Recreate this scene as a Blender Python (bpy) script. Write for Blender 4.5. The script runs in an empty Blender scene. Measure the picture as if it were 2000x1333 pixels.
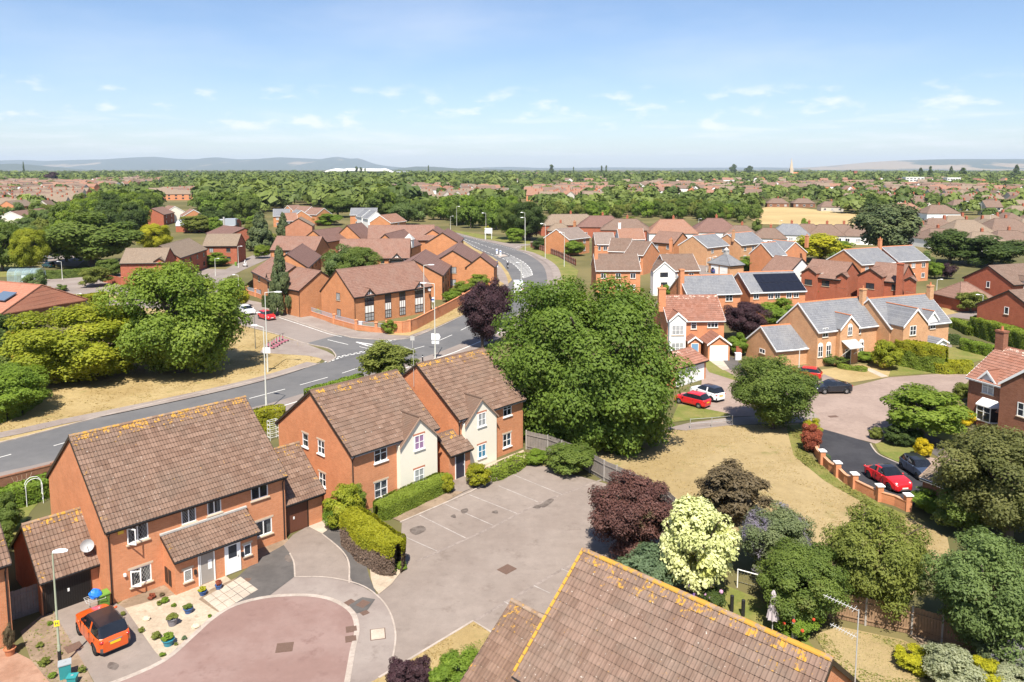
import bpy, math, random
import numpy as np
from mathutils import Vector
from mathutils.geometry import tessellate_polygon

scene = bpy.context.scene
COL = scene.collection
rnd = random.Random(7)
R = math.radians

# ------------------------------------------------------------------ camera
CAM_H = 26.0
FPX, YP = 1500.0, 497.0            # focal length and principal row, in photo pixels (2000 wide)
PITCH = math.atan((YP - 330.0) / FPX)
cam_data = bpy.data.cameras.new('camera')
cam = bpy.data.objects.new('camera', cam_data)
COL.objects.link(cam)
cam.location = (0, 0, CAM_H)
cam.rotation_euler = (math.pi / 2 - PITCH, 0, 0)
cam_data.sensor_width = 36.0
cam_data.lens = 36.0 * FPX / 2000.0
cam_data.shift_y = -(666.5 - YP) / 2000.0
cam_data.clip_start = 0.5
cam_data.clip_end = 60000.0
scene.camera = cam

# ------------------------------------------------------------------ sky, sun, exposure
SUN_EL, SUN_AZ = R(57.5), R(-90.0 - 3.0)     # the sun stands behind the camera
sun_dir = Vector((math.cos(SUN_EL) * math.cos(SUN_AZ), math.cos(SUN_EL) * math.sin(SUN_AZ), math.sin(SUN_EL)))
world = bpy.data.worlds.new('World')
scene.world = world
world.use_nodes = True
wt = world.node_tree
for n in list(wt.nodes): wt.nodes.remove(n)
def wn(t, **k):
 n = wt.nodes.new(t)
 for a, b in k.items(): setattr(n, a, b)
 return n
w_out = wn('ShaderNodeOutputWorld'); w_bg = wn('ShaderNodeBackground')
sky = wn('ShaderNodeTexSky', sky_type='NISHITA', sun_disc=False)
sky.sun_elevation = SUN_EL
sky.sun_rotation = math.atan2(sun_dir.x, sun_dir.y)
sky.altitude = 50; sky.air_density = 1.0; sky.dust_density = 0.4; sky.ozone_density = 2.0
w_bg.inputs['Strength'].default_value = 0.075
# small fair-weather clouds low over the horizon
tc = wn('ShaderNodeTexCoord'); sep = wn('ShaderNodeSeparateXYZ')
wt.links.new(tc.outputs['Generated'], sep.inputs[0])
def wmath(op, a, b=None, c=None, clamp=False):
 n = wn('ShaderNodeMath', operation=op, use_clamp=clamp)
 for i, v in enumerate((a, b, c)):
  if v is None: continue
  if isinstance(v, (int, float)): n.inputs[i].default_value = v
  else: wt.links.new(v, n.inputs[i])
 return n.outputs[0]
az = wmath('ARCTAN2', sep.outputs[0], sep.outputs[1])
el = wmath('ARCSINE', sep.outputs[2])
def cloud_layer(su, sv, seed, detail, lo, hi):
 cx = wn('ShaderNodeCombineXYZ')
 wt.links.new(wmath('MULTIPLY', az, su), cx.inputs[0]); wt.links.new(wmath('MULTIPLY', el, sv), cx.inputs[1])
 cx.inputs[2].default_value = seed
 nz = wn('ShaderNodeTexNoise'); nz.inputs['Scale'].default_value = 1.0
 nz.inputs['Detail'].default_value = detail; nz.inputs['Roughness'].default_value = 0.56
 wt.links.new(cx.outputs[0], nz.inputs['Vector'])
 mr = wn('ShaderNodeMapRange'); mr.interpolation_type = 'SMOOTHSTEP'
 mr.inputs['From Min'].default_value = lo; mr.inputs['From Max'].default_value = hi
 wt.links.new(nz.outputs['Fac'], mr.inputs['Value'])
 return mr.outputs[0]
def band(lo0, lo1, hi0, hi1):
 a = wn('ShaderNodeMapRange'); a.interpolation_type = 'SMOOTHSTEP'
 a.inputs['From Min'].default_value = lo0; a.inputs['From Max'].default_value = lo1
 wt.links.new(el, a.inputs['Value'])
 b = wn('ShaderNodeMapRange'); b.interpolation_type = 'SMOOTHSTEP'
 b.inputs['From Min'].default_value = hi1; b.inputs['From Max'].default_value = hi0
 wt.links.new(el, b.inputs['Value'])
 return wmath('MULTIPLY', a.outputs[0], b.outputs[0])
puffs = wmath('MULTIPLY', cloud_layer(17, 46, 5.1, 5, 0.52, 0.70), band(0.042, 0.052, 0.085, 0.112))
wisps = wmath('MULTIPLY', cloud_layer(9, 95, 8.2, 6, 0.46, 0.74), band(0.006, 0.02, 0.055, 0.08))
veil = wmath('MULTIPLY', cloud_layer(2.5, 9, 1.3, 4, 0.40, 0.85), band(0.02, 0.1, 0.5, 0.9))
fac = wmath('MAXIMUM', wmath('MULTIPLY', puffs, 0.6), wmath('MULTIPLY', wisps, 0.4))
fac = wmath('MAXIMUM', fac, wmath('MULTIPLY', veil, 0.25))
mixc = wn('ShaderNodeMix', data_type='RGBA')
wt.links.new(fac, mixc.inputs['Factor'])
hs_ = wn('ShaderNodeMix', data_type='RGBA', blend_type='MULTIPLY'); hs_.inputs['Factor'].default_value = 1.0; hs_.inputs[7].default_value = (0.90, 0.955, 1.08, 1)
wt.links.new(sky.outputs[0], hs_.inputs[6]); wt.links.new(hs_.outputs[2], mixc.inputs[6]); mixc.inputs[7].default_value = (8.6, 8.5, 8.6, 1)
wt.links.new(mixc.outputs[2], w_bg.inputs['Color'])
wt.links.new(w_bg.outputs[0], w_out.inputs['Surface'])

sun_data = bpy.data.lights.new('sun', 'SUN')
sun = bpy.data.objects.new('sun', sun_data); COL.objects.link(sun)
sun_data.energy = 5.0; sun_data.angle = R(0.53); sun_data.color = (1.0, 0.93, 0.82)
sun.rotation_euler = sun_dir.to_track_quat('Z', 'Y').to_euler()
sun.location = (0, -60, 120)
scene.view_settings.view_transform = 'Standard'
scene.view_settings.look = 'None'
scene.view_settings.exposure = 0.92
scene.view_settings.gamma = 1.0
scene.view_settings.use_curve_mapping = False

# ------------------------------------------------------------------ helpers: ground points
_c, _s = math.cos(PITCH), math.sin(PITCH)
def G(u, v, z=0.0):
 "the point of the level z that lies on the photo pixel (u, v)"
 x = (u - 1000.0) / FPX; y = -(v - YP) / FPX
 d = (x, _c + y * _s, -_s + y * _c)
 t = (z - CAM_H) / d[2]
 return Vector((d[0] * t, d[1] * t, z))
def ray(u, v):
 x = (u - 1000.0) / FPX; y = -(v - YP) / FPX
 return Vector((x, _c + y * _s, -_s + y * _c))
def depth_scale(u, v):
 "photo pixels per metre at the ground point seen at (u, v)"
 return FPX / (G(u, v).y * _c + CAM_H * _s)
def height_at(p, v):
 "height over the ground point p that is seen at photo row v"
 y = -(v - YP) / FPX
 return CAM_H + p.y * (-_s + y * _c) / (_c + y * _s)

# ------------------------------------------------------------------ helpers: materials
MATS = {}
class NT:
 def __init__(s, name):
  s.m = bpy.data.materials.new(name); s.m.use_nodes = True
  s.t = s.m.node_tree
  s.b = s.t.nodes['Principled BSDF']; s.out = s.t.nodes['Material Output']
 def n(s, t, **k):
  n = s.t.nodes.new(t)
  for a, b in k.items(): setattr(n, a, b)
  return n
 def link(s, a, b): s.t.links.new(a, b)
 def setin(s, sock, v):
  if isinstance(v, (int, float)): sock.default_value = v
  elif isinstance(v, (tuple, list)): sock.default_value = tuple(v) + ((1.0,) if len(v) == 3 and sock.type == 'RGBA' else ())
  else: s.link(v, sock)
 def math(s, op, a, b=0.0, clamp=False):
  n = s.n('ShaderNodeMath', operation=op, use_clamp=clamp)
  s.setin(n.inputs[0], a); s.setin(n.inputs[1], b); return n.outputs[0]
 def noise(s, scale, detail=4, rough=0.6, coord='pos', vec=None):
  n = s.n('ShaderNodeTexNoise'); n.inputs['Scale'].default_value = scale
  n.inputs['Detail'].default_value = detail; n.inputs['Roughness'].default_value = rough
  s.link(vec if vec is not None else s.coord(coord), n.inputs['Vector']); return n.outputs['Fac']
 def coord(s, kind):
  if kind == 'pos': return s.n('ShaderNodeNewGeometry').outputs['Position']
  return s.n('ShaderNodeTexCoord').outputs['Object']
 def ramp(s, fac, lo, hi):
  n = s.n('ShaderNodeMapRange'); n.interpolation_type = 'SMOOTHSTEP'
  n.inputs['From Min'].default_value = lo; n.inputs['From Max'].default_value = hi
  s.setin(n.inputs['Value'], fac); return n.outputs[0]
 def mix(s, fac, a, b, mode='MIX'):
  n = s.n('ShaderNodeMix', data_type='RGBA', blend_type=mode)
  s.setin(n.inputs['Factor'], fac); s.setin(n.inputs[6], a); s.setin(n.inputs[7], b); return n.outputs[2]
 def attr(s, name): return s.n('ShaderNodeAttribute', attribute_name=name).outputs['Fac']
 def bump(s, h, strength=0.4, dist=0.02):
  n = s.n('ShaderNodeBump'); n.inputs['Strength'].default_value = strength; n.inputs['Distance'].default_value = dist
  s.setin(n.inputs['Height'], h); s.link(n.outputs[0], s.b.inputs['Normal'])
 def base(s, c, rough=0.85, spec=0.3, metal=0.0):
  s.setin(s.b.inputs['Base Color'], c); s.setin(s.b.inputs['Roughness'], rough)
  s.b.inputs['Specular IOR Level'].default_value = spec; s.setin(s.b.inputs['Metallic'], metal)
  return s.m

def plain(name, c, rough=0.6, metal=0.0, spec=0.4, var=0.10, scale=6.0):
 "a painted or plain surface with a little uneven tone"
 if name in MATS: return MATS[name]
 t = NT(name)
 f = t.noise(scale, 3)
 lo = tuple(x * (1 - var) for x in c); hi = tuple(min(1, x * (1 + var)) for x in c)
 m = t.base(t.mix(f, lo, hi), rough, spec, metal)
 MATS[name] = m; return m

def ground_mat(name, c1, c2, c3=None, s1=0.35, s2=3.0, rough=0.95, bump=0.0, grain=0.16, s3=40.0, lohi=(0.38, 0.62)):
 if name in MATS: return MATS[name]
 t = NT(name)
 col = t.mix(t.ramp(t.noise(s1, 5, 0.62), *lohi), c1, c2)
 if c3: col = t.mix(t.ramp(t.noise(s1 * 3.1, 5, 0.7), 0.55, 0.72), col, c3)
 g = t.noise(s2, 6, 0.72); g2 = t.noise(s3, 2, 0.6)
 if 'asphalt' in name: col = t.mix(t.math('MULTIPLY', t.ramp(t.noise(1.4, 4, 0.7), 0.60, 0.74), 0.28), col, tuple(x * .55 for x in c1))
 gv = t.math('ADD', t.math('MULTIPLY', g, 0.6), t.math('MULTIPLY', g2, 0.4))
 v = t.n('ShaderNodeMapRange'); v.inputs['From Min'].default_value = 0.3; v.inputs['From Max'].default_value = 0.7
 v.inputs['To Min'].default_value = 1 - grain; v.inputs['To Max'].default_value = 1 + grain
 t.link(gv, v.inputs['Value'])
 sc = t.n('ShaderNodeVectorMath', operation='SCALE'); t.link(col, sc.inputs[0]); t.link(v.outputs[0], sc.inputs['Scale'])
 if bump: t.bump(gv, 0.6, bump)
 m = t.base(sc.outputs[0], rough, 0.15)
 MATS[name] = m; return m

def brick_mat(name, c1, c2, mortar, patch=0.13):
 if name in MATS: return MATS[name]
 t = NT(name)
 o = t.n('ShaderNodeTexCoord').outputs['Object']
 sp = t.n('ShaderNodeSeparateXYZ'); t.link(o, sp.inputs[0])
 cx = t.n('ShaderNodeCombineXYZ')
 t.link(t.math('ADD', sp.outputs[0], sp.outputs[1]), cx.inputs[0]); t.link(sp.outputs[2], cx.inputs[1])
 b = t.n('ShaderNodeTexBrick'); t.link(cx.outputs[0], b.inputs['Vector'])
 b.inputs['Scale'].default_value = 1.0
 b.inputs['Brick Width'].default_value = 0.225; b.inputs['Row Height'].default_value = 0.075
 b.inputs['Mortar Size'].default_value = 0.006; b.inputs['Mortar Smooth'].default_value = 0.2
 b.inputs['Color1'].default_value = c1 + (1,); b.inputs['Color2'].default_value = c2 + (1,)
 b.inputs['Mortar'].default_value = mortar + (1,); b.inputs['Bias'].default_value = -0.1
 f = t.noise(0.9, 5, 0.7)
 dark = tuple(x * (1 - patch) for x in (1, 1, 1))
 col = t.mix(t.ramp(f, 0.35, 0.65), b.outputs['Color'], t.mix(1.0, b.outputs['Color'], dark, 'MULTIPLY'))
 spk = t.noise(7.0, 3, 0.6)
 col = t.mix(t.math('MULTIPLY', t.ramp(spk, 0.55, 0.75), 0.25), col, tuple(min(1, x * 1.35 + .02) for x in c2))
 t.bump(b.outputs['Fac'], 0.5, -0.008)
 m = t.base(col, 0.92, 0.15)
 MATS[name] = m; return m

def tile_mat(name, c1, c2, c3, lichen=(0.45, 0.245, 0.035), base_l=0.0, rough=0.9):
 "roof tiles: tone per tile (attribute tint), lichen where the tile carries it (attribute lich)"
 if name in MATS: return MATS[name]
 t = NT(name)
 col = t.mix(t.attr('tint'), c1, c2)
 big = t.noise(0.45, 5, 0.65)
 ms = t.noise(0.9, 5, 0.7); col = t.mix(t.math('MULTIPLY', t.ramp(ms, 0.54, 0.70), 0.45), col, tuple(x * .55 for x in c1))
 col = t.mix(t.math('MULTIPLY', t.ramp(big, 0.4, 0.7), 0.55), col, c3)
 sp = t.noise(5.0, 6, 0.75)
 col = t.mix(t.math('MULTIPLY', t.ramp(sp, 0.5, 0.7), 0.35), col, tuple(x * 0.5 for x in c1))
 pale = t.noise(9.0, 2, 0.5)
 col = t.mix(t.math('MULTIPLY', t.ramp(pale, 0.70, 0.76), 0.8), col, (0.5, 0.47, 0.42))
 ln = t.noise(5.5, 4, 0.6)
 lf = t.ramp(t.math('ADD', ln, t.math('MULTIPLY', t.math('ADD', t.attr('lich'), base_l), 0.26)), 0.66, 0.78)
 col = t.mix(t.math('MULTIPLY', lf, 0.9), col, lichen)
 t.bump(sp, 0.35, 0.015)
 m = t.base(col, rough, 0.2)
 MATS[name] = m; return m

def roof_mat(name, c1, c2, c3=None, rough=0.85):
 "roof courses too far off to show single tiles"
 if name in MATS: return MATS[name]
 t = NT(name)
 o = t.n('ShaderNodeTexCoord').outputs['Object']
 b = t.n('ShaderNodeTexBrick')
 sp = t.n('ShaderNodeSeparateXYZ'); t.link(o, sp.inputs[0]); cx = t.n('ShaderNodeCombineXYZ')
 t.link(t.math('ADD', sp.outputs[0], t.math('MULTIPLY', sp.outputs[1], 0.01)), cx.inputs[0]); t.link(t.math('MULTIPLY', sp.outputs[2], 1.5), cx.inputs[1])
 t.link(cx.outputs[0], b.inputs['Vector']); b.inputs['Scale'].default_value = 1.0
 b.inputs['Brick Width'].default_value = 0.30; b.inputs['Row Height'].default_value = 0.33
 b.inputs['Mortar Size'].default_value = 0.012; b.inputs['Bias'].default_value = 0.0
 b.inputs['Color1'].default_value = c1 + (1,); b.inputs['Color2'].default_value = c2 + (1,)
 b.inputs['Mortar'].default_value = tuple(x * 0.55 for x in c1) + (1,)
 col = b.outputs['Color']
 f = t.noise(0.5, 6, 0.7)
 col = t.mix(t.math('MULTIPLY', t.ramp(f, 0.4, 0.7), 0.6), col, c3 or tuple(x * 0.7 for x in c2))
 g = t.noise(6, 4, 0.7)
 col = t.mix(t.math('MULTIPLY', t.ramp(g, 0.45, 0.75), 0.3), col, tuple(min(1, x * 1.5 + .02) for x in c2))
 t.bump(b.outputs['Fac'], 0.3, -0.015)
 m = t.base(col, rough, 0.25)
 MATS[name] = m; return m

def leaf_mat(name, dark, light, trans=0.40, odd=None, oddf=0.62):
 if name in MATS: return MATS[name]
 t = NT(name)
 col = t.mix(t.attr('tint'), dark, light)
 if odd: col = t.mix(t.math('MULTIPLY', t.ramp(t.noise(0.55, 3), oddf, oddf + 0.1), 0.7), col, odd)
 t.base(col, 0.6, 0.25)
 tr = t.n('ShaderNodeBsdfTranslucent')
 sc = t.n('ShaderNodeVectorMath', operation='MULTIPLY'); t.link(col, sc.inputs[0]); sc.inputs[1].default_value = (1.4, 1.4, 0.45)
 t.link(sc.outputs[0], tr.inputs['Color'])
 mx = t.n('ShaderNodeMixShader'); mx.inputs[0].default_value = trans
 t.link(t.b.outputs[0], mx.inputs[1]); t.link(tr.outputs[0], mx.inputs[2]); t.link(mx.outputs[0], t.out.inputs['Surface'])
 MATS[name] = t.m; return t.m

def glass_pane(name, c=(0.03, 0.035, 0.045), see=0.0, rough=0.06):
 if name in MATS: return MATS[name]
 t = NT(name)
 f = t.noise(1.1, 2)
 t.base(t.mix(f, tuple(x * 0.5 for x in c), tuple(x * 1.6 for x in c)), rough, 0.7)
 if see:
  tr = t.n('ShaderNodeBsdfTransparent'); tr.inputs['Color'].default_value = (0.9, 0.93, 0.95, 1)
  mx = t.n('ShaderNodeMixShader'); mx.inputs[0].default_value = see
  t.link(t.b.outputs[0], mx.inputs[1]); t.link(tr.outputs[0], mx.inputs[2]); t.link(mx.outputs[0], t.out.inputs['Surface'])
 MATS[name] = t.m; return t.m

def car_paint(name, c, metal=0.0):
 if name in MATS: return MATS[name]
 t = NT(name)
 d = t.noise(3.0, 4)
 t.base(t.mix(d, tuple(x * 0.92 for x in c), c), 0.32, 0.5, metal)
 t.b.inputs['Coat Weight'].default_value = 0.7; t.b.inputs['Coat Roughness'].default_value = 0.08
 MATS[name] = t.m; return t.m

# ------------------------------------------------------------------ helpers: meshes and objects
class MB:
 def __init__(s): s.v = []; s.f = []; s.mi = []; s.at = {}
 def add(s, verts, faces, m=0):
  o = len(s.v); s.v += [tuple(p) for p in verts]
  for f in faces: s.f.append([i + o for i in f]); s.mi.append(m)
  return s
 def quad(s, a, b, c, d, m=0): return s.add([a, b, c, d], [(0, 1, 2, 3)], m)
 def tri(s, a, b, c, m=0): return s.add([a, b, c], [(0, 1, 2)], m)
 def box(s, x0, x1, y0, y1, z0, z1, m=0):
  if x0 > x1: x0, x1 = x1, x0
  if y0 > y1: y0, y1 = y1, y0
  v = [(x0, y0, z0), (x1, y0, z0), (x1, y1, z0), (x0, y1, z0), (x0, y0, z1), (x1, y0, z1), (x1, y1, z1), (x0, y1, z1)]
  return s.add(v, [(3, 2, 1, 0), (4, 5, 6, 7), (0, 1, 5, 4), (1, 2, 6, 5), (2, 3, 7, 6), (3, 0, 4, 7)], m)
 def obox(s, o, ex, ey, ez, m=0):
  "box from corner o with edge vectors"
  o, ex, ey, ez = map(Vector, (o, ex, ey, ez))
  v = [o, o + ex, o + ex + ey, o + ey]; v += [p + ez for p in v]
  return s.add(v, [(3, 2, 1, 0), (4, 5, 6, 7), (0, 1, 5, 4), (1, 2, 6, 5), (2, 3, 7, 6), (3, 0, 4, 7)], m)
 def prism(s, pts, d, m=0):
  "closed extrusion of the planar loop pts along d"
  n = len(pts); d = Vector(d); p = [Vector(q) for q in pts]
  v = p + [q + d for q in p]
  tri = tessellate_polygon([p])
  f = [tuple(t) for t in tri] + [tuple(i + n for i in reversed(t)) for t in tri] + [(i, (i + 1) % n, (i + 1) % n + n, i + n) for i in range(n)]
  return s.add(v, f, m)
 def tube(s, p0, p1, r0, r1=None, n=8, m=0, cap=True):
  r1 = r0 if r1 is None else r1
  p0, p1 = Vector(p0), Vector(p1); d = (p1 - p0).normalized()
  a = d.orthogonal().normalized(); b = d.cross(a)
  v = []
  for p, r in ((p0, r0), (p1, r1)):
   for i in range(n):
    t = 2 * math.pi * i / n
    v.append(p + (a * math.cos(t) + b * math.sin(t)) * r)
  f = [(i, (i + 1) % n, (i + 1) % n + n, i + n) for i in range(n)]
  if cap: f += [tuple(reversed(range(n))), tuple(range(n, 2 * n))]
  return s.add(v, f, m)
 def path(s, pts, r, n=6, m=0):
  for a, b in zip(pts, pts[1:]): s.tube(a, b, r, r, n, m)
  return s
 def lathe(s, prof, n=16, c=(0, 0, 0), axis='z', m=0):
  v = []; k = len(prof); c = Vector(c)
  for i in range(n):
   t = 2 * math.pi * i / n
   for r, h in prof:
    q = (r * math.cos(t), r * math.sin(t), h)
    if axis == 'y': q = (q[0], q[2], q[1])
    if axis == 'x': q = (q[2], q[0], q[1])
    v.append(c + Vector(q))
  f = [(i * k + j, ((i + 1) % n) * k + j, ((i + 1) % n) * k + j + 1, i * k + j + 1) for i in range(n) for j in range(k - 1)]
  return s.add(v, f, m)
 def blob(s, c, r, n=8, k=5, m=0, jit=0.0):
  c = Vector(c); r = r if isinstance(r, (tuple, list)) else (r, r, r)
  v = []
  for j in range(1, k):
   th = math.pi * j / k
   for i in range(n):
    ph = 2 * math.pi * i / n
    q = 1 + rnd.uniform(-jit, jit)
    v.append(c + Vector((r[0] * math.sin(th) * math.cos(ph) * q, r[1] * math.sin(th) * math.sin(ph) * q, r[2] * math.cos(th) * q)))
  v += [c + Vector((0, 0, r[2])), c - Vector((0, 0, r[2]))]
  T, B = len(v) - 2, len(v) - 1
  f = [(j * n + i, (j + 1) * n + i, (j + 1) * n + (i + 1) % n, j * n + (i + 1) % n) for j in range(k - 2) for i in range(n)]
  f += [(T, i, (i + 1) % n) for i in range(n)] + [(B, (k - 2) * n + (i + 1) % n, (k - 2) * n + i) for i in range(n)]
  return s.add(v, f, m)
 def mesh(s, name, mats, smooth=False):
  me = bpy.data.meshes.new(name)
  me.from_pydata(s.v, [], s.f)
  if not isinstance(mats, (list, tuple)): mats = [mats]
  for m in mats: me.materials.append(m)
  if len(mats) > 1: me.polygons.foreach_set('material_index', s.mi)
  if smooth: me.polygons.foreach_set('use_smooth', [True] * len(s.f))
  for k, vals in s.at.items():
   a = me.attributes.new(k, 'FLOAT', 'POINT'); a.data.foreach_set('value', vals)
  me.update()
  return me
 def build(s, name, mats, parent=None, smooth=False, **tags):
  return link(name, s.mesh(name, mats, smooth), parent, **tags)

def link(name, me, parent=None, **tags):
 o = bpy.data.objects.new(name, me); COL.objects.link(o)
 if parent is not None: o.parent = parent
 for k, v in tags.items():
  if v is not None: o[k] = v
 return o
def thing(name, label, cat, loc=(0, 0, 0), rz=0.0, group=None):
 o = bpy.data.objects.new(name, None); COL.objects.link(o)
 o.location = loc; o.rotation_euler = (0, 0, rz)
 o.empty_display_size = 0.5
 o['label'] = label; o['category'] = cat
 if group: o['group'] = group
 return o
def copy_tree(o, parent=None):
 c = o.copy(); COL.objects.link(c)
 if parent is not None: c.parent = parent
 for ch in o.children: copy_tree(ch, c)
 return c
def dup(root, loc, rz, label, group=None, scale=None):
 c = copy_tree(root); c.location = loc; c.rotation_euler = (0, 0, rz); c['label'] = label
 if group: c['group'] = group
 if scale is not None: c.scale = (scale,) * 3 if isinstance(scale, (int, float)) else scale
 return c

def smooth_line(pts, k=4, closed=False):
 "Catmull-Rom through the points"
 n = len(pts); out = []
 P = [Vector(p) for p in pts]
 rng = range(n) if closed else range(n - 1)
 for i in rng:
  p0 = P[(i - 1) % n] if closed or i > 0 else P[0] * 2 - P[1]
  p1, p2 = P[i], P[(i + 1) % n]
  p3 = P[(i + 2) % n] if closed or i + 2 < n else P[-1] * 2 - P[-2]
  for j in range(k):
   t = j / k
   out.append(0.5 * ((2 * p1) + (p2 - p0) * t + (2 * p0 - 5 * p1 + 4 * p2 - p3) * t * t + (3 * p1 - p0 - 3 * p2 + p3) * t ** 3))
 if not closed: out.append(P[-1])
 return out

_layer = [0]
def sheet(name, px, mat, z, parent=None, smooth=0, slab=False, world_pts=None):
 "a flat piece of ground through photo pixels; slab = raised with real sides"
 _layer[0] += 1
 zz = z + 0.0005 * (_layer[0] % 40)
 pts = [G(u, v) for u, v in px] if world_pts is None else [Vector((p[0], p[1], 0)) for p in world_pts]
 if smooth: pts = smooth_line(pts, smooth, True)
 pts = [Vector((p.x, p.y, zz)) for p in pts]
 mb = MB(); n = len(pts)
 tri = tessellate_polygon([pts])
 fs = []
 for t in tri:
  a, b, c = (pts[i] for i in t)
  fs.append(tuple(t) if (b - a).cross(c - a).z > 0 else tuple(reversed(t)))
 mb.add(pts, fs)
 if slab:
  lo = [Vector((p.x, p.y, -0.02)) for p in pts]
  for i in range(n):
   j = (i + 1) % n; mb.quad(pts[i], pts[j], lo[j], lo[i])
 o = mb.build(name, mat, parent)
 if parent is None: o['kind'] = 'structure'
 return o
def strip(name, line, w, mat, z, h=None, parent=None, kind='structure'):
 "a band of width w along world points; h = raised with sides"
 _layer[0] += 1
 zz = z + 0.0005 * (_layer[0] % 40)
 L, Rr = [], []
 n = len(line)
 for i, p in enumerate(line):
  a = line[max(0, i - 1)]; b = line[min(n - 1, i + 1)]
  d = (Vector((b[0] - a[0], b[1] - a[1], 0))).normalized(); nn = Vector((-d.y, d.x, 0)) * (w / 2)
  q = Vector((p[0], p[1], zz)); L.append(q + nn); Rr.append(q - nn)
 mb = MB()
 for i in range(n - 1):
  mb.quad(Rr[i], Rr[i + 1], L[i + 1], L[i])
  if h:
   dn = Vector((0, 0, -h))
   mb.quad(L[i], L[i + 1], L[i + 1] + dn, L[i] + dn); mb.quad(Rr[i + 1], Rr[i], Rr[i] + dn, Rr[i + 1] + dn)
 if h:
  mb.quad(L[0], Rr[0], Rr[0] + dn, L[0] + dn); mb.quad(Rr[-1], L[-1], L[-1] + dn, Rr[-1] + dn)
 o = mb.build(name, mat, parent)
 if parent is None and kind: o['kind'] = kind
 return o
def pxline(px, k=0):
 p = [G(u, v) for u, v in px]
 return smooth_line(p, k) if k else p
# ================================================================== THE SETTING
M_DRY = ground_mat('dry_grass', (0.29, 0.21, 0.095), (0.35, 0.265, 0.13), (0.225, 0.19, 0.075), s1=0.13, s2=1.6, bump=0.05, grain=0.22, s3=14)
M_LAWN = ground_mat('parched_lawn', (0.275, 0.205, 0.10), (0.32, 0.245, 0.13), (0.20, 0.175, 0.07), s1=0.10, s2=1.3, bump=0.05, grain=0.2, s3=12)
M_GREEN = ground_mat('green_lawn', (0.13, 0.15, 0.035), (0.19, 0.175, 0.055), (0.23, 0.18, 0.07), s1=0.3, s2=2.0, bump=0.05, grain=0.25, s3=16)
M_WHEAT = ground_mat('wheat_stubble', (0.36, 0.265, 0.125), (0.41, 0.31, 0.15), None, s1=0.03, s2=0.4, grain=0.12)
M_EARTH = ground_mat('suburb_ground', (0.10, 0.095, 0.045), (0.15, 0.135, 0.065), (0.19, 0.155, 0.085), s1=0.03, s2=0.5, grain=0.3)
M_ROAD = ground_mat('road_asphalt', (0.112, 0.111, 0.114), (0.135, 0.132, 0.132), None, s1=0.10, s2=0.9, grain=0.12, rough=0.9)
M_ROAD2 = ground_mat('faded_asphalt', (0.205, 0.172, 0.155), (0.235, 0.20, 0.18), None, s1=0.11, s2=0.8, grain=0.10)
M_PAVE = ground_mat('footway_asphalt', (0.225, 0.185, 0.165), (0.265, 0.225, 0.20), (0.19, 0.155, 0.135), s1=0.2, s2=1.4, grain=0.12)
M_CARPARK = ground_mat('car_park_asphalt', (0.210, 0.171, 0.147), (0.246, 0.205, 0.178), (0.178, 0.143, 0.122), s1=0.16, s2=1.2, grain=0.16, lohi=(0.3, 0.7))
M_RED = ground_mat('red_asphalt', (0.215, 0.138, 0.120), (0.25, 0.172, 0.152), (0.185, 0.116, 0.102), s1=0.22, s2=1.5, grain=0.10)
M_DARK = ground_mat('dark_asphalt', (0.085, 0.078, 0.074), (0.11, 0.10, 0.094), None, s1=0.4, s2=2.5, grain=0.15)
M_BLACK = ground_mat('fresh_black_asphalt', (0.036, 0.036, 0.042), (0.05, 0.05, 0.056), None, s1=0.3, s2=2.5, grain=0.14)
M_PINKPAVE = ground_mat('pink_block_paving', (0.255, 0.192, 0.162), (0.295, 0.225, 0.19), (0.225, 0.17, 0.145), s1=0.25, s2=2.0, grain=0.12)
M_REDPAVE = ground_mat('red_block_paving', (0.27, 0.15, 0.10), (0.33, 0.20, 0.14), None, s1=0.5, s2=3.5, grain=0.2)
M_GRAVEL = ground_mat('pale_gravel', (0.36, 0.29, 0.215), (0.43, 0.355, 0.27), (0.30, 0.225, 0.155), s1=0.6, s2=5, grain=0.25, bump=0.03, s3=22)
M_SOIL = ground_mat('dry_soil', (0.20, 0.145, 0.10), (0.27, 0.20, 0.14), (0.15, 0.11, 0.07), s1=0.6, s2=4, grain=0.25, bump=0.03)
M_SETT = ground_mat('channel_sett', (0.20, 0.165, 0.145), (0.27, 0.225, 0.20), (0.15, 0.12, 0.10), s1=2.0, s2=5, grain=0.2)
M_KERB = ground_mat('kerb_concrete', (0.33, 0.28, 0.24), (0.40, 0.34, 0.295), (0.27, 0.225, 0.195), s1=1.0, s2=4, grain=0.12)
M_SLAB = ground_mat('paving_slab', (0.37, 0.31, 0.25), (0.44, 0.38, 0.31), (0.31, 0.26, 0.21), s1=0.8, s2=5, grain=0.14)
M_WHITE = ground_mat('road_paint', (0.62, 0.61, 0.58), (0.72, 0.71, 0.68), (0.40, 0.38, 0.36), s1=0.8, s2=5, grain=0.12)
M_WORN = ground_mat('worn_road_paint', (0.28, 0.245, 0.225), (0.36, 0.325, 0.30), (0.22, 0.18, 0.16), s1=1.2, s2=5, grain=0.15)
M_STAIN = ground_mat('oil_stain', (0.10, 0.08, 0.07), (0.15, 0.125, 0.11), None, s1=1.5, s2=5, grain=0.2)
M_IRON = plain('cast_iron', (0.16, 0.10, 0.075), 0.7, 0.3, var=0.3, scale=12)

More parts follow.
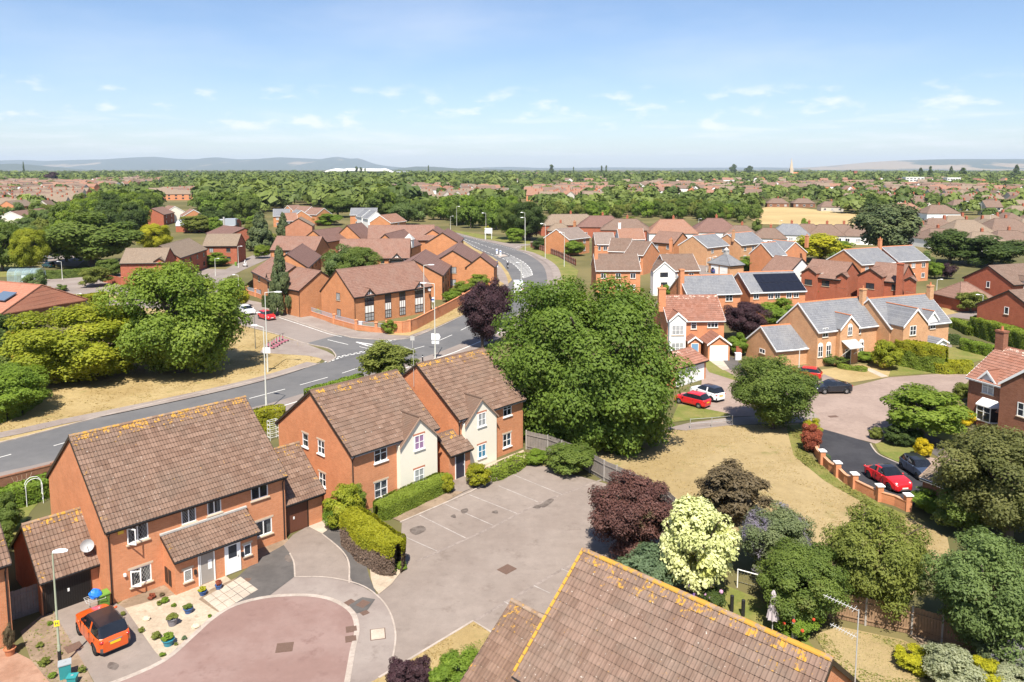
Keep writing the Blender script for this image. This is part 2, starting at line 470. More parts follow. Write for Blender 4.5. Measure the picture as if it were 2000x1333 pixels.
# ---- one sheet of ground out to the horizon
def far_ground():
 if 'far_ground' in MATS: return MATS['far_ground']
 t = NT('far_ground')
 near = t.mix(t.ramp(t.noise(0.03, 5, 0.6), 0.4, 0.6), (0.10, 0.095, 0.04), (0.16, 0.135, 0.06))
 f1 = t.noise(0.0016, 6, 0.65)
 fields = t.mix(t.ramp(f1, 0.52, 0.60), (0.055, 0.07, 0.028), (0.26, 0.20, 0.11))
 sp = t.n('ShaderNodeSeparateXYZ'); t.link(t.coord('pos'), sp.inputs[0])
 col = t.mix(t.ramp(sp.outputs[1], 1500, 2600), near, fields)
 m = t.base(col, 0.95, 0.1); MATS['far_ground'] = m; return m
mb = MB()
ys = [-40, 20, 60, 100, 150, 220, 320, 500, 800, 1300, 2200, 4000, 7000, 13000, 29000]
xs = [-23500, -14000, -6000, -2500, -1000, -400, -150, -60, 0, 60, 150, 400, 1000, 2500, 6000, 14000, 23500]
V = [(x, y, 0) for y in ys for x in xs]; W = len(xs)
mb.add(V, [(j * W + i, j * W + i + 1, (j + 1) * W + i + 1, (j + 1) * W + i) for j in range(len(ys) - 1) for i in range(W - 1)])
mb.build('ground', far_ground(), kind='structure')

# ---- main road
far_edge = [(-300, 930), (0, 866), (170, 822), (340, 780), (500, 745), (585, 723), (640, 706), (720, 685), (782, 664), (838, 648), (905, 617), (960, 583), (988, 558), (985, 532), (965, 509), (927, 489), (898, 467), (881, 455)]
near_edge = [(-300, 1010), (0, 939), (109, 914), (300, 862), (500, 807), (562, 791), (700, 748), (760, 730), (822, 710), (890, 688), (975, 650), (1040, 610), (1078, 570), (1084, 540), (1065, 510), (1010, 484), (934, 466), (893, 455)]
road_px = far_edge + near_edge[::-1]
main_road = sheet('main_road', road_px, M_ROAD, 0.012)
# lane edge of paler wear along the near side and the footway there
near_line = pxline(near_edge, 4)
def shift(line, d):
 out = []
 for i, p in enumerate(line):
  a = line[max(0, i - 1)]; b = line[min(len(line) - 1, i + 1)]
  t = (b - a).normalized(); out.append(p + Vector((-t.y, t.x, 0)) * d)
 return out
strip('pavement', shift(near_line[8:], -0.9), 1.7, M_PAVE, 0.03)
strip('hard_strip', shift(near_line, 1.0), 2.0, M_ROAD2, 0.022)
strip('edge_line', shift(near_line[4:46], 0.02), 0.22, M_WHITE, 0.028, parent=main_road)
far_line = pxline(far_edge, 4)
# verge beside the far kerb, its footway, and the wide dry bank behind
sheet('verge', [(-300, 930), (0, 866), (170, 822), (340, 780), (500, 745), (585, 723), (625, 707), (640, 690), (600, 694), (480, 694), (300, 700), (0, 760), (-300, 850)], M_DRY, 0.06, slab=True)
strip('pavement', pxline([(-300, 905), (0, 852), (120, 826), (240, 802), (400, 768), (500, 744), (560, 727), (610, 710)], 4), 1.9, M_PAVE, 0.10)
strip('kerb', far_line[:24], 0.16, M_KERB, 0.11, 0.12)
sheet('verge', [(455, 633), (545, 656), (592, 671), (640, 688), (480, 700), (300, 700), (150, 700), (250, 600), (400, 610)], M_DRY, 0.04, slab=True)
sheet('scooter_bay', [(520, 672), (545, 658), (592, 671), (637, 687), (652, 695), (655, 702), (640, 708), (622, 700), (600, 696), (508, 690)], M_PAVE, 0.075, slab=True)
# side road from the junction to the left
side_px = [(640, 709), (657, 697), (652, 690), (640, 681), (593, 671), (545, 655), (455, 631), (400, 618), (250, 600), (100, 590), (100, 560), (250, 572), (400, 588), (440, 592), (500, 605), (545, 618), (600, 636), (642, 650), (672, 657), (700, 662), (782, 664), (720, 690)]
side_road = sheet('side_road', side_px, M_ROAD2, 0.024)
sheet('road_patch', [(640, 709), (657, 697), (652, 690), (640, 681), (600, 671), (640, 660), (665, 655), (700, 662), (782, 664), (720, 690)], M_ROAD, 0.032, parent=side_road)
strip('kerb', pxline([(640, 709), (655, 700), (653, 691), (640, 681), (593, 671), (545, 655), (455, 631)], 4), 0.16, M_KERB, 0.11, 0.12)
# footway between the side road and the brick wall, and the bank along the main road wall
sheet('pavement', [(440, 592), (500, 605), (545, 618), (600, 636), (642, 650), (672, 657), (700, 662), (782, 664), (838, 648), (905, 617), (960, 583), (975, 570), (975, 552), (940, 575), (900, 597), (830, 640), (800, 655), (755, 652), (700, 648), (650, 634), (600, 612), (560, 603), (500, 590), (440, 580)], M_PAVE, 0.07, slab=True)
sheet('verge', [(757, 655), (800, 657), (840, 642), (905, 606), (955, 578), (985, 556), (972, 548), (930, 568), (840, 612), (760, 648)], M_DRY, 0.115, slab=True)
sheet('verge', [(838, 647), (905, 616), (955, 585), (945, 584), (900, 606), (845, 637)], M_DRY, 0.12)
strip('kerb', pxline([(545, 618), (600, 636), (642, 650), (672, 657), (700, 662), (782, 664), (838, 648), (905, 617)], 4), 0.18, M_KERB, 0.12, 0.13)
# upper road: verges, footways, the junction on the right
sheet('verge', [(1000, 548), (993, 533), (978, 514), (962, 503), (925, 485), (895, 464), (878, 452), (872, 455), (900, 478), (945, 505), (968, 520), (985, 545), (992, 556)], M_DRY, 0.09, slab=True)
strip('pavement', pxline([(984, 560), (980, 540), (968, 520), (950, 505)], 4), 2.2, M_PAVE, 0.10)
sheet('side_turn', [(1006, 483), (1036, 478), (1090, 474), (1150, 476), (1150, 470), (1060, 470), (1000, 476), (960, 472)], M_ROAD2, 0.02)
sheet('verge', [(1084, 540), (1078, 518), (1062, 506), (1034, 492), (1012, 489), (1020, 485), (1036, 482), (1060, 487), (1095, 505), (1130, 530), (1120, 560), (1090, 560)], M_GREEN, 0.08, slab=True)
strip('pavement', pxline([(1090, 548), (1082, 523), (1062, 507), (1034, 494), (1012, 489)], 4), 2.0, M_PAVE, 0.11)
sheet('verge', [(934, 466), (893, 455), (880, 450), (900, 452), (960, 462), (1036, 468), (1036, 477), (1000, 476)], M_GREEN, 0.05, slab=True)

# ---- painted lines on the road
def dashes(line, d_on, d_off, w, start=0.0, z=0.034, parent=main_road, name='lane_dash', end=None):
 "dashes along a world polyline"
 L = [0.0]
 for a, b in zip(line, line[1:]): L.append(L[-1] + (b - a).length)
 def at(s):
  for i in range(len(L) - 1):
   if s <= L[i + 1]:
    t = (s - L[i]) / max(1e-6, L[i + 1] - L[i]); return line[i].lerp(line[i + 1], t)
  return line[-1].copy()
 s = start; end = L[-1] if end is None else end
 while s + d_on < end:
  strip(name, [at(s), at(s + d_on / 2), at(s + d_on)], w, M_WHITE, z, parent=parent, kind=None)
  s += d_on + d_off
for a, b in (((-20, 900), (22, 888.5)), ((105, 872), (133, 864)), ((487, 779.5), (557, 761)), ((586, 753), (640, 738)), ((668, 730), (705, 718)), ((731, 707), (762, 697)), ((803, 684), (829, 677)), ((858, 666), (883, 655)), ((900, 646), (920, 636))):
 strip('lane_dash', [G(*a), G(*b)], 0.14, M_WHITE, 0.034, parent=main_road)
give = pxline([(640, 709), (672, 697), (706, 690), (735, 680), (758, 668), (780, 663)], 5)
dashes(give, 0.62, 0.35, 0.22, z=0.036); dashes(shift(give, 0.5), 0.62, 0.35, 0.22, z=0.036)
def pxtri(name, a, b, c, w=0.16):
 strip(name, [G(*a), G(*b)], w, M_WHITE, 0.037, parent=side_road); strip(name, [G(*b), G(*c)], w, M_WHITE, 0.038, parent=side_road); strip(name, [G(*c), G(*a)], w, M_WHITE, 0.039, parent=side_road)
pxtri('give_way_triangle', (696, 669), (737, 675.5), (723, 678), 0.30)
strip('lane_dash', [G(640, 664.5), G(680, 674)], 0.14, M_WHITE, 0.037, parent=side_road)
strip('lane_dash', [G(702, 678), G(728, 684)], 0.14, M_WHITE, 0.037, parent=side_road)
strip('edge_line', pxline([(545, 621), (600, 639), (642, 653), (668, 659)], 3), 0.14, M_WHITE, 0.037, parent=side_road)
# hatching in the middle of the upper road
hl = pxline([(905, 470), (935, 486), (965, 499), (985, 507), (1002, 516), (1013, 526), (1020, 536), (1022, 546)], 5)
hr_ = pxline([(909, 468), (945, 480), (985, 494), (1005, 503), (1020, 511), (1031, 520), (1038, 530), (1040, 540)], 5)
dashes(hl, 2.6, 1.6, 0.2); dashes(hr_, 2.6, 1.6, 0.2)
for i in range(14, len(hl) - 1):
 a, b = hl[i], hr_[min(i, len(hr_) - 1)]
 strip('hatch_bar', [a, a.lerp(b, 0.5), b], 0.22, M_WHITE, 0.038, parent=main_road)
dashes(pxline([(900, 461), (935, 470), (1000, 487), (1040, 500)], 4), 1.2, 0.8, 0.16)
strip('edge_line', pxline([(1006, 484), (1020, 481), (1036, 479)], 3), 0.2, M_WHITE, 0.036, parent=main_road)
isl = [G(968, 499), G(985, 498), G(992, 501), G(976, 503)]
sheet('traffic_island', None, M_KERB, 0.11, slab=True, world_pts=isl)
# crossing stripes seen beyond, lane of the left estate
sheet('estate_lane', [(380, 572), (430, 575), (440, 545), (475, 528), (532, 503), (560, 492), (520, 488), (480, 505), (440, 527), (400, 540), (300, 545)], M_ROAD2, 0.028)
sheet('estate_lane', [(100, 560), (250, 572), (330, 560), (300, 545), (400, 540), (440, 527), (300, 520), (180, 523), (60, 540), (40, 552)], M_PAVE, 0.026)
sheet('parking_court', [(60, 512), (150, 522), (170, 505), (130, 497), (80, 497)], M_ROAD2, 0.03)
sheet('lawn', [(100, 545), (260, 532), (240, 525), (160, 525), (70, 535)], M_DRY, 0.034)
sheet('lawn', [(-60, 545), (40, 540), (40, 505), (-60, 505)], M_GREEN, 0.03)
sheet('lawn', [(195, 583), (262, 588), (250, 578), (205, 575)], M_DRY, 0.03)

# ---- the turning head and the car park in front
sheet('car_park', [(680, 1345), (676, 1333), (690, 1260), (700, 1165), (735, 1163), (760, 1140), (780, 1105), (785, 1020), (1010, 912), (1052, 908), (1175, 943), (1320, 985), (1300, 1110), (1130, 1180), (1000, 1250), (800, 1345)], M_CARPARK, 0.008)
footway = sheet('footway', [(676, 1345), (686, 1282), (696, 1230), (688, 1198), (652, 1174), (600, 1164), (525, 1167), (500, 1170), (520, 1135), (575, 1128), (640, 1129), (700, 1142), (736, 1164), (760, 1194), (772, 1234), (770, 1270), (760, 1310), (752, 1345)], M_PAVE, 0.016)
sheet('turning_head', [(190, 1345), (227, 1333), (319, 1292), (380, 1240), (415, 1209), (459, 1183), (525, 1167), (600, 1164), (652, 1174), (688, 1198), (696, 1230), (690, 1262), (684, 1290), (676, 1345)], M_RED, 0.02)
strip('kerb', pxline([(170, 1350), (227, 1333), (319, 1292), (380, 1240), (415, 1209), (459, 1183), (525, 1167), (600, 1164), (652, 1174), (688, 1198), (697, 1232), (689, 1270), (682, 1310), (676, 1345)], 4), 0.30, M_KERB, 0.03)
strip('kerb', pxline([(575, 1128), (640, 1129), (700, 1142), (736, 1164), (760, 1194), (772, 1234), (770, 1270), (760, 1310), (750, 1345)], 4), 0.10, M_KERB, 0.032)
sheet('driveway', [(554, 1066), (572, 1046), (601, 1029), (629, 1044), (665, 1074), (680, 1100), (682, 1125), (690, 1141), (640, 1129), (575, 1128), (574, 1100), (566, 1082)], M_CARPARK, 0.024)
sheet('asphalt_patch', [(440, 1150), (500, 1096), (554, 1066), (566, 1082), (574, 1100), (575, 1128), (525, 1166), (500, 1172), (462, 1182)], M_DARK, 0.028)
sheet('asphalt_patch', [(629, 1044), (655, 1026), (672, 1050), (690, 1080), (716, 1108), (722, 1130), (736, 1163), (715, 1150), (690, 1141), (682, 1125), (680, 1100), (665, 1074)], M_DARK, 0.030)
strip('kerb', pxline([(566, 1082), (574, 1100), (576, 1128)], 4), 0.10, M_KERB, 0.036)
strip('kerb', pxline([(629, 1044), (665, 1074), (681, 1100), (682, 1140)], 4), 0.10, M_KERB, 0.036)
sheet('gravel_bed', [(722, 1104), (750, 1108), (800, 1098), (782, 1120), (765, 1142), (740, 1162), (730, 1150), (724, 1130)], M_GRAVEL, 0.034)
sheet('concrete_apron', [(601, 1029), (640, 1014), (655, 1026), (629, 1044)], M_SLAB, 0.034)
sheet('footway_patch', [(680, 1182), (708, 1168), (733, 1172), (718, 1193), (697, 1200)], M_DARK, 0.026, parent=footway)
# car park bays: painted lines and the channel of setts beside them
for a, b in (((786, 1048), (854, 1078)), ((817, 1006), (910, 1052)), ((870, 986), (963, 1027)), ((916, 967), (1010, 1004)), ((974, 950), (1050, 981)), ((1000, 927), (1098, 967)), ((1125, 1183), (1182, 1212)), ((1043, 1145), (1075, 1160)), ((985, 1176), (1004, 1187)), ((1097, 1112), (1128, 1126))):
 strip('bay_line', [G(*a), G(*b)], 0.09, M_WORN, 0.026)
strip('channel', pxline([(812, 1098), (860, 1077), (963, 1030), (1050, 985), (1100, 966), (1175, 938)]), 0.22, M_SETT, 0.022)
strip('channel', pxline([(800, 1290), (926, 1214), (1090, 1118), (1180, 1072)]), 0.22, M_SETT, 0.022)
strip('kerb', pxline([(782, 1022), (868, 985), (920, 962), (960, 940), (1012, 914)]), 0.14, M_KERB, 0.10, 0.10)
sheet('gravel_bed', [(728, 1000), (782, 1020), (868, 983), (905, 962), (880, 940), (820, 945)], M_SOIL, 0.05)
sheet('gravel_bed', [(930, 950), (960, 938), (1012, 912), (1035, 903), (1022, 880), (900, 930)], M_GRAVEL, 0.045)
sheet('path', [(868, 960), (905, 962), (958, 940), (930, 945), (895, 925), (862, 905), (842, 915)], M_CARPARK, 0.055)
for px in ([(800, 1036), (822, 1028), (832, 1036), (812, 1046)], [(1056, 988), (1072, 976), (1082, 978), (1064, 992)], [(1040, 992), (1058, 986), (1054, 994)], [(560, 1085), (572, 1092), (566, 1100), (556, 1094)], [(900, 998), (912, 994), (914, 1000), (904, 1004)], [(960, 1002), (970, 998), (972, 1004)], [(880, 1010), (888, 1006), (890, 1013)], [(215, 1295), (232, 1300), (226, 1310), (210, 1306)]):
 sheet('oil_stain', px, M_STAIN, 0.040, smooth=3)
sheet('soil_bed', [(205, 1205), (340, 1168), (430, 1128), (570, 1062), (545, 1035), (300, 1120)], M_SOIL, 0.009)
# grass strip near the bottom
sheet('verge', [(700, 1350), (800, 1290), (924, 1215), (962, 1238), (990, 1300), (960, 1380), (720, 1380)], M_DRY, 0.05, slab=True)
strip('kerb', pxline([(740, 1326), (800, 1290), (924, 1215), (964, 1240)]), 0.14, M_KERB, 0.07, 0.07)
# in front of the pair house: gravel garden, slab path, drive
sheet('gravel_garden', [(222, 1195), (350, 1160), (440, 1125), (470, 1150), (480, 1172), (459, 1183), (415, 1209), (380, 1240), (330, 1290), (318, 1291), (298, 1272), (262, 1230), (258, 1222)], M_GRAVEL, 0.018)
sheet('driveway', [(100, 1188), (178, 1152), (245, 1190), (300, 1270), (319, 1292), (227, 1333), (190, 1345), (165, 1300)], M_DARK if False else M_CARPARK, 0.022)
sheet('soil_bed', [(40, 1235), (100, 1188), (165, 1300), (188, 1345), (90, 1360), (60, 1290)], M_SOIL, 0.02)
sheet('block_drive', [(-60, 1290), (12, 1266), (60, 1290), (110, 1350), (-60, 1400)], M_REDPAVE, 0.026)
sheet('back_garden', [(-200, 1010), (0, 948), (110, 922), (150, 900), (60, 1000), (0, 1120), (-200, 1300)], M_GREEN, 0.012)
# ---- the park and the right-hand estate
sheet('lawn', [(1190, 935), (1100, 885), (1030, 865), (1100, 838), (1290, 822), (1310, 838), (1330, 842), (1420, 832), (1560, 828), (1565, 880), (1640, 935), (1700, 975), (1770, 1010), (1850, 1050), (1860, 1100), (1760, 1180), (1500, 1080), (1330, 990)], M_LAWN, 0.01)
sheet('lawn', [(1535, 832), (1575, 828), (1570, 880), (1640, 940), (1720, 985), (1790, 1015), (1760, 1010), (1690, 985), (1610, 940), (1550, 890)], M_GREEN, 0.018)
sheet('path', [(1300, 838), (1345, 827), (1420, 817), (1520, 812), (1575, 800), (1600, 815), (1570, 826), (1420, 832), (1340, 842)], M_PAVE, 0.022)
sheet('lawn', [(1310, 826), (1345, 822), (1430, 814), (1420, 808), (1345, 793), (1325, 790)], M_GREEN, 0.03)
sheet('block_paved_court', [(1325, 790), (1345, 796), (1425, 811), (1500, 815), (1560, 760), (1450, 720), (1430, 718), (1390, 712), (1372, 720), (1370, 752)], M_PINKPAVE, 0.02)
sheet('close_road', [(1420, 815), (1560, 812), (1605, 842), (1690, 862), (1712, 868), (1740, 850), (1790, 835), (1850, 800), (1895, 740), (1900, 726), (1820, 732), (1735, 738), (1640, 762), (1590, 770), (1530, 770), (1470, 770)], M_PINKPAVE, 0.016)
black_drive = sheet('driveway', [(1602, 838), (1632, 846), (1700, 866), (1706, 876), (1718, 890), (1752, 905), (1800, 930), (1840, 960), (1800, 985), (1770, 990), (1700, 962), (1640, 925), (1604, 895), (1590, 880), (1597, 860)], M_BLACK, 0.026)
strip('kerb', pxline([(1700, 868), (1706, 878), (1718, 890), (1754, 906), (1790, 922)], 4), 0.14, M_KERB, 0.06, 0.05)
sheet('lawn', [(1708, 868), (1740, 862), (1775, 868), (1800, 890), (1790, 905), (1770, 905), (1752, 903), (1720, 888)], M_GREEN, 0.034)
sheet('path', [(1770, 885), (1845, 900), (1850, 912), (1800, 912), (1775, 900)], M_PINKPAVE, 0.04)
sheet('driveway', [(1800, 845), (1900, 888), (1890, 905), (1850, 905), (1810, 880), (1785, 862)], M_DARK, 0.032)
sheet('lawn', [(1800, 842), (1905, 885), (1930, 870), (1860, 830), (1830, 820)], M_GREEN, 0.036)
sheet('path', [(1850, 818), (1935, 860), (1945, 850), (1865, 806)], M_PINKPAVE, 0.044)
sheet('lawn', [(1420, 708), (1440, 742), (1470, 745), (1480, 735), (1460, 715)], M_GREEN, 0.03)
sheet('lawn', [(1372, 708), (1385, 728), (1448, 748), (1440, 738), (1412, 722), (1390, 705)], M_GREEN, 0.036)
sheet('driveway', [(1408, 700), (1430, 697), (1452, 716), (1444, 724), (1425, 723)], M_DARK, 0.04)
sheet('path', [(1378, 700), (1408, 700), (1425, 722), (1412, 724)], M_SLAB, 0.044)
sheet('lawn', [(1590, 725), (1680, 712), (1740, 722), (1735, 737), (1650, 750), (1600, 745)], M_DRY, 0.03)
sheet('lawn', [(1690, 722), (1830, 700), (1900, 705), (1890, 722), (1820, 730), (1740, 735)], M_GREEN, 0.026)
sheet('path', [(1688, 722), (1700, 720), (1735, 736), (1722, 738)], M_SLAB, 0.036)
sheet('driveway', [(1568, 738), (1610, 732), (1640, 745), (1600, 758)], M_CARPARK, 0.034)
sheet('close_road', [(1835, 700), (1862, 688), (1850, 640), (1860, 620), (1900, 625), (1960, 660), (2050, 700), (2050, 660), (1960, 628), (1890, 600), (1850, 600), (1830, 625)], M_ROAD2, 0.02)
sheet('lawn', [(1835, 680), (1900, 678), (1935, 700), (1890, 712), (1830, 705)], M_GREEN, 0.038)
sheet('lawn', [(1840, 618), (1870, 612), (1880, 605), (1840, 602)], M_DRY, 0.03)
sheet('close_road', [(1376, 540), (1440, 532), (1430, 515), (1390, 512), (1330, 520)], M_ROAD2, 0.02)
# back gardens at the bottom right
sheet('lawn', [(1360, 1120), (1480, 1170), (1560, 1230), (1610, 1290), (1500, 1260), (1380, 1180)], M_GREEN, 0.02)
sheet('lawn', [(1590, 1240), (1640, 1225), (1760, 1250), (1850, 1290), (1900, 1345), (1900, 1420), (1650, 1420), (1620, 1290)], M_LAWN, 0.022)
sheet('flower_bed', [(1760, 1230), (1830, 1230), (2050, 1290), (2050, 1420), (1900, 1420), (1850, 1300)], M_SOIL, 0.03)
# ---- wheat field beyond
sheet('wheat_field', [(1470, 412), (1500, 405), (1560, 407), (1640, 416), (1720, 424), (1740, 446), (1600, 441), (1490, 440), (1465, 430)], M_WHEAT, 0.3)
sheet('wheat_field', [(1870, 395), (1960, 398), (1960, 404), (1860, 401)], M_GREEN, 0.3)

# ---- covers set in the paving
def cover(px, w, d, rot, label, name='access_cover', mat=None):
 p = G(*px); t = thing(name, label, 'cover', (p.x, p.y, 0.034), rot)
 MB().box(-w / 2 - .05, w / 2 + .05, -d / 2 - .05, d / 2 + .05, -0.02, 0.006).build('frame', M_IRON, t)
 MB().box(-w / 2, w / 2, -d / 2, d / 2, -0.01, 0.012).build('plate', mat or M_IRON, t)
for a in (((990, 1113), 0.9, 0.75, R(46), 'square iron cover in the middle of the car park'),
   ((556, 1266), 0.8, 0.75, R(10), 'rusty iron cover in the red turning head'),
   ((683, 1178), 0.5, 0.4, R(50), 'small red cover left in the dark patch of the footway'),
   ((709, 1181), 0.7, 0.6, R(60), 'larger red cover right in the dark patch of the footway'),
   ((687, 1230), 0.55, 0.5, R(15), 'upper of the two dark drain gratings by the red turning head'),
   ((686, 1249), 0.55, 0.5, R(15), 'lower of the two dark drain gratings by the red turning head'),
   ((712, 1198), 0.35, 0.35, R(40), 'little dark cover below the larger red footway cover'),
   ((1627, 814.5), 0.9, 0.5, R(10), 'dark cover in the pink road near the black hatchback')):
 cover(*a)
cover((738, 1240), 0.75, 0.95, R(12), 'pale concrete cover in the footway beside the turning head', mat=M_SLAB)
cover((483, 1134), 0.4, 0.4, 0, 'small round-looking cover in the dark patch by the porch')
cover((144, 1266), 0.7, 0.7, R(46), 'worn brown cover in the driveway by the orange car')
# slab path to the porch doors: single slabs
path_root = sheet('slab_path', [(388, 1172), (412, 1152), (470, 1126), (492, 1150), (508, 1165), (459, 1183), (430, 1200)], M_SOIL, 0.026)
o0 = G(396, 1170); e1 = (G(470, 1128) - o0); n1 = e1.length; e1.normalize(); e2 = (G(430, 1198) - o0); n2 = e2.length; e2.normalize()
cols_, rows_ = 5, 3
for i in range(cols_):
 for j in range(rows_):
  a = o0 + e1 * (n1 * i / cols_ + .02) + e2 * (n2 * j / rows_ + .02)
  zt = 0.055 + rnd.uniform(0, .012)
  MB().obox((a.x, a.y, 0.0), e1 * (n1 / cols_ - .04), e2 * (n2 / rows_ - .04), (0, 0, zt)).build('paving_slab', M_SLAB, path_root)

# ---- far hills
def hill(name, prof, Y, mat, dep, seed):
 "a ridge at distance Y; prof = (photo u, height in photo rows above the horizon)"
 r = random.Random(seed); us = np.linspace(prof[0][0], prof[-1][0], 160)
 hs = np.interp(us, [p[0] for p in prof], [p[1] for p in prof])
 mb = MB(); rows = 14; n = len(us)
 ph = [r.uniform(0, 6.28) for _ in range(6)]
 for j in range(rows):
  t = j / (rows - 1)
  for i, u in enumerate(us):
   x = (u - 1000) / FPX * Y
   k = math.sin(math.pi * min(1, t * 1.0) * 0.5) ** 1.3 if t <= 1 else 1
   h = hs[i] * Y / FPX * 1.02
   w = sum(math.sin(i * (0.11 + .07 * q) + ph[q] + t * 3 * (q % 3)) for q in range(6)) * 0.02
   mb.v.append((x, Y - dep * (1 - t), max(-2, h * (k + w * k * (1 - t) * 2) + (0 if j else -6))))
 for j in range(rows - 1):
  for i in range(n - 1):
   mb.f.append([j * n + i, j * n + i + 1, (j + 1) * n + i + 1, (j + 1) * n + i]); mb.mi.append(0)
 # back slope
 b = len(mb.v)
 for i, u in enumerate(us): mb.v.append(((u - 1000) / FPX * Y, Y + dep, -6))
 for i in range(n - 1): mb.f.append([(rows - 1) * n + i, (rows - 1) * n + i + 1, b + i + 1, b + i]); mb.mi.append(0)
 return mb.build(name, mat, smooth=True, kind='structure')
def hill_mat(name, wood, field, s, cut):
 t = NT(name)
 v = t.n('ShaderNodeVectorMath', operation='MULTIPLY'); t.link(t.coord('pos'), v.inputs[0]); v.inputs[1].default_value = (1.0, 0.5, 3.0)
 f = t.noise(s, 6, 0.6, vec=v.outputs[0])
 return t.base(t.mix(t.ramp(f, cut, cut + 0.05), wood, field), 0.95, 0.1)
M_HILL = hill_mat('wooded_hill', (0.05, 0.065, 0.03), (0.24, 0.19, 0.11), 0.0007, 0.60)
M_HILL2 = hill_mat('farmed_hill', (0.05, 0.065, 0.03), (0.27, 0.20, 0.11), 0.0006, 0.47)
hill('hills', [(-200, 8), (0, 14), (60, 18), (95, 16), (170, 18), (250, 20), (310, 24), (355, 20), (400, 19), (430, 23), (470, 19), (520, 20), (555, 23), (600, 21), (640, 19), (662, 24), (690, 20), (705, 21), (730, 11), (760, 6), (800, 3), (880, 1)], 26000, M_HILL, 5000, 1)
hill('hills', [(-100, 6), (0, 10), (40, 12), (70, 10), (90, 4), (120, 0)], 15000, M_HILL, 2000, 2)
hill('hills', [(770, 0), (800, 5), (815, 6.5), (850, 6), (890, 3), (960, 2), (1000, 0)], 17000, M_HILL, 2000, 5)
hill('hills', [(900, 2), (950, 4), (1000, 5), (1050, 3), (1100, 3), (1200, 4), (1300, 3), (1500, 4), (1600, 2)], 27500, M_HILL, 2200, 6)
hill('hills', [(1540, 0), (1600, 4), (1650, 9), (1690, 14), (1740, 17), (1800, 19), (1850, 20), (1900, 19.5), (1950, 20), (2000, 20), (2100, 21), (2300, 20)], 21000, M_HILL2, 5800, 3)
# ================================================================== HOUSES
B_OR = brick_mat('orange_brick', (0.60, 0.245, 0.115), (0.53, 0.20, 0.09), (0.54, 0.33, 0.22))
B_OR2 = brick_mat('bright_orange_brick', (0.54, 0.235, 0.105), (0.46, 0.18, 0.075), (0.50, 0.30, 0.19))
B_YEL = brick_mat('honey_brick', (0.58, 0.32, 0.165), (0.50, 0.25, 0.125), (0.58, 0.42, 0.28))
B_RED = brick_mat('red_brick', (0.40, 0.12, 0.065), (0.33, 0.09, 0.05), (0.36, 0.19, 0.13))
B_BRN = brick_mat('brown_brick', (0.26, 0.12, 0.07), (0.20, 0.085, 0.05), (0.28, 0.18, 0.12))
M_REN = plain('cream_render', (0.74, 0.69, 0.58), 0.85, var=0.04, scale=2)
M_WREN = plain('white_render', (0.78, 0.77, 0.74), 0.85, var=0.04, scale=2)
M_UPVC = plain('white_upvc', (0.80, 0.80, 0.79), 0.35, var=0.03)
M_BROWNF = plain('dark_brown_timber', (0.035, 0.022, 0.016), 0.5, var=0.2)
M_BLACKP = plain('black_plastic', (0.02, 0.02, 0.022), 0.4)
M_STONE = plain('lintel_stone', (0.52, 0.42, 0.31), 0.9, var=0.12)
M_SOFFIT = plain('grey_soffit', (0.30, 0.33, 0.38), 0.5)
M_GARDOOR = plain('brown_garage_door', (0.13, 0.05, 0.03), 0.55)
M_WDOOR = plain('white_garage_door', (0.78, 0.78, 0.77), 0.45, var=0.03)
M_LEAD = plain('lead_flashing', (0.42, 0.41, 0.39), 0.6, var=0.2, scale=4)
M_CURT = plain('net_curtain', (0.72, 0.70, 0.66), 0.9, var=0.08, scale=9)
M_CURTR = plain('red_curtain', (0.32, 0.06, 0.04), 0.9); M_CURTP = plain('lilac_curtain', (0.45, 0.32, 0.46), 0.9); M_CURTB = plain('blue_blind', (0.10, 0.30, 0.45), 0.9); M_CURTY = plain('dark_curtain', (0.05, 0.045, 0.04), 0.9)
M_GLS = glass_pane('clear_pane', see=0.62)
M_GLD = glass_pane('dark_pane', (0.03, 0.035, 0.045))
M_GLN = glass_pane('netted_pane', (0.30, 0.31, 0.32), rough=0.12)
M_PLASTER = plain('room_plaster', (0.30, 0.27, 0.24), 0.9)
T_BR = tile_mat('brown_roof_tile', (0.15, 0.092, 0.066), (0.215, 0.14, 0.104), (0.16, 0.115, 0.088))
T_BR2 = tile_mat('redbrown_roof_tile', (0.16, 0.102, 0.076), (0.225, 0.15, 0.115), (0.19, 0.145, 0.115))
T_RED = tile_mat('red_roof_tile', (0.25, 0.112, 0.075), (0.31, 0.155, 0.112), (0.24, 0.13, 0.10), lichen=(0.55, 0.45, 0.38))
T_RIDGE = tile_mat('lichened_ridge', (0.20, 0.125, 0.085), (0.29, 0.20, 0.14), (0.26, 0.19, 0.14), base_l=0.04)
T_RIDGE2 = tile_mat('orange_ridge', (0.20, 0.125, 0.085), (0.29, 0.20, 0.14), (0.26, 0.19, 0.14), base_l=0.6)
T_VERGE = tile_mat('mortared_verge', (0.20, 0.13, 0.09), (0.29, 0.21, 0.15), (0.33, 0.26, 0.2), base_l=0.0)
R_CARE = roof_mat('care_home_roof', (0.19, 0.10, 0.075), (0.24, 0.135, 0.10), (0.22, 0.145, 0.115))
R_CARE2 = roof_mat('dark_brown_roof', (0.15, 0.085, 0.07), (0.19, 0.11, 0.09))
R_SLATE = roof_mat('grey_slate_roof', (0.15, 0.155, 0.17), (0.19, 0.195, 0.21), (0.22, 0.22, 0.22))
R_TAN = roof_mat('tan_roof', (0.19, 0.14, 0.10), (0.235, 0.18, 0.133), (0.185, 0.145, 0.11))
R_BRN = roof_mat('brown_roof', (0.20, 0.115, 0.085), (0.245, 0.15, 0.115))
R_RUST = roof_mat('rust_roof', (0.235, 0.12, 0.08), (0.285, 0.155, 0.105), (0.24, 0.145, 0.11))
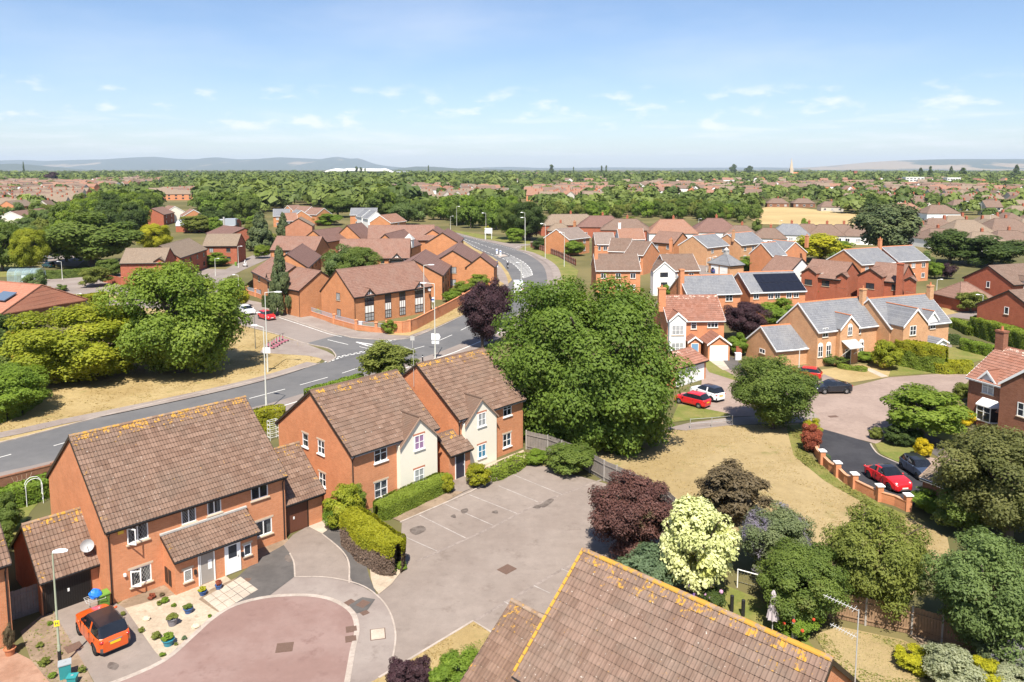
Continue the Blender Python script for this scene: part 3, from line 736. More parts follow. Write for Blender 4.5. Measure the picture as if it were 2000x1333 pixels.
R_BUNG = roof_mat('bungalow_roof', (0.145, 0.095, 0.072), (0.19, 0.128, 0.098), (0.165, 0.122, 0.097))
M_RIDGEO = plain('terracotta_ridge', (0.50, 0.18, 0.075), 0.8, var=0.15)
M_POT = plain('terracotta', (0.45, 0.17, 0.08), 0.8, var=0.15)
M_BGREY = plain('concrete_ridge', (0.33, 0.22, 0.16), 0.9, var=0.15)

M_TILE_EDGE = plain('tile_front_edge', (0.05, 0.036, 0.028), 0.95, var=.3)  # near-black colour on every tile's lower front edge, drawing the course lines
def tile_verts(w=0.40, l=0.45):
 xs = [0, .08, .14, .20, .28, .34, .40]; zs = [0, .004, .042, .004, .004, .042, .002]
 k = w / .40
 v = [(x * k, 0.0, z) for x, z in zip(xs, zs)] + [(x * k, -l, z + .045) for x, z in zip(xs, zs)] + [(x * k, -l, z + .002) for x, z in zip(xs, zs)]
 n = 7
 f = [(i, i + n, i + n + 1, i + 1) for i in range(n - 1)] + [(i + n, i + 2 * n, i + 2 * n + 1, i + n + 1) for i in range(n - 1)]
 return v, f
_TM = {}
def tile_mesh(mat, tint, lich):
 k = (mat.name, round(tint, 1), round(lich, 1))
 if k not in _TM:
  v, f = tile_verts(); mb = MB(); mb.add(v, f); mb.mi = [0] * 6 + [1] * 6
  mb.at = {'tint': [tint] * len(v), 'lich': [lich] * len(v)}
  _TM[k] = mb.mesh('tile', [mat, M_TILE_EDGE])
 return _TM[k]
_RM = {}
def ridge_mesh(mat, l, tint):
 k = (mat.name, round(l, 2), round(tint, 1))
 if k not in _RM:
  mb = MB(); n = 7; v = []
  for x, q in ((0, 1.0), (l, 1.08), (l - .02, 1.08)):
   for i in range(n):
    t = math.pi * i / (n - 1); rr = (0.135 if x != l - .02 else .10) * q
    v.append((x, rr * math.cos(t), rr * math.sin(t) * .8 - .04))
  mb.add(v, [(j * n + i, j * n + i + 1, (j + 1) * n + i + 1, (j + 1) * n + i) for j in range(2) for i in range(n - 1)])
  mb.at = {'tint': [tint] * len(v), 'lich': [rnd.choice((0.2, .5, .8))] * len(v)}
  _RM[k] = mb.mesh('ridge_tile', mat)
 return _RM[k]

def lay_tiles(root_roof, x0, x1, ylow, zlow, yhigh, zhigh, mat, single=300, front=True, lich_top=True, lich_edge=True, w=0.40, key=None):
 "courses of tiles on a slope; the nearest ones are objects, the rest one joined part"
 run = math.hypot(yhigh - ylow, zhigh - zlow); th = math.atan2(zhigh - zlow, abs(yhigh - ylow))
 nr = max(1, int(round(run / 0.39))); nc = max(1, int(round((x1 - x0) / w))); dx = (x1 - x0) / nc; dr = run / nr
 items = []
 for r in range(nr):
  for c in range(nc):
   d = (r + 0.06) * dr             # distance down from the ridge
   t = d / run
   p = (x0 + c * dx, yhigh + (ylow - yhigh) * t, zhigh + (zlow - zhigh) * t)
   lich = 0.0
   if lich_top and r == 0: lich = rnd.choice((0.2, 0.5, 0.8))
   elif lich_top and r == 1: lich = rnd.choice((0, 0.3, 0.6))
   elif lich_top and r == 2: lich = rnd.choice((0, 0, 0.3))
   if lich_edge and (c == 0 or c == nc - 1): lich = max(lich, rnd.choice((0, 0.2, 0.4)))
   items.append((r, c, p, rnd.choice((0, .2, .4, .5, .6, .8, 1.0)), lich))
 if key: items.sort(key=key)
 else: items.sort(key=lambda i: -i[0])
 sgn = 1 if front else -1
 for it in items[:single]:
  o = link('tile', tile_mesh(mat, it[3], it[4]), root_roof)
  o.location = it[2] if front else (it[2][0] + dx, it[2][1], it[2][2])
  o.rotation_euler = (th + rnd.uniform(-.008, .008), 0, rnd.uniform(-.006, .006) + (0 if front else math.pi))
  o.scale = (dx / .40, dr / .39, 1)
 rest = items[single:]
 if rest:
  v, f = tile_verts(dx, 0.45 * dr / .39); mb = MB(); ti, li = [], []
  ct, st = math.cos(th), math.sin(th)
  for r, c, p, tint, lich in rest:
   tl = rnd.uniform(-.010, .010)
   q = [(p[0] + (x if front else x), p[1] + sgn * (y * ct - z * st), p[2] + y * st + z * ct + tl * 0.5) for x, y, z in v]
   mb.add(q, f if front else [tuple(reversed(k)) for k in f]); ti += [tint] * len(v); li += [lich] * len(v)
  mb.at = {'tint': ti, 'lich': li}
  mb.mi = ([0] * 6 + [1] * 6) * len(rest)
  mb.build('tile_courses', [mat, M_TILE_EDGE], root_roof, kind='stuff')
 return nr * nc

class House:
 def __init__(s, name, label, A, B=None, hr=8.7, he=4.9, S=4.6, wall=None, roof=None, Sb=None, ang=None, L=None, oh=0.28, ov=0.12,
     eave=False, anchor='A', cat='house', group=None, tiles=None, barge=None, ridge=None, fascia=None, deep=False, hip=0.0, gutter=True, pipes=True, single=300, left_open=False):
  s.hr, s.he, s.S, s.oh, s.ov = hr, he, S, oh, ov
  s.Sb = S if Sb is None else Sb
  z = he if eave else hr
  if B is not None and L is None:
   a, b = G(*A, z), G(*B, z); d = b - a
   if ang is None: ang = math.degrees(math.atan2(d.y, d.x))
   s.ang = R(ang); e = Vector((math.cos(s.ang), math.sin(s.ang), 0)); L = d.dot(e); p = a
  else:
   if ang is None:
    d = G(*B, z) - G(*A, z); ang = math.degrees(math.atan2(d.y, d.x))
   s.ang = R(ang); e = Vector((math.cos(s.ang), math.sin(s.ang), 0))
   p = G(*A, z)
   if anchor == 'B': p = p - e * L
  s.L = L; s.e = e; s.n = Vector((math.sin(s.ang), -math.cos(s.ang), 0))
  if eave: p = p - s.n * S
  s.o = Vector((p.x, p.y, 0))
  s.tan = (hr - he) / S
  s.wallm, s.roofm = wall, roof; s.tiles = tiles; s.bargem = barge or M_BROWNF; s.ridgem = ridge; s.fasciam = fascia or s.bargem
  s.deep = deep; s.hip = hip; s.gut = gutter; s.pipes = pipes; s.single = single
  s.root = thing(name, label, cat, s.o, s.ang, group)
  s.holes = {'front': [], 'back': [], 'left': [], 'right': []}
  s.nowall = []
  s.roof = None
 # --- geometry helpers
 def loc(s, p):
  d = Vector(p) - s.o; return Vector((d.dot(s.e), -d.dot(s.n), d.z))
 def hit(s, face, u, v, proud=0.0):
  r = ray(u, v); c = Vector((0, 0, CAM_H)) - s.o
  cl = Vector((c.dot(s.e), -c.dot(s.n), c.z)); rl = Vector((r.dot(s.e), -r.dot(s.n), r.z))
  if face == 'front': t = (-s.S - proud - cl.y) / rl.y
  elif face == 'back': t = (s.Sb + proud - cl.y) / rl.y
  elif face == 'left': t = (-proud - cl.x) / rl.x
  else: t = (s.L + proud - cl.x) / rl.x
  q = cl + rl * t
  return (q.x if face in ('front', 'back') else q.y), q.z
 def fr(s, face, proud=0.0):
  "origin, along-axis, outward normal of a wall face"
  if face == 'front': return Vector((0, -s.S - proud, 0)), Vector((1, 0, 0)), Vector((0, -1, 0))
  if face == 'back': return Vector((0, s.Sb + proud, 0)), Vector((1, 0, 0)), Vector((0, 1, 0))
  if face == 'left': return Vector((-proud, 0, 0)), Vector((0, 1, 0)), Vector((-1, 0, 0))
  return Vector((s.L + proud, 0, 0)), Vector((0, 1, 0)), Vector((1, 0, 0))
 def fbox(s, mb, face, s0, s1, z0, z1, d0, d1, proud=0.0, m=0):
  o, a, n = s.fr(face, proud)
  mb.obox(o + a * s0 + n * d0 + Vector((0, 0, z0)), a * (s1 - s0), n * (d1 - d0), Vector((0, 0, z1 - z0)), m)
 def win(s, face, u=None, v=None, w=1.2, h=1.05, at=None, proud=0.0, cols=2, rows=1, frame=None, pane=None, sill=True, lintel=False, curtain=None, lead=False, arch=False, name='window', openleaf=False, deep=None):
  sc, zc = at if at else s.hit(face, u, v, proud)
  deep = s.deep if deep is None else deep
  if deep and proud == 0 and face in ('left', 'right'): zc = min(zc, s.he - h / 2 - .04)
  frame = frame or M_UPVC
  s0, s1, z0, z1 = sc - w / 2, sc + w / 2, zc - h / 2, zc + h / 2
  if deep and proud == 0: s.holes[face].append((s0, s1, z0, z1))
  dd = -0.075 if (deep and proud == 0) else -0.01
  mb = MB(); t = 0.07 if w > 0.6 else 0.055
  if deep and proud == 0: d0, d1 = dd, dd + 0.055
  else: d0, d1 = dd, 0.045
  s.fbox(mb, face, s0, s0 + t, z0, z1, d0, d1, proud); s.fbox(mb, face, s1 - t, s1, z0, z1, d0, d1, proud)
  s.fbox(mb, face, s0 + t, s1 - t, z0, z0 + t, d0, d1, proud); s.fbox(mb, face, s0 + t, s1 - t, z1 - t, z1, d0, d1, proud)
  for i in range(1, cols): x = s0 + w * i / cols; s.fbox(mb, face, x - t * .5, x + t * .5, z0 + t, z1 - t, d0, d1 - .006, proud)
  for j in range(1, rows): z = z0 + h * j / rows; s.fbox(mb, face, s0 + t, s1 - t, z - .025, z + .025, d0, d1 - .012, proud)
  wo = mb.build(name, frame, s.root)
  if arch:
   o, a, n = s.fr(face, proud); pts = [o + a * (sc + w / 2 * math.cos(q)) + Vector((0, 0, z1 + w / 2 * math.sin(q))) + n * d0 for q in np.linspace(0, math.pi, 9)]
   MB().prism(pts, n * (d1 - d0)).build('arch_head', M_UPVC, wo)
  mp = MB(); s.fbox(mp, face, s0 + t * .5, s1 - t * .5, z0 + t * .5, z1 - t * .5, d0 + .008, d0 + .022, proud)
  mp.build('pane', pane or (M_GLS if deep and proud == 0 else M_GLD), wo)
  if lead:
   ml = MB(); o, a, n = s.fr(face, proud); q = d0 + .026
   for k in range(-8, 16):
    for sg in (1, -1):
     # diagonal came clipped to the pane
     c0 = s0 + w * k / 7.0
     xa, za, xb, zb = c0, z0 + t, c0 + sg * (h - 2 * t) * .62, z1 - t
     lo, hi = s0 + t, s1 - t
     if max(xa, xb) < lo or min(xa, xb) > hi: continue
     def clip(xa, za, xb, zb, X):
      f = (X - xa) / (xb - xa); return X, za + (zb - za) * f
     if xa < lo: xa, za = clip(xa, za, xb, zb, lo)
     if xa > hi: xa, za = clip(xa, za, xb, zb, hi)
     if xb < lo: xb, zb = clip(xa, za, xb, zb, lo)
     if xb > hi: xb, zb = clip(xa, za, xb, zb, hi)
     ml.tube(o + a * xa + n * q + Vector((0, 0, za)), o + a * xb + n * q + Vector((0, 0, zb)), .009, n=3, cap=False)
   ml.build('lead_came', M_LEAD, wo)
  if curtain is not None and deep and proud == 0:
   o, a, n = s.fr(face)
   def drape(x0, x1):
    N = 10; top = []; mc = MB()
    for i in range(N + 1):
     x = x0 + (x1 - x0) * i / N
     top.append((x, dd - .09 - .025 * (i % 2)))
    for (xa, da), (xb, db) in zip(top, top[1:]):
     mc.quad(o + a * xa + n * da + Vector((0, 0, z0)), o + a * xb + n * db + Vector((0, 0, z0)), o + a * xb + n * db + Vector((0, 0, z1)), o + a * xa + n * da + Vector((0, 0, z1)))
    mc.build('curtain', curtain[1], wo)
   if curtain[0] == 'full': drape(s0, s1)
   else: drape(s0, s0 + w * .26); drape(s1 - w * .26, s1)
  if sill:
   ms = MB(); s.fbox(ms, face, s0 - .08, s1 + .08, z0 - .085, z0 - .004, -.02, .10, proud); ms.build('sill', M_UPVC if sill == 'white' else (M_STONE if sill is True else sill), wo)
  if lintel:
   ms = MB(); s.fbox(ms, face, s0 - .12, s1 + .12, z1 + .006, z1 + .15, -.02, .014, proud); ms.build('lintel', M_STONE if lintel is True else lintel, wo)
  if openleaf:
   ml = MB(); o, a, n = s.fr(face)
   hx = o + a * (s0 + .03) + n * .03; dirv = (a * .55 + n * .83).normalized() if openleaf > 0 else (a * .8 + n * .6).normalized()
   wl = w / 2 - .04; nn = dirv.cross(Vector((0, 0, 1))) * .05
   for (x0, x1, za, zb) in ((0, .06, z0 + .05, z1 - .05), (wl - .06, wl, z0 + .05, z1 - .05), (.06, wl - .06, z0 + .05, z0 + .11), (.06, wl - .06, z1 - .11, z1 - .05)):
    ml.obox(hx + dirv * x0 + Vector((0, 0, za)), dirv * (x1 - x0), nn, Vector((0, 0, zb - za)))
   lf = ml.build('casement', M_UPVC, wo)
  return wo
 def door(s, face, u=None, v=None, w=0.95, h=2.05, at=None, proud=0.0, mat=None, name='door', frame=None, panel=True, glaze=False, z0=0.05):
  sc = at if at is not None else s.hit(face, u, v, proud)[0]
  mb = MB(); s.fbox(mb, face, sc - w / 2, sc + w / 2, z0, z0 + h, -.01, .035, proud)
  d = mb.build(name, mat or M_UPVC, s.root)
  mf = MB(); t = .07
  s.fbox(mf, face, sc - w / 2 - t, sc - w / 2 - .003, z0, z0 + h + t, -.01, .055, proud); s.fbox(mf, face, sc + w / 2 + .003, sc + w / 2 + t, z0, z0 + h + t, -.01, .055, proud)
  s.fbox(mf, face, sc - w / 2, sc + w / 2, z0 + h + .003, z0 + h + t, -.01, .055, proud)
  mf.build('door_frame', frame or M_UPVC, d)
  if glaze:
   mg = MB(); s.fbox(mg, face, sc - w * .3, sc + w * .3, z0 + h * .52, z0 + h * .93, .02, .041, proud); mg.build('pane', M_GLD, d)
  mh = MB(); s.fbox(mh, face, sc + w * .36, sc + w * .42, z0 + 1.0, z0 + 1.12, .03, .08, proud); mh.build('handle', M_LEAD, d)
  return d
 def garage_door(s, face, u=None, v=None, w=2.3, h=2.05, at=None, proud=0.0, mat=None, ribs=18, handle=True, vertical=True):
  sc = at if at is not None else s.hit(face, u, v, proud)[0]
  mb = MB(); s.fbox(mb, face, sc - w / 2, sc + w / 2, 0.03, h, -.01, .02, proud)
  d = mb.build('garage_door', mat or M_WDOOR, s.root)
  mr = MB()
  if vertical:
   for i in range(ribs): x = sc - w / 2 + w * (i + .2) / ribs; s.fbox(mr, face, x, x + w / ribs * .6, .08, h - .06, .015, .034, proud)
  else:
   for i in range(4): z = .06 + (h - .1) * i / 4; s.fbox(mr, face, sc - w / 2 + .05, sc + w / 2 - .05, z + .03, z + (h - .1) / 4 - .02, .015, .034, proud)
  mr.build('door_panel', mat or M_WDOOR, d)
  mf = MB(); s.fbox(mf, face, sc - w / 2 - .08, sc - w / 2 - .003, 0, h + .08, -.01, .05, proud); s.fbox(mf, face, sc + w / 2 + .003, sc + w / 2 + .08, 0, h + .08, -.01, .05, proud); s.fbox(mf, face, sc - w / 2, sc + w / 2, h + .003, h + .08, -.01, .05, proud)
  mf.build('door_frame', M_BROWNF if mat and mat != M_WDOOR else M_UPVC, d)
  if handle:
   mh = MB(); s.fbox(mh, face, sc - .05, sc + .05, 1.0, 1.18, .03, .07, proud); mh.build('handle', M_UPVC, d)
  return d
 # --- walls and roof
 def walls(s):
  mb = MB(); S, Sb, L = s.S, s.Sb, s.L
  hb = s.hr - Sb * s.tan
  def face_grid(face, a0, a1, z1):
   o, a, n = s.fr(face); hs = s.holes[face]
   xs = sorted({a0, a1, *[h[0] for h in hs], *[h[1] for h in hs]}); zs = sorted({-0.3, z1, *[h[2] for h in hs], *[h[3] for h in hs]})
   P = lambda x, z, d=0.0: o + a * x + n * d + Vector((0, 0, z))
   flip = face in ('back', 'left')
   def q(*p): mb.quad(*(reversed(p) if flip else p))
   for x0, x1 in zip(xs, xs[1:]):
    for z0, zz in zip(zs, zs[1:]):
     xm, zm = (x0 + x1) / 2, (z0 + zz) / 2
     if any(h[0] < xm < h[1] and h[2] < zm < h[3] for h in hs): continue
     q(P(x0, z0), P(x1, z0), P(x1, zz), P(x0, zz))
   for h in hs:
    d = -.12
    q(P(h[0], h[2]), P(h[0], h[3]), P(h[0], h[3], d), P(h[0], h[2], d)); q(P(h[1], h[3]), P(h[1], h[2]), P(h[1], h[2], d), P(h[1], h[3], d))
    q(P(h[0], h[3]), P(h[1], h[3]), P(h[1], h[3], d), P(h[0], h[3], d)); q(P(h[1], h[2]), P(h[0], h[2]), P(h[0], h[2], d), P(h[1], h[2], d))
  face_grid('front', 0, L, s.he); face_grid('back', 0, L, hb)
  if s.hip == 0:
   for face, x in (('left', 0), ('right', L)):
    face_grid(face, -S, Sb, min(s.he, hb))
    pts = [(x, -S, min(s.he, hb)), (x, Sb, min(s.he, hb))]
    if hb > s.he + .01: pts.append((x, Sb, hb))
    pts.append((x, 0, s.hr))
    if s.he > hb + .01: pts.append((x, -S, s.he))
    mb.add(pts if face == 'right' else pts, [tuple(range(len(pts)))] if face == 'right' else [tuple(reversed(range(len(pts))))])
  else:
   face_grid('left', -S, Sb, s.he); face_grid('right', -S, Sb, s.he)
  return mb.build('wall', s.wallm, s.root)
 def finish(s, ridge_single=False, chim=(), back_tiles=False, verge_mat=None):
  s.walls()
  L, S, Sb, oh, ov, t = s.L, s.S, s.Sb, s.oh, s.ov, s.tan
  yf, yb = -S - oh, Sb + oh; zf, zb = s.he - oh * t, s.hr - yb * t
  th = 0.10
  mb = MB()
  x0, x1 = -ov, L + ov
  if s.hip == 0:
   prof = [(yf, zf), (0, s.hr), (yb, zb), (yb, zb + th), (0, s.hr + th), (yf, zf + th)]
   # two closed slabs meeting at the ridge
   mb.prism([(x0, yf, zf), (x0, 0, s.hr), (x0, 0, s.hr + th), (x0, yf, zf + th)], (x1 - x0, 0, 0))
   mb.prism([(x0, 0, s.hr), (x0, yb, zb), (x0, yb, zb + th), (x0, 0, s.hr + th)], (x1 - x0, 0, 0))
   if not s.tiles:
    for (ya, za, yl, zl, sg) in ((0, s.hr + th, yf, zf + th, -1), (0, s.hr + th, yb, zb + th, 1)):
     run = math.hypot(yl - ya, zl - za); n = max(3, int(run / 0.36))
     for i in range(n):
      a, b = i / n, (i + 1) / n
      P = lambda x, q, up: (x, ya + (yl - ya) * q, za + (zl - za) * q + up)
      q4 = [P(x0, a, .006), P(x1, a, .006), P(x1, b, .036), P(x0, b, .036)]
      lo = [P(x0, b, .002), P(x1, b, .002)]
      if sg < 0: mb.quad(q4[3], q4[2], q4[1], q4[0]); mb.quad(lo[0], lo[1], q4[2], q4[3])
      else: mb.quad(*q4); mb.quad(q4[3], q4[2], lo[1], lo[0])
  else:
   hp = s.hip; zt = s.hr + th
   c = [(x0 - .1, yf, zf + th), (x1 + .1, yf, zf + th), (x1 + .1, yb, zb + th), (x0 - .1, yb, zb + th), (hp, 0, zt), (L - hp, 0, zt)]
   lo = [(p[0], p[1], p[2] - .14) for p in c[:4]]
   mb.add(c + lo, [(0, 1, 5, 4), (1, 2, 5), (2, 3, 4, 5), (3, 0, 4), (0, 6, 7, 1), (1, 7, 8, 2), (2, 8, 9, 3), (3, 9, 6, 0), (9, 8, 7, 6)])
  s.roof = mb.build('roof', s.roofm, s.root)
  if mb and s.tiles:
   nv = len(s.roof.data.vertices)
   lay_tiles(s.roof, x0, x1, yf - .03, zf + th - .02, -.02, s.hr + th + .005, s.tiles, single=s.single)
   if back_tiles: lay_tiles(s.roof, x0, x1, yb + .03, zb + th - .02, .02, s.hr + th + .005, s.tiles, single=0, front=False)
  # ridge
  if s.hip == 0:
   if ridge_single:
    n = int((x1 - x0) / .42); l = (x1 - x0) / n
    for i in range(n):
     o = link('ridge_tile', ridge_mesh(s.ridgem or T_RIDGE, l + .03, rnd.choice((0, .3, .6, 1.0))), s.roof)
     o.location = (x0 + i * l, 0, s.hr + th + .03); o.rotation_euler = (0, rnd.uniform(-.01, .01), 0)
   else:
    mr = MB(); n = max(2, int((x1 - x0) / .5))
    for i in range(n):
     xa = x0 + (x1 - x0) * i / n; xb = x0 + (x1 - x0) * (i + 1) / n - .03
     mr.prism([(xa, -.14, s.hr + th - .06), (xa, -.07, s.hr + th + .06), (xa, .07, s.hr + th + .06), (xa, .14, s.hr + th - .06)], (xb - xa, 0, 0))
    mr.build('ridge', s.ridgem or s.roofm, s.roof)
  else:
   mr = MB()
   mr.box(s.hip, L - s.hip, -.12, .12, s.hr + th - .03, s.hr + th + .06)
   for (cx, cy, rx) in ((x0 - .1, yf, s.hip), (x1 + .1, yf, L - s.hip), (x1 + .1, yb, L - s.hip), (x0 - .1, yb, s.hip)):
    mr.tube((cx, cy, zf + th + .02), (rx, 0, s.hr + th + .02), .10, n=5)
   mr.build('hip_ridge', s.ridgem or s.roofm, s.roof)
  # boards and gutters
  if s.hip == 0:
   for x, d in ((x0 - .025, 1), (x1 + .025, -1)):
    mb = MB(); dp = .20
    mb.prism([(x, yf - .02, zf - dp + .09), (x, 0, s.hr - dp + .09), (x, yb + .02, zb - dp + .09), (x, yb + .02, zb + th + .02), (x, 0, s.hr + th + .02), (x, yf - .02, zf + th + .02)], (.045 * d, 0, 0))
    mb.build('bargeboard', s.bargem, s.root)
  if s.gut:
   for y, z, sg in ((yf, zf, -1), (yb, zb, 1)):
    mb = MB(); mb.box(x0 + .05, x1 - .05, y - .02 * sg, y + .025 * sg, z - .16, z + .07); mb.build('fascia', s.fasciam, s.root)
    mb = MB(); mb.tube((x0 + .02, y + .09 * sg, z + .0), (x1 - .02, y + .09 * sg, z + .0), .055, n=6); mb.build('gutter', M_BLACKP if s.bargem != M_UPVC else M_UPVC, s.root)
   if s.pipes:
    xs = (0.18, L - .18) if s.pipes is True else s.pipes
    for x in xs:
     mb = MB(); mb.path([(x, yf - .09, zf - .05), (x, -S - .06, zf - .45), (x, -S - .06, 0.05)], .04, 6); mb.build('downpipe', M_BLACKP, s.root)
  for c in chim: s.chimney(*c)
  return s
 def chimney(s, x, y, top, w=0.75, d=0.6, pots=1, mat=None, base=None):
  z0 = base if base is not None else max(0, s.hr - abs(y) * s.tan - .5) - .3
  mb = MB(); mb.box(x - w / 2, x + w / 2, y - d / 2, y + d / 2, z0, top - .18); mb.box(x - w / 2 - .06, x + w / 2 + .06, y - d / 2 - .06, y + d / 2 + .06, top - .18, top)
  c = mb.build('chimney', mat or s.wallm, s.root)
  for i in range(pots):
   MB().lathe([(.0, 0), (.14, 0), (.11, .35), (.13, .42), (.0, .42)], 8, (x + (i - (pots - 1) / 2) * .35, y, top)).build('chimney_pot', M_POT, c)
 def gablet(s, u=None, v=None, w=2.6, zp=None, zb=0.0, p=0.0, at=None, wall=None, roof=None, barge=None, slope=None, ridge=None, tiles=False, board=0.16, face='front'):
  "a gabled bay or dormer standing out of the front by p; its ridge runs back into the roof"
  if at: xc, zpk = at
  else: xc, zpk = s.hit('front', u, v, p)
  if zp: zpk = zp
  tn = slope or s.tan; y0 = -s.S - p
  ze = zpk - w / 2 * tn
  mb = MB(); d = 0.35 + p
  mb.prism([(xc - w / 2, y0, zb), (xc + w / 2, y0, zb), (xc + w / 2, y0, ze), (xc, y0, zpk), (xc - w / 2, y0, ze)], (0, d, 0))
  g = mb.build('gable_bay', wall or s.wallm, s.root)
  yF = y0 - .14; oh = .12
  yb_r = min(-(s.hr + .1 - zpk - .1) / s.tan + .0, .0)
  zle = ze - oh * tn; wl = w / 2 + oh
  yb_e = -(s.hr - zle) / s.tan
  mb = MB(); th = .09
  for sg in (-1, 1):
   a, b, c, dd = Vector((xc, yF, zpk)), Vector((xc + sg * wl, yF, zle)), Vector((xc + sg * wl, max(yb_e, yF + .05), zle)), Vector((xc, yb_r, zpk))
   mb.prism([a, b, c, dd], (0, 0, th))
   n = max(2, int(w / .5 / .36))
   for i in range(n):
    q0, q1 = i / n, (i + 1) / n
    P0, P1 = a.lerp(b, q0), a.lerp(b, q1); Q0, Q1 = dd.lerp(c, q0), dd.lerp(c, q1); up0, up1, up2 = Vector((0, 0, th + .005)), Vector((0, 0, th + .03)), Vector((0, 0, th + .001))
    f = [P0 + up0, P1 + up1, Q1 + up1, Q0 + up0]
    if sg < 0: f.reverse()
    mb.quad(*f); k = [P1 + up1, P1 + up2, Q1 + up2, Q1 + up1]
    if sg < 0: k.reverse()
    mb.quad(*k)
  r = mb.build('gable_roof', roof or s.roofm, s.root)
  MB().box(xc - .1, xc + .1, yF, yb_r, zpk + th - .03, zpk + th + .06).build('ridge', ridge or s.ridgem or s.roofm, r)
  mb = MB()
  for sg in (-1, 1):
   mb.prism([(xc, yF - .04, zpk + th), (xc + sg * (wl + .02), yF - .04, zle + th), (xc + sg * (wl + .02), yF - .04, zle - board), (xc, yF - .04, zpk - board * 1.3)], (0, .045, 0))
  mb.build('bargeboard', barge or s.bargem, r)
  return g
 def autowin(s, n=3, face='front', w=1.1, h=1.1, rows=(1.4, 3.9), frame=None, pane=None, cols=2, **k):
  Lf = s.L if face in ('front', 'back') else s.S + s.Sb; off = 0 if face in ('front', 'back') else -s.S
  for z in rows:
   for i in range(n):
    s.win(face, at=(off + Lf * (i + .5) / n, z), w=w, h=h, frame=frame, pane=pane or rnd.choice((M_GLD, M_GLD, M_GLN)), cols=cols, **k)

AX = 46.0
# ------------------------------------------------ the pair house in front on the left
h1 = House('brick_house', 'pair of orange brick houses with shared lean-to porch beside the orange car', (137, 855), (480, 780), hr=9.0, he=4.9, S=5.6, wall=B_OR, roof=T_BR, ang=45.6, tiles=T_BR, deep=True, oh=0.3, ov=0.08)
h1.win('front', 269, 1041, 1.25, 1.1, lintel=False, lead=True, curtain=('sides', M_CURT), openleaf=1)
h1.win('front', 275.5, 1124, 1.25, 1.1, lintel=True, lead=True, curtain=('sides', M_CURT), openleaf=-1)
h1.win('front', 368.7, 1006, 0.95, 1.1, lead=True, curtain=('sides', M_CURT)); h1.win('front', 418.5, 988, 0.95, 1.1, curtain=('sides', M_CURT))
h1.win('front', 507, 959, 1.25, 1.1, curtain=('sides', M_CURTY)); h1.win('front', 515, 1031, 1.25, 1.1, lintel=True, curtain=('sides', M_CURT))
h1.finish(ridge_single=True)
# lean-to porch
def lean_porch(h, x0, x1, p, zt, ze, roofm, wallm, tiles, name='porch'):
 y0 = -h.S - p
 mb = MB(); ta = (zt - ze) / p
 mb.prism([(x0 + .1, -h.S + .02, 0), (x0 + .1, y0, 0), (x0 + .1, y0, ze - .02), (x0 + .1, -h.S + .02, zt - .03)], (x1 - x0 - .2, 0, 0))
 w = mb.build('porch_wall', wallm, h.root)
 mb = MB(); q = .25
 mb.prism([(x0, -h.S, zt), (x0, y0 - q, ze - q * ta), (x0, y0 - q, ze - q * ta + .1), (x0, -h.S, zt + .1)], (x1 - x0, 0, 0))
 r = mb.build('porch_roof', roofm, h.root)
 if tiles: lay_tiles(r, x0, x1, y0 - q - .03, ze - q * ta + .085, -h.S - .02, zt + .10, tiles, single=120, lich_top=False)
 MB().box(x0 - .05, x1 + .05, -h.S - .16, -h.S - .003, zt + .10, zt + .22).build('flashing', M_LEAD, r)
 MB().box(x0 + .03, x1 - .03, y0 - q - .04, y0 - q + .0, ze - q * ta - .12, ze - q * ta + .07).build('fascia', M_BROWNF, r)
 MB().tube((x0, y0 - q - .09, ze - q * ta), (x1, y0 - q - .09, ze - q * ta), .05, n=6).build('gutter', M_BLACKP, r)
 for x, d in ((x0 - .02, 1), (x1 + .02, -1)):
  MB().prism([(x, -h.S, zt - .1), (x, y0 - q, ze - q * ta - .1), (x, y0 - q, ze - q * ta + .11), (x, -h.S, zt + .11)], (.04 * d, 0, 0)).build('bargeboard', M_BROWNF, r)
 return w
pxa, pxb = h1.hit('front', 313, 1049)[0], h1.hit('front', 479, 995)[0]
PZ = h1.hit('front', 395, 1022)[1]
P_ = 1.75
lean_porch(h1, pxa, pxb, P_, PZ, 2.35, T_BR, B_OR, T_BR)
h1.win('front', 367, 1124, 0.5, 0.75, proud=P_ + .0, cols=1, sill=True, lintel=True, lead=True)
h1.win('front', 483, 1074, 0.5, 0.75, proud=P_ + .0, cols=1, sill=True, lintel=True)
d_ = h1.door('front', 455, 1105, 0.92, 2.0, proud=P_, glaze=True)
# the open doorway: frame, dark hall seen through, leaf swung inwards
xo = h1.hit('front', 404, 1122, P_)[0]
mb = MB(); h1.fbox(mb, 'front', xo - .46, xo + .46, .05, 2.05, .002, .006, P_); hall = mb.build('hall', M_PLASTER, h1.root)
mb = MB()
for a, b, c, d in ((xo - .53, xo - .46, .05, 2.12), (xo + .46, xo + .53, .05, 2.12), (xo - .46, xo + .46, 2.05, 2.12)): h1.fbox(mb, 'front', a, b, c, d, -.01, .06, P_)
mb.build('door_frame', M_UPVC, h1.root)
mb = MB(); h1.fbox(mb, 'front', xo - .40, xo - .36, .07, 2.0, .006, .03, P_); h1.fbox(mb, 'front', xo + .1, xo + .34, .9, 1.5, .007, .02, P_); mb.build('open_door', M_UPVC, h1.root, label='open white door leaf in the hallway')
mb = MB()
for yy in (-h1.S - .45, -h1.S - 1.0): mb.box(pxa + .06, pxa + .099, yy - .2, yy + .2, .35, 1.35)
mb.build('meter_box', M_BROWNF, h1.root)
ax_, az_ = h1.hit('front', 235, 1038)
mb = MB(); h1.fbox(mb, 'front', ax_ - .16, ax_ + .16, az_ - .15, az_ + .15, 0, .09); mb.build('alarm_box', plain('yellow_alarm', (0.75, 0.50, 0.06), 0.4), h1.root)
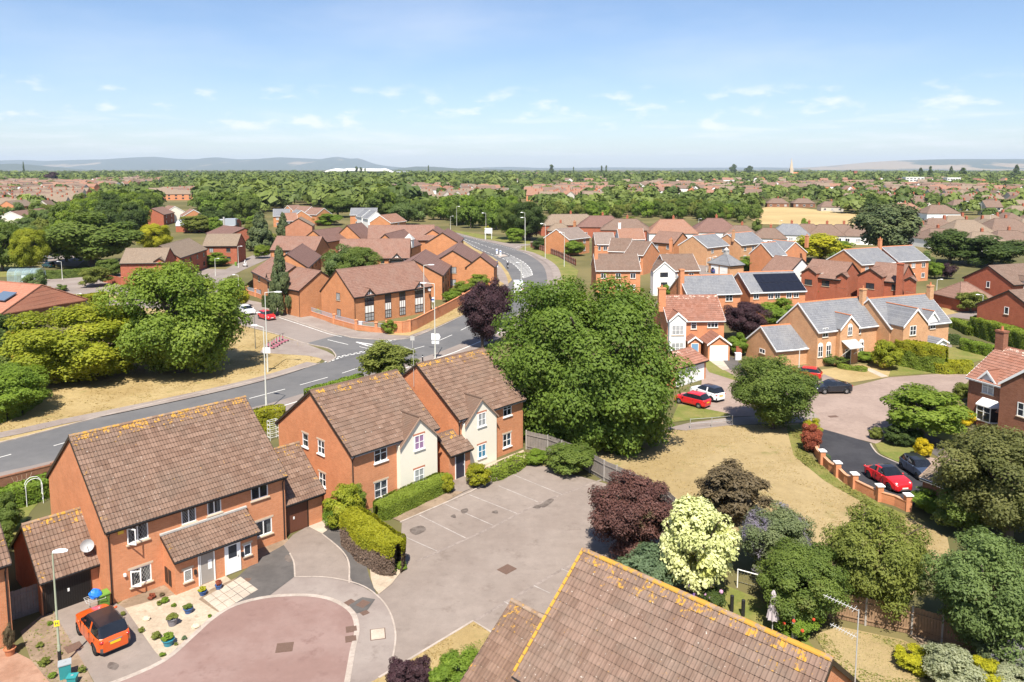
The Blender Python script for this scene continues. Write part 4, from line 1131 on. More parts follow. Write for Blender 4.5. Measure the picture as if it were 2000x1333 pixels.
ax_, az_ = h1.hit('front', 243, 1123)
mb = MB(); h1.fbox(mb, 'front', ax_ - .07, ax_ + .07, az_ - .08, az_ + .08, 0, .14); mb.build('floodlight', M_UPVC, h1.root)
for u, v in ((381, 1117), (473, 1082)):
 ax_, az_ = h1.hit('front', u, v, P_); mb = MB(); h1.fbox(mb, 'front', ax_ - .07, ax_ + .07, az_ - .14, az_ + .14, 0, .12, P_); mb.build('porch_lamp', M_BLACKP, h1.root)
# satellite dish on the gable
def dish(h, face, u, v, r=0.38, label='grey satellite dish on the gable above the garage of the pair house'):
 sc, z = h.hit(face, u, v, .45)
 o, a, n = h.fr(face, 0)
 c = o + a * sc + n * .45 + Vector((0, 0, z))
 d = thing('satellite_dish', label, 'satellite dish', h.o + h.e * c.x - h.n * c.y + Vector((0, 0, c.z)), h.ang)
 mb = MB(); prof = [(r * t, .22 * t * t) for t in np.linspace(0, 1, 6)]
 ax = Vector((-.25, -.75, .45)).normalized(); q = ax.to_track_quat('Z', 'Y')
 mb.lathe(prof, 16); mb.lathe([(a1, b1 - .012) for a1, b1 in prof[::-1]], 16)
 mb.v = [tuple(q @ Vector(p)) for p in mb.v]
 dm = mb.build('reflector', plain('dish_grey', (0.36, 0.37, 0.38), 0.5), d, smooth=True)
 MB().path([tuple(q @ Vector((0, 0, 0))), tuple(q @ Vector((0, -.2, .38)))], .018).build('feed_arm', M_LEAD, d)
 MB().path([(0, 0, 0), tuple(-Vector((n.x, n.y, 0)) * .46 + Vector((0, 0, -.1)))], .025).build('bracket', M_LEAD, d)
dish(h1, 'left', 170.5, 1067)

# its garage on the left
g1 = House('brick_garage', 'small brick garage with closed black door left of the pair house', (78, 1130), (180, 1090), hr=4.55, he=2.35, S=2.9, wall=B_OR, roof=T_BR, ang=45.6, tiles=T_BR, eave=True, cat='garage', single=160, pipes=(0.1,), L=3.5)
g1.garage_door('front', 133, 1146, 2.35, 2.0, mat=plain('black_garage_door', (0.012, 0.011, 0.011), 0.5))
g1.finish(ridge_single=True)
MB().prism([(g1.L + .0, -g1.S - .25, g1.he - .0), (g1.L + .0, 0, g1.hr + .2), (g1.L + .0, 0, g1.hr + .26), (g1.L + .0, -g1.S - .25, g1.he + .06)], (.16, 0, 0)).build('flashing', M_LEAD, g1.root)
# garage on the right of it
g2 = House('brick_garage', 'brick garage with brown door between the pair house and the flats', (551, 982), (607, 961), hr=5.1, he=2.5, S=3.3, wall=B_OR, roof=T_BR, ang=45.6, tiles=T_BR, eave=True, cat='garage', single=160, pipes=False, L=3.2)
g2.garage_door('front', 573, 1004, 2.2, 2.05, mat=M_GARDOOR)
g2.finish(ridge_single=True)
# house cut by the left edge
h0 = House('brick_house', 'brick house end cut off by the left edge below the garage', (14, 1092), hr=8.7, he=4.9, S=5.0, wall=B_OR, roof=T_BR, ang=45.6, L=9.0, anchor='B', eave=True, tiles=T_BR, single=40, pipes=(8.85,))
h0.finish(ridge_single=False)
# ------------------------------------------------ the flats with cream towers
f1 = House('brick_flats', 'nearer orange brick flats block with cream rendered gable tower', (607, 765), (773, 725), hr=8.55, he=4.9, S=5.2, wall=B_OR, roof=T_BR, ang=46.5, tiles=T_BR, deep=True, cat='flats', single=0, fascia=M_SOFFIT, pipes=(0.15,))
kw = dict(lintel=True, sill='white')
f1.win('front', 743.7, 886, 1.25, 1.3, rows=2, curtain=('sides', M_CURTR), **kw); f1.win('front', 744.5, 955.6, 1.25, 1.3, rows=2, curtain=('full', M_CURT), **kw)
for (u, v, w) in ((596, 855.5, .85), (626.7, 867.5, .95), (598.6, 922, .85), (629.4, 937, .95)): f1.win('left', u, v, w, 1.1, cols=1 if u < 597 else 2, rows=2, curtain=('sides', M_CURT), **kw)
f1.finish()
TP = 0.45
wx0, wx1 = f1.hit('front', 782, 905, TP)[0], f1.hit('front', 854, 880, TP)[0]
f1.gablet(at=((wx0 + wx1) / 2, f1.hit('front', 820, 816, TP)[1]), w=wx1 - wx0, p=TP, wall=M_REN, roof=T_BR, barge=M_BGREY, slope=1.0, board=0.05)
for v, cm in ((863.7, 'p'), (929.4, 'w')):
 f1.win('front', 818.7, v, 1.0, 1.2, proud=TP, rows=2, sill='white', lintel=plain('arch_brick', (0.42, 0.17, 0.10), .9), pane=glass_pane('lilac_netted_pane', (0.28, 0.17, 0.30)) if cm == 'p' else M_GLN)
f2 = House('brick_flats', 'farther orange brick flats block with cream gable tower beside the big tree', (815, 713), (945, 683), hr=8.55, he=4.9, S=5.3, wall=B_OR, roof=T_BR, ang=46.5, tiles=T_BR, deep=True, cat='flats', single=0, fascia=M_SOFFIT, pipes=(0.15,))
f2.win('front', 991.3, 800, 1.1, 1.25, rows=2, curtain=('sides', M_CURTY), sill='white'); f2.win('front', 990.5, 860, 1.1, 1.25, rows=2, curtain=('sides', M_CURTB), **kw)
f2.finish()
wx0, wx1 = f2.hit('front', 909, 880, TP)[0], f2.hit('front', 970, 845, TP)[0]
f2.gablet(at=((wx0 + wx1) / 2, f2.hit('front', 942, 779, TP)[1]), w=wx1 - wx0, p=TP, wall=M_REN, roof=T_BR, barge=M_BGREY, slope=1.0, board=0.05)
for v, c in ((819.5, M_GLN), (881, glass_pane('blue_blind_pane', (0.06, 0.20, 0.32)))):
 f2.win('front', 941, v, .95, 1.2, proud=TP, rows=2, sill='white', lintel=plain('arch_brick', (0.42, 0.17, 0.10), .9), pane=c)
# entrance link between the two blocks
lk = House('entrance_porch', 'low tiled entrance porch with dark door between the two flats blocks', (852, 852), (877, 862), hr=3.6, he=2.5, S=1.6, wall=B_OR, roof=T_BR, ang=46.5, L=2.4, cat='porch', tiles=T_BR, single=0, pipes=False)
lk.door('front', at=1.2, w=0.95, h=2.0, mat=plain('navy_door', (0.03, 0.03, 0.05), .4)); lk.finish()
# aerial on the gable of the farther block
def aerial(p, h, label, boom=True, lean=0.0):
 a = thing('tv_aerial', label, 'aerial', p, 0)
 MB().path([(0, 0, 0), (lean, 0, h)], .022).build('mast', M_LEAD, a)
 mb = MB(); dx, dy = math.cos(2.4), math.sin(2.4)
 for q, L_ in (((h - .05), 1.3), ((h - 1.1), 1.0))[:2 if boom == 2 else 1]:
  mb.tube((lean, 0, q), (lean + dx * L_, dy * L_, q + .12), .014, n=5)
  for i in range(9):
   t = .12 + i * .1; c = Vector((lean + dx * L_ * t, dy * L_ * t, q + .12 * t)); k = Vector((-dy, dx, 0)) * (.16 + (0.1 if i == 0 else 0))
   mb.tube(c - k, c + k, .009, n=4)
 mb.build('antenna', M_LEAD, a)
p = f2.o + Vector((0, 0, 6.5)) - f2.n * 0.4 - f2.e * .1
aerial(p, 3.4, 'thin tv aerial on the gable between the two flats blocks')

# ------------------------------------------------ the roof at the bottom of the picture
b1 = House('brick_house', 'big brown tiled house roof with orange lichen along the bottom edge', (1143, 1080), (1620, 1290), hr=8.45, he=4.9, S=4.35, wall=B_OR, roof=T_BR2, ang=-44.2, tiles=T_BR2, pipes=(0.2,), fascia=M_BROWNF, barge=M_BROWNF, ridge=T_RIDGE2)
b1.finish(ridge_single=True)
mb = MB(); mb.box(-.12 - .02, -.12 + .1, -.2, .2, 8.5, 8.53)
# mortared, lichened verge down the left end
n = 16; mb = MB()
for i in range(n):
 t0, t1 = i / n, (i + 1) / n - .01
 ya, yb_ = -t0 * (b1.S + b1.oh), -t1 * (b1.S + b1.oh); za, zb_ = b1.hr - (-ya) * b1.tan + .13, b1.hr - (-yb_) * b1.tan + .13
 mb.prism([(-.18, ya, za), (-.18, yb_, zb_), (-.18, yb_, zb_ + .05), (-.18, ya, za + .05)], (.14, 0, 0))
mb.at = {'lich': [rnd.choice((.6, .9)) for _ in mb.v], 'tint': [.5] * len(mb.v)}
mb.build('verge', tile_mat('verge_lichen', (0.33, 0.24, 0.12), (0.5, 0.33, 0.08), (0.40, 0.27, 0.1), base_l=0.9), b1.root)
b2 = House('brick_garage', 'low brown tiled garage roof joined to the big roof at the bottom', (1003, 1178), hr=4.95, he=2.6, S=3.1, wall=B_OR, roof=T_BR, ang=-44.2, L=4.2, tiles=T_BR, single=160, cat='garage', pipes=False, ridge=T_VERGE)
b2.finish(ridge_single=True)
b2.garage_door('front', at=1.9, w=2.3, mat=plain('grey_garage_door', (0.45, 0.46, 0.5), .5))
aerial(b1.o + b1.e * (b1.L + .35) + Vector((0, 0, 3.2)) - b1.n * 1.7, 6.6, 'tall aerial mast with two antennas beside the big roof at bottom', boom=2)
# ================================================================== HOUSES OF THE MIDDLE DISTANCE
FB = M_BROWNF
def timber_bay(h, u, v, w=1.9, gable=True, zp=None, low=True):
 "bay strip of dark framed windows over white panels, with a small half-timbered gable above"
 sc, z = h.hit('front', u, v)
 if gable:
  g = h.gablet(at=(sc, h.he + .95), w=w + .3, zb=h.he - .5, p=0.12, wall=M_WREN, roof=h.roofm, barge=FB, slope=1.0)
  mb = MB()
  for q in (-.45, 0, .45): h.fbox(mb, 'front', sc + q - .05, sc + q + .05, h.he - .45, h.he + .75 - abs(q), .002, .04, .12)
  mb.build('timber', FB, g)
 h.win('front', at=(sc, h.he - 1.15), w=w, h=1.5, cols=3, rows=2, frame=FB, pane=M_GLD, sill=False)
 mb = MB(); h.fbox(mb, 'front', sc - w / 2, sc + w / 2, h.he - 3.1, h.he - 1.96, -.01, .03); p = mb.build('infill_panel', M_WREN, h.root)
 mb = MB()
 for q in range(4): x = sc - w / 2 + (w - .08) * q / 3; h.fbox(mb, 'front', x, x + .08, h.he - 3.1, h.he - 1.96, .028, .05)
 mb.build('timber', FB, p)
 if low: h.win('front', at=(sc, h.he - 3.85), w=w, h=1.4, cols=3, rows=2, frame=FB, pane=M_GLN, sill=False)

c1 = House('care_home_wing', 'long orange brick care home wing with black and white timber bays at the road corner', (657, 528), (808, 511), hr=8.9, S=4.8, wall=B_OR2, roof=R_CARE, cat='care home')
for u, v in ((721, 575), (818, 556)): timber_bay(c1, u, v)
for u in (757.5, 785.5): timber_bay(c1, u, 568, w=1.35, gable=False)
for u, v in ((660.5, 579.5), (662, 611)): c1.win('left', u, v, 1.1, 1.25, frame=FB, pane=M_GLN, lintel=False)
c1.finish(chim=())
dish(c1, 'front', 838, 567, .3, 'small dish at the right corner of the timber bayed wing')
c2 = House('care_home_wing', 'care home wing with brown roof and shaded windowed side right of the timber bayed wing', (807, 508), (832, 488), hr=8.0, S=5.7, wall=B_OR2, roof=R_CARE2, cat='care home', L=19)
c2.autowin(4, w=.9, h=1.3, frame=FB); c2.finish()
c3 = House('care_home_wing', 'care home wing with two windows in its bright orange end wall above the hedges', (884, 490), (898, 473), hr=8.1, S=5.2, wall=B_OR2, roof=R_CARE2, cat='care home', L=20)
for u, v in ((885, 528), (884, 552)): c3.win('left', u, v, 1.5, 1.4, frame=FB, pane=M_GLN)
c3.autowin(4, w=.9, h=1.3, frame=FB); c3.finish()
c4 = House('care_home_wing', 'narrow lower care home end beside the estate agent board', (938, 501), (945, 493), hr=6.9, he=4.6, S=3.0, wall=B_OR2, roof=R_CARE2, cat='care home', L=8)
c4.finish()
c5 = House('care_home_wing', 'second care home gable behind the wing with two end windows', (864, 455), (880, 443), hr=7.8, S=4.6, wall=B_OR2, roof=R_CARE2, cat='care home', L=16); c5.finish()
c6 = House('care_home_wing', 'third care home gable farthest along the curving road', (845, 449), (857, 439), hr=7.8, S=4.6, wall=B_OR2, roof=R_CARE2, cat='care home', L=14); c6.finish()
c7 = House('care_home_wing', 'long plain reddish roofed care home range at the back of the courtyard', (720, 441), (848, 440), hr=8.9, S=5.5, wall=B_OR2, roof=R_CARE, cat='care home'); c7.autowin(6, w=1, h=1.2, frame=FB); c7.finish()
c8 = House('care_home_wing', 'broad care home range with a timber gabled window facing the courtyard trees', (665, 468), (801, 467), hr=8.9, S=5.2, wall=B_OR2, roof=R_CARE, cat='care home')
timber_bay(c8, 775, 510, w=3.4); c8.win('front', 747, 510, .9, 1.2, frame=FB); c8.win('front', 793, 510, .9, 1.2, frame=FB); c8.finish()
c9 = House('care_home_wing', 'reddish roofed care home range on the left behind the spruce', (542, 462), (629, 463), hr=8.0, S=4.6, wall=B_OR2, roof=R_CARE, cat='care home'); c9.autowin(4, frame=FB); c9.finish()
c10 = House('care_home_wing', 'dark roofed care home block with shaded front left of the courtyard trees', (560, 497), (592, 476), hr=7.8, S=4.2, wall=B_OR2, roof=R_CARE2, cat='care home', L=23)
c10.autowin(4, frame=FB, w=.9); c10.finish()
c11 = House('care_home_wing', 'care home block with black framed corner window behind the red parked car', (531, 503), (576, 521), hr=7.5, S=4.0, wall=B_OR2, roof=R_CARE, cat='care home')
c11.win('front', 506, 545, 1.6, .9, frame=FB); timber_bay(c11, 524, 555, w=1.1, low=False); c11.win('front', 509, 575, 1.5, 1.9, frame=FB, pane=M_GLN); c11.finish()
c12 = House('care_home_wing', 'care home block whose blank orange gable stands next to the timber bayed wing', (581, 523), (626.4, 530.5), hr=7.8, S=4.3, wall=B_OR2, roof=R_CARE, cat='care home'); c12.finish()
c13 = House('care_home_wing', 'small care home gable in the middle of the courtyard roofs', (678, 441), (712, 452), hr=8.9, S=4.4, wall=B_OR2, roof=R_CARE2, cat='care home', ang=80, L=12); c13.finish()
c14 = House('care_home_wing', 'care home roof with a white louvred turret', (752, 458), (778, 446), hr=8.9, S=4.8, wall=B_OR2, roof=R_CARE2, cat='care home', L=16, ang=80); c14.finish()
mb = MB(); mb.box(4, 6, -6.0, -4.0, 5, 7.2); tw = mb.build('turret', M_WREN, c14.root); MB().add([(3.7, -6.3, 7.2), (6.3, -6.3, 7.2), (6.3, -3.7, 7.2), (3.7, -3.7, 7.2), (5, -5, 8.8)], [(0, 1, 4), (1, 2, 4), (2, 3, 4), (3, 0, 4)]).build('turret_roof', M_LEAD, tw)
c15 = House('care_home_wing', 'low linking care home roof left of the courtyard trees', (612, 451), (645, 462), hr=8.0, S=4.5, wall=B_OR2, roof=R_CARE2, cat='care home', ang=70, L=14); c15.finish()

def quick(label, A, B, S=4.4, hr=7.8, he=5.0, wall=None, roof=None, n=3, frame=None, chim=(), group=None, name='detached_house', rows=(1.4, 3.8), left=None, **k):
 h = House(name, label, A, B, hr=hr, he=he, S=S, wall=wall or B_OR2, roof=roof or R_BRN, barge=k.pop('barge', M_UPVC), group=group, pipes=k.pop('pipes', False), **k)
 if n: h.autowin(n, frame=frame or M_UPVC, rows=rows)
 if left: h.autowin(left, 'left', frame=frame or M_UPVC, w=.8, rows=rows)
 h.finish(chim=chim)
 return h
# left estate
quick('brick house with tan roof and small front gable behind the large left tree', (247, 486), (331, 485), 4.2, wall=B_RED, roof=R_TAN, n=0, barge=FB, frame=FB).gablet(at=(8.4, 6.0), w=2.2, p=0.1, barge=FB)
L2 = quick('long tan roofed house running back behind the small gabled brick house', (312, 481), (369, 466), 4.4, wall=B_RED, roof=R_TAN, n=4, barge=FB, frame=FB)
quick('tan roofed brick house beside the lane below the curved barn', (405, 458), (469, 458), 4.4, wall=B_RED, roof=R_TAN, n=2, barge=FB, frame=FB, ang=4)
quick('brick house with pale roof whose pinkish gable faces the care home', (583, 427), (602, 417), 4.8, wall=brick_mat('pink_brick', (0.46, 0.2, 0.12), (0.40, 0.16, 0.09), (0.42, 0.26, 0.18)), roof=R_TAN, n=2, barge=FB, frame=FB, L=9)
quick('slate roofed house at the left of the brown roofed row by the wood', (534, 409), (566, 408), 4.5, roof=R_SLATE, n=2, barge=M_UPVC, ang=15)
quick('red tiled house between the slate roofs by the wood', (556, 417), (578, 416), 4.5, roof=R_RUST, n=2, ang=20)
quick('small slate house with white bargeboards by the wood', (578, 410), (597, 413), 4.2, roof=R_SLATE, n=2, L=9, ang=-60)
for k_, (a, b) in enumerate((((562, 402), (583, 401)), ((585, 403), (608, 404)))):
 quick(('rearmost brown roof of the row at the edge of the wood', 'middle brown roof of the row at the edge of the wood')[k_], a, b, 4.4, roof=R_BRN, n=2)
quick('brown roofed house with bright orange gable at the edge of the wood', (608, 406), (634, 407), 4.5, roof=R_BRN, n=1, ang=-35)
quick('wide slate house left of the stepped white gables', (686, 407), (738, 406), 5.0, roof=R_SLATE, n=2, ang=5)
for k_, (a, b) in enumerate((((722, 412), (712, 409)), ((733, 416), (724, 412)))):
 quick(('upper slate roof of the stepped white edged gables', 'lower slate roof of the stepped white edged gables')[k_], b, a, 3.6, roof=R_SLATE, wall=M_WREN, n=0, ang=-65, L=9)
quick('rust roofed house with orange gable at the end of the stepped gables', (742, 421), (760, 418), 4.6, roof=R_RUST, n=1, ang=70, L=13)
quick('brown roofed house with a dark gable in the left wood clearing', (296, 408), (318, 404), 5.0, wall=B_RED, roof=R_BRN, n=2, barge=FB)
quick('cream gabled house between the left woods', (328, 402), (352, 408), 4.6, wall=M_REN, roof=R_BRN, n=2, ang=-50, L=11)
quick('long cream gabled house at the far left behind the trees', (20, 414), (82, 407), 6.0, wall=M_REN, roof=R_BRN, n=4)
quick('orange gabled house right of the cream one between the woods', (372, 408), (385, 412), 4.5, roof=R_BRN, n=1, ang=-60, L=10)
# right estate, far rows first
quick('grey brown roofed house with an orange gable beside the right-hand verge', (1087, 448), (1128, 444), 4.6, roof=roof_mat('greybrown_roof', (0.2, 0.155, 0.135), (0.25, 0.2, 0.17)), n=2, chim=((10, .5, 9.6),))
quick('first grey brown roof of the terrace beyond the big tree', (1160, 455), (1197, 455), 4.8, roof=roof_mat('greybrown_roof', (0.2, 0.155, 0.135), (0.25, 0.2, 0.17)), n=3, wall=B_OR)
quick('middle reddish roof of the terrace beyond the big tree', (1194, 466), (1234, 467), 4.8, roof=R_BUNG, n=2, wall=B_OR, frame=M_UPVC)
quick('right end roof of the terrace beyond the big tree', (1236, 471), (1272, 473), 4.8, roof=R_BUNG, n=2, wall=B_OR, chim=((11, -2, 9.0),))
quick('white gabled house with pale orange roof behind the terrace', (1206, 447), (1255, 447), 4.5, wall=M_WREN, roof=R_RUST, n=3, chim=((0.6, 0, 9.6),))
quick('house with a broad flat brown roof half hidden by the big tree top', (1160, 497), (1244, 497), 4.8, wall=B_OR, roof=R_BUNG, n=3, chim=((.3, -1.5, 9.6),))
quick('brown roofed house with orange brick gable turned to the right', (1288, 452), (1333, 455), 4.3, roof=R_BRN, wall=B_OR2, n=2, barge=FB)
h = quick('white fronted house with dark windows in its gable and brown roof', (1290, 498), (1352, 497), 4.3, wall=B_OR, roof=R_BUNG, n=2)
h.gablet(1298, 512, w=4.6, p=1.6, wall=M_WREN, barge=M_UPVC, slope=.85); h.win('front', 1297, 537, 1.7, .95, proud=1.6, frame=M_BLACKP, sill=False); h.win('front', 1297, 556, 1.4, .9, proud=1.6, frame=M_BLACKP, sill=False)
h = quick('orange brick slate house with tall blank gable left of the chimney house', (1353.5, 461), (1396, 457), 4.6, wall=B_YEL, roof=R_SLATE, n=2, ridge=M_RIDGEO)
h = quick('orange brick slate house with a brick chimney stack on its gable', (1421, 457), (1467, 453), 4.6, wall=B_YEL, roof=R_SLATE, n=3, ridge=M_RIDGEO, chim=((-.1, -2.0, 8.8),))
h = House('garage_block', 'hip roofed slate garage with white doors and a cupola', (1405, 497), (1432, 495), hr=5.0, he=2.6, S=3.6, wall=B_YEL, roof=R_SLATE, hip=2.2, cat='garage', pipes=False)
h.garage_door('left', at=-1.6, w=2.4, mat=M_WDOOR); h.garage_door('left', at=1.4, w=2.4, mat=M_WDOOR); h.finish()
mb = MB(); mb.box(h.L / 2 - .5, h.L / 2 + .5, -.5, .5, 4.8, 5.9); mb.lathe([(.75, 5.9), (.0, 6.7)], 8, (h.L / 2, 0, 0)); mb.build('cupola', M_LEAD, h.root)
h = quick('slate house with orange ridge tiles right of the chimney stack', (1511, 469), (1553, 473), 4.6, wall=B_OR, roof=R_SLATE, n=2, ridge=M_RIDGEO, chim=((9.5, .6, 9.6),))
h = quick('lower slate wing with a small window in its shaded gable', (1487, 475), (1514, 473), 3.4, hr=7.8, wall=B_OR, roof=R_SLATE, n=2, ridge=M_RIDGEO)
h = quick('half timbered brown roofed house behind the solar panels', (1515, 500), (1566, 506), 4.0, hr=7.6, he=4.8, wall=M_WREN, roof=R_BRN, n=0, barge=FB)
for x in (1.2, 4.0, 6.8): h.win('front', at=(x, 3.7), w=1.2, h=1.0, frame=FB)
h = quick('brown roofed red brick house with dark windows left of the tall chimney house', (1588, 507), (1664, 514), 4.4, wall=B_RED, roof=R_BRN, n=0, barge=FB)
h.gablet(at=(2.0, 6.7), w=3.0, p=1.0, barge=FB); h.win('front', at=(2.0, 3.9), w=1.5, h=1.1, frame=FB, proud=1.0)
for x in (5, 8.2): h.win('front', at=(x, 3.9), w=1.5, h=1.1, frame=FB)
h.gablet(at=(8.2, 6.2), w=2.0, p=.1, barge=FB)
h = quick('brown roofed red brick house with a tall chimney on its right end', (1712, 513), (1774, 518), 4.4, wall=B_RED, roof=R_BRN, n=0, barge=FB)
h.gablet(at=(.9, 7.2), w=4.4, p=1.4, barge=FB); h.win('front', at=(1.0, 3.9), w=1.5, h=1.1, frame=FB, proud=1.4)
for x in (5.0, 7.6): h.win('front', at=(x, 3.9), w=1.2, h=1.1, frame=FB)
h.gablet(at=(7.6, 6.1), w=1.9, p=.1, barge=FB)
mb = MB(); mb.box(h.L - .4, h.L + .6, -5.2, -4.4, 0, 8.4); mb.box(h.L - .5, h.L + .7, -5.3, -4.3, 8.4, 8.6); mb.build('chimney', B_RED, h.root)
quick('left slate roof of the pair behind the red brick houses', (1649, 488), (1713, 484), 4.8, wall=B_OR, roof=R_SLATE, n=3, ridge=M_RIDGEO, chim=((11.5, 0, 9.8),))
quick('right slate roof of the pair behind the red brick houses', (1722, 483), (1781, 480), 4.8, wall=B_OR, roof=R_SLATE, n=3, ridge=M_RIDGEO)
# slate houses and the solar roof
r2 = quick('long slate roofed house behind the red tiled house', (1326, 540), (1428, 537), 3.6, hr=7.5, he=4.9, wall=B_OR, roof=R_SLATE, n=0, ridge=M_RIDGEO, chim=())
r2.win('front', 1424, 582, 1.3, 1.2, rows=2)
mb = MB(); mb.box(-.45, .3, -1.6, -.9, 0, 8.7); mb.box(-.52, .37, -1.67, -.83, 8.7, 8.9); mb.build('chimney', B_OR, r2.root)
r3 = quick('slate roofed house carrying black solar panels', (1443, 533), (1548, 530), 4.3, hr=7.7, he=4.9, wall=B_OR, roof=R_SLATE, n=0, ridge=M_RIDGEO)
for u, v in ((1477, 577), (1505.5, 576.5), (1518.5, 576), (1541, 575), (1555, 574)): r3.win('front', u, v, 1.0, 1.35, rows=2)
# solar panels: each panel a part
M_SOL = plain('solar_cell', (0.012, 0.013, 0.02), 0.18, spec=0.6)
arr = thing('solar_array', 'black solar array on the slate roof, two rows of panels', 'solar panels', r3.root.location, r3.ang)
ct = math.atan(r3.tan)
for i in range(7):
 for j in range(2):
  x0 = 2.3 + i * 1.18; d0 = .8 + j * 2.35
  a = Vector((x0, -d0 * math.cos(ct), r3.hr - d0 * math.sin(ct) + .16)); dn = Vector((0, -math.cos(ct), -math.sin(ct)))
  MB().obox(a, Vector((1.14, 0, 0)), dn * 2.25, Vector((0, -math.sin(ct), math.cos(ct))) * .05).build('solar_panel', M_SOL, arr)
# red tiled house with blue door
r1 = House('detached_house', 'red tiled house with white two storey bay, blue door and white garage', (1291, 578.5), (1398.5, 577.5), hr=7.75, he=5.0, S=3.9, wall=B_OR, roof=T_RED, barge=M_UPVC, fascia=M_UPVC, pipes=False, tiles=T_RED, single=0)
r1.win('front', 1355, 634, .8, 1.35, cols=1, rows=2); r1.win('front', 1392, 632, 1.5, 1.2, cols=3, rows=2)
r1.finish(chim=((-.3, -1.6, 9.2, 1.0, .8),))
xb = r1.hit('front', 1324, 640, 1.0)[0]
r1.gablet(at=(xb, 6.2), w=2.3, p=1.0, wall=M_WREN, roof=T_RED, barge=M_UPVC, slope=.9)
for z in (1.3, 3.75): r1.win('front', at=(xb, z), w=1.7, h=1.35, proud=1.0, cols=3, rows=2, pane=M_GLN)
def porch_gable(h, xc, w, p, zp, wall, roof, barge, slope=.75, ridge=None):
 g = MB(); y0 = -h.S - p; ze = zp - w / 2 * slope
 g.prism([(xc - w / 2, y0, 0), (xc + w / 2, y0, 0), (xc + w / 2, y0, ze), (xc, y0, zp), (xc - w / 2, y0, ze)], (0, p + .1, 0))
 o = g.build('porch_wall', wall, h.root); mb = MB(); wl = w / 2 + .2; zl = zp - wl * slope
 for sg in (-1, 1):
  mb.prism([(xc, y0 - .2, zp), (xc + sg * wl, y0 - .2, zl), (xc + sg * wl, y0 - .2, zl + .1), (xc, y0 - .2, zp + .1)], (0, p + .2, 0))
  for q in range(4):
   a = (q + .9) / 4; mb.box(xc + sg * wl * a - .03, xc + sg * wl * a + .03, y0 - .2, y0 + p, zp - wl * a * slope + .09, zp - wl * a * slope + .125)
 r = mb.build('porch_roof', roof, h.root); mb = MB()
 for sg in (-1, 1): mb.prism([(xc, y0 - .25, zp + .1), (xc + sg * wl, y0 - .25, zl + .1), (xc + sg * wl, y0 - .25, zl - .12), (xc, y0 - .25, zp - .15)], (0, .05, 0))
 mb.build('bargeboard', barge, r)
 return o
xd = r1.hit('front', 1357, 675, 1.9)[0]; porch_gable(r1, xd, 1.7, 1.9, 3.0, B_OR, T_RED, M_UPVC); r1.door('front', at=xd, proud=1.9, mat=plain('blue_door', (0.16, 0.30, 0.46), .45), w=.9, h=1.95)
xg = r1.hit('front', 1404, 685, 3.6)[0]; porch_gable(r1, xg, 3.0, 3.6, 3.5, B_OR, T_RED, M_UPVC); r1.garage_door('front', at=xg, proud=3.6, w=2.35, h=2.05, mat=M_WDOOR, vertical=False, handle=False)
# corner of the garage block below the big tree
gg = House('garage_block', 'rust roofed double garage with white door half hidden by the big tree', (1379, 702), hr=3.5, he=2.5, S=2.4, wall=B_OR, roof=T_RED, ang=42, L=6.5, anchor='B', eave=True, cat='garage', pipes=False, barge=FB, tiles=T_RED, single=0)
gg.garage_door('front', at=3.2, w=5.6, mat=M_WDOOR, vertical=False, handle=False); gg.finish()
# slate houses at the green
r11 = House('detached_house', 'honey brick slate house with arched windows and open porch canopy', (1560, 592.5), (1691, 580), hr=8.0, he=4.9, S=3.5, wall=B_YEL, roof=R_SLATE, ridge=M_RIDGEO, barge=M_UPVC, fascia=M_UPVC, pipes=False)
r11.win('front', 1612, 650, 1.0, 1.25, cols=2, rows=2); r11.win('front', 1676, 645, 1.0, 1.1, cols=2, rows=2)
for u, v in ((1602, 687), (1618, 685), (1682, 679)): r11.win('front', u, v, .85, 1.5, rows=2, arch=True)
r11.finish(chim=((10.9, -.9, 9.4),))
xp = r11.hit('front', 1661, 622, .7)[0]; r11.gablet(at=(xp, 6.6), w=3.4, p=.7, barge=M_UPVC, slope=.95, ridge=M_RIDGEO); r11.win('front', 1660, 647, .8, 1.2, proud=.7, rows=2, arch=True)
xq = r11.hit('front', 1656, 690, .7)[0]
mb = MB(); y0 = -r11.S - .7
mb.prism([(xq - 1.3, y0 - 1.5, 2.5), (xq + 1.3, y0 - 1.5, 2.5), (xq + 1.3, y0, 3.3), (xq - 1.3, y0, 3.3)], (0, 0, .08)); mb.build('porch_canopy', M_LEAD, r11.root)
mb = MB(); mb.path([(xq - 1.1, y0, 1.3), (xq - 1.1, y0 - 1.3, 2.5)], .06); mb.path([(xq + 1.1, y0, 1.3), (xq + 1.1, y0 - 1.3, 2.5)], .06); mb.build('bracket', M_UPVC, r11.root)
r11.door('front', at=xq, proud=.7, mat=plain('dark_door', (.03, .03, .03), .4))
r13 = House('brick_garage', 'slate roofed honey brick garage left of the arched window house', (1487, 638.5), (1560, 633), hr=4.8, he=2.4, S=3.2, wall=B_YEL, roof=R_SLATE, ridge=M_RIDGEO, barge=M_UPVC, fascia=M_UPVC, cat='garage', pipes=False)
r13.win('left', 1489, 686, 1.2, .6, cols=2); r13.finish()
r12 = House('detached_house', 'honey brick slate house with large front gable and red front door', (1698, 584.5), (1812, 574.5), hr=8.1, he=4.9, S=3.6, wall=B_YEL, roof=R_SLATE, ridge=M_RIDGEO, barge=M_UPVC, fascia=M_UPVC, pipes=False)
r12.finish(chim=((r12.L - .3, -.6, 9.5),))
xp = r12.hit('front', 1791, 606, 2.0)[0]; r12.gablet(at=(xp, 7.5), w=4.6, p=2.0, barge=M_UPVC, slope=.95, ridge=M_RIDGEO); r12.win('front', 1783, 646, 1.15, 1.3, proud=2.0, rows=2); r12.win('front', 1780, 677, 1.3, 1.2, proud=2.0, rows=2)
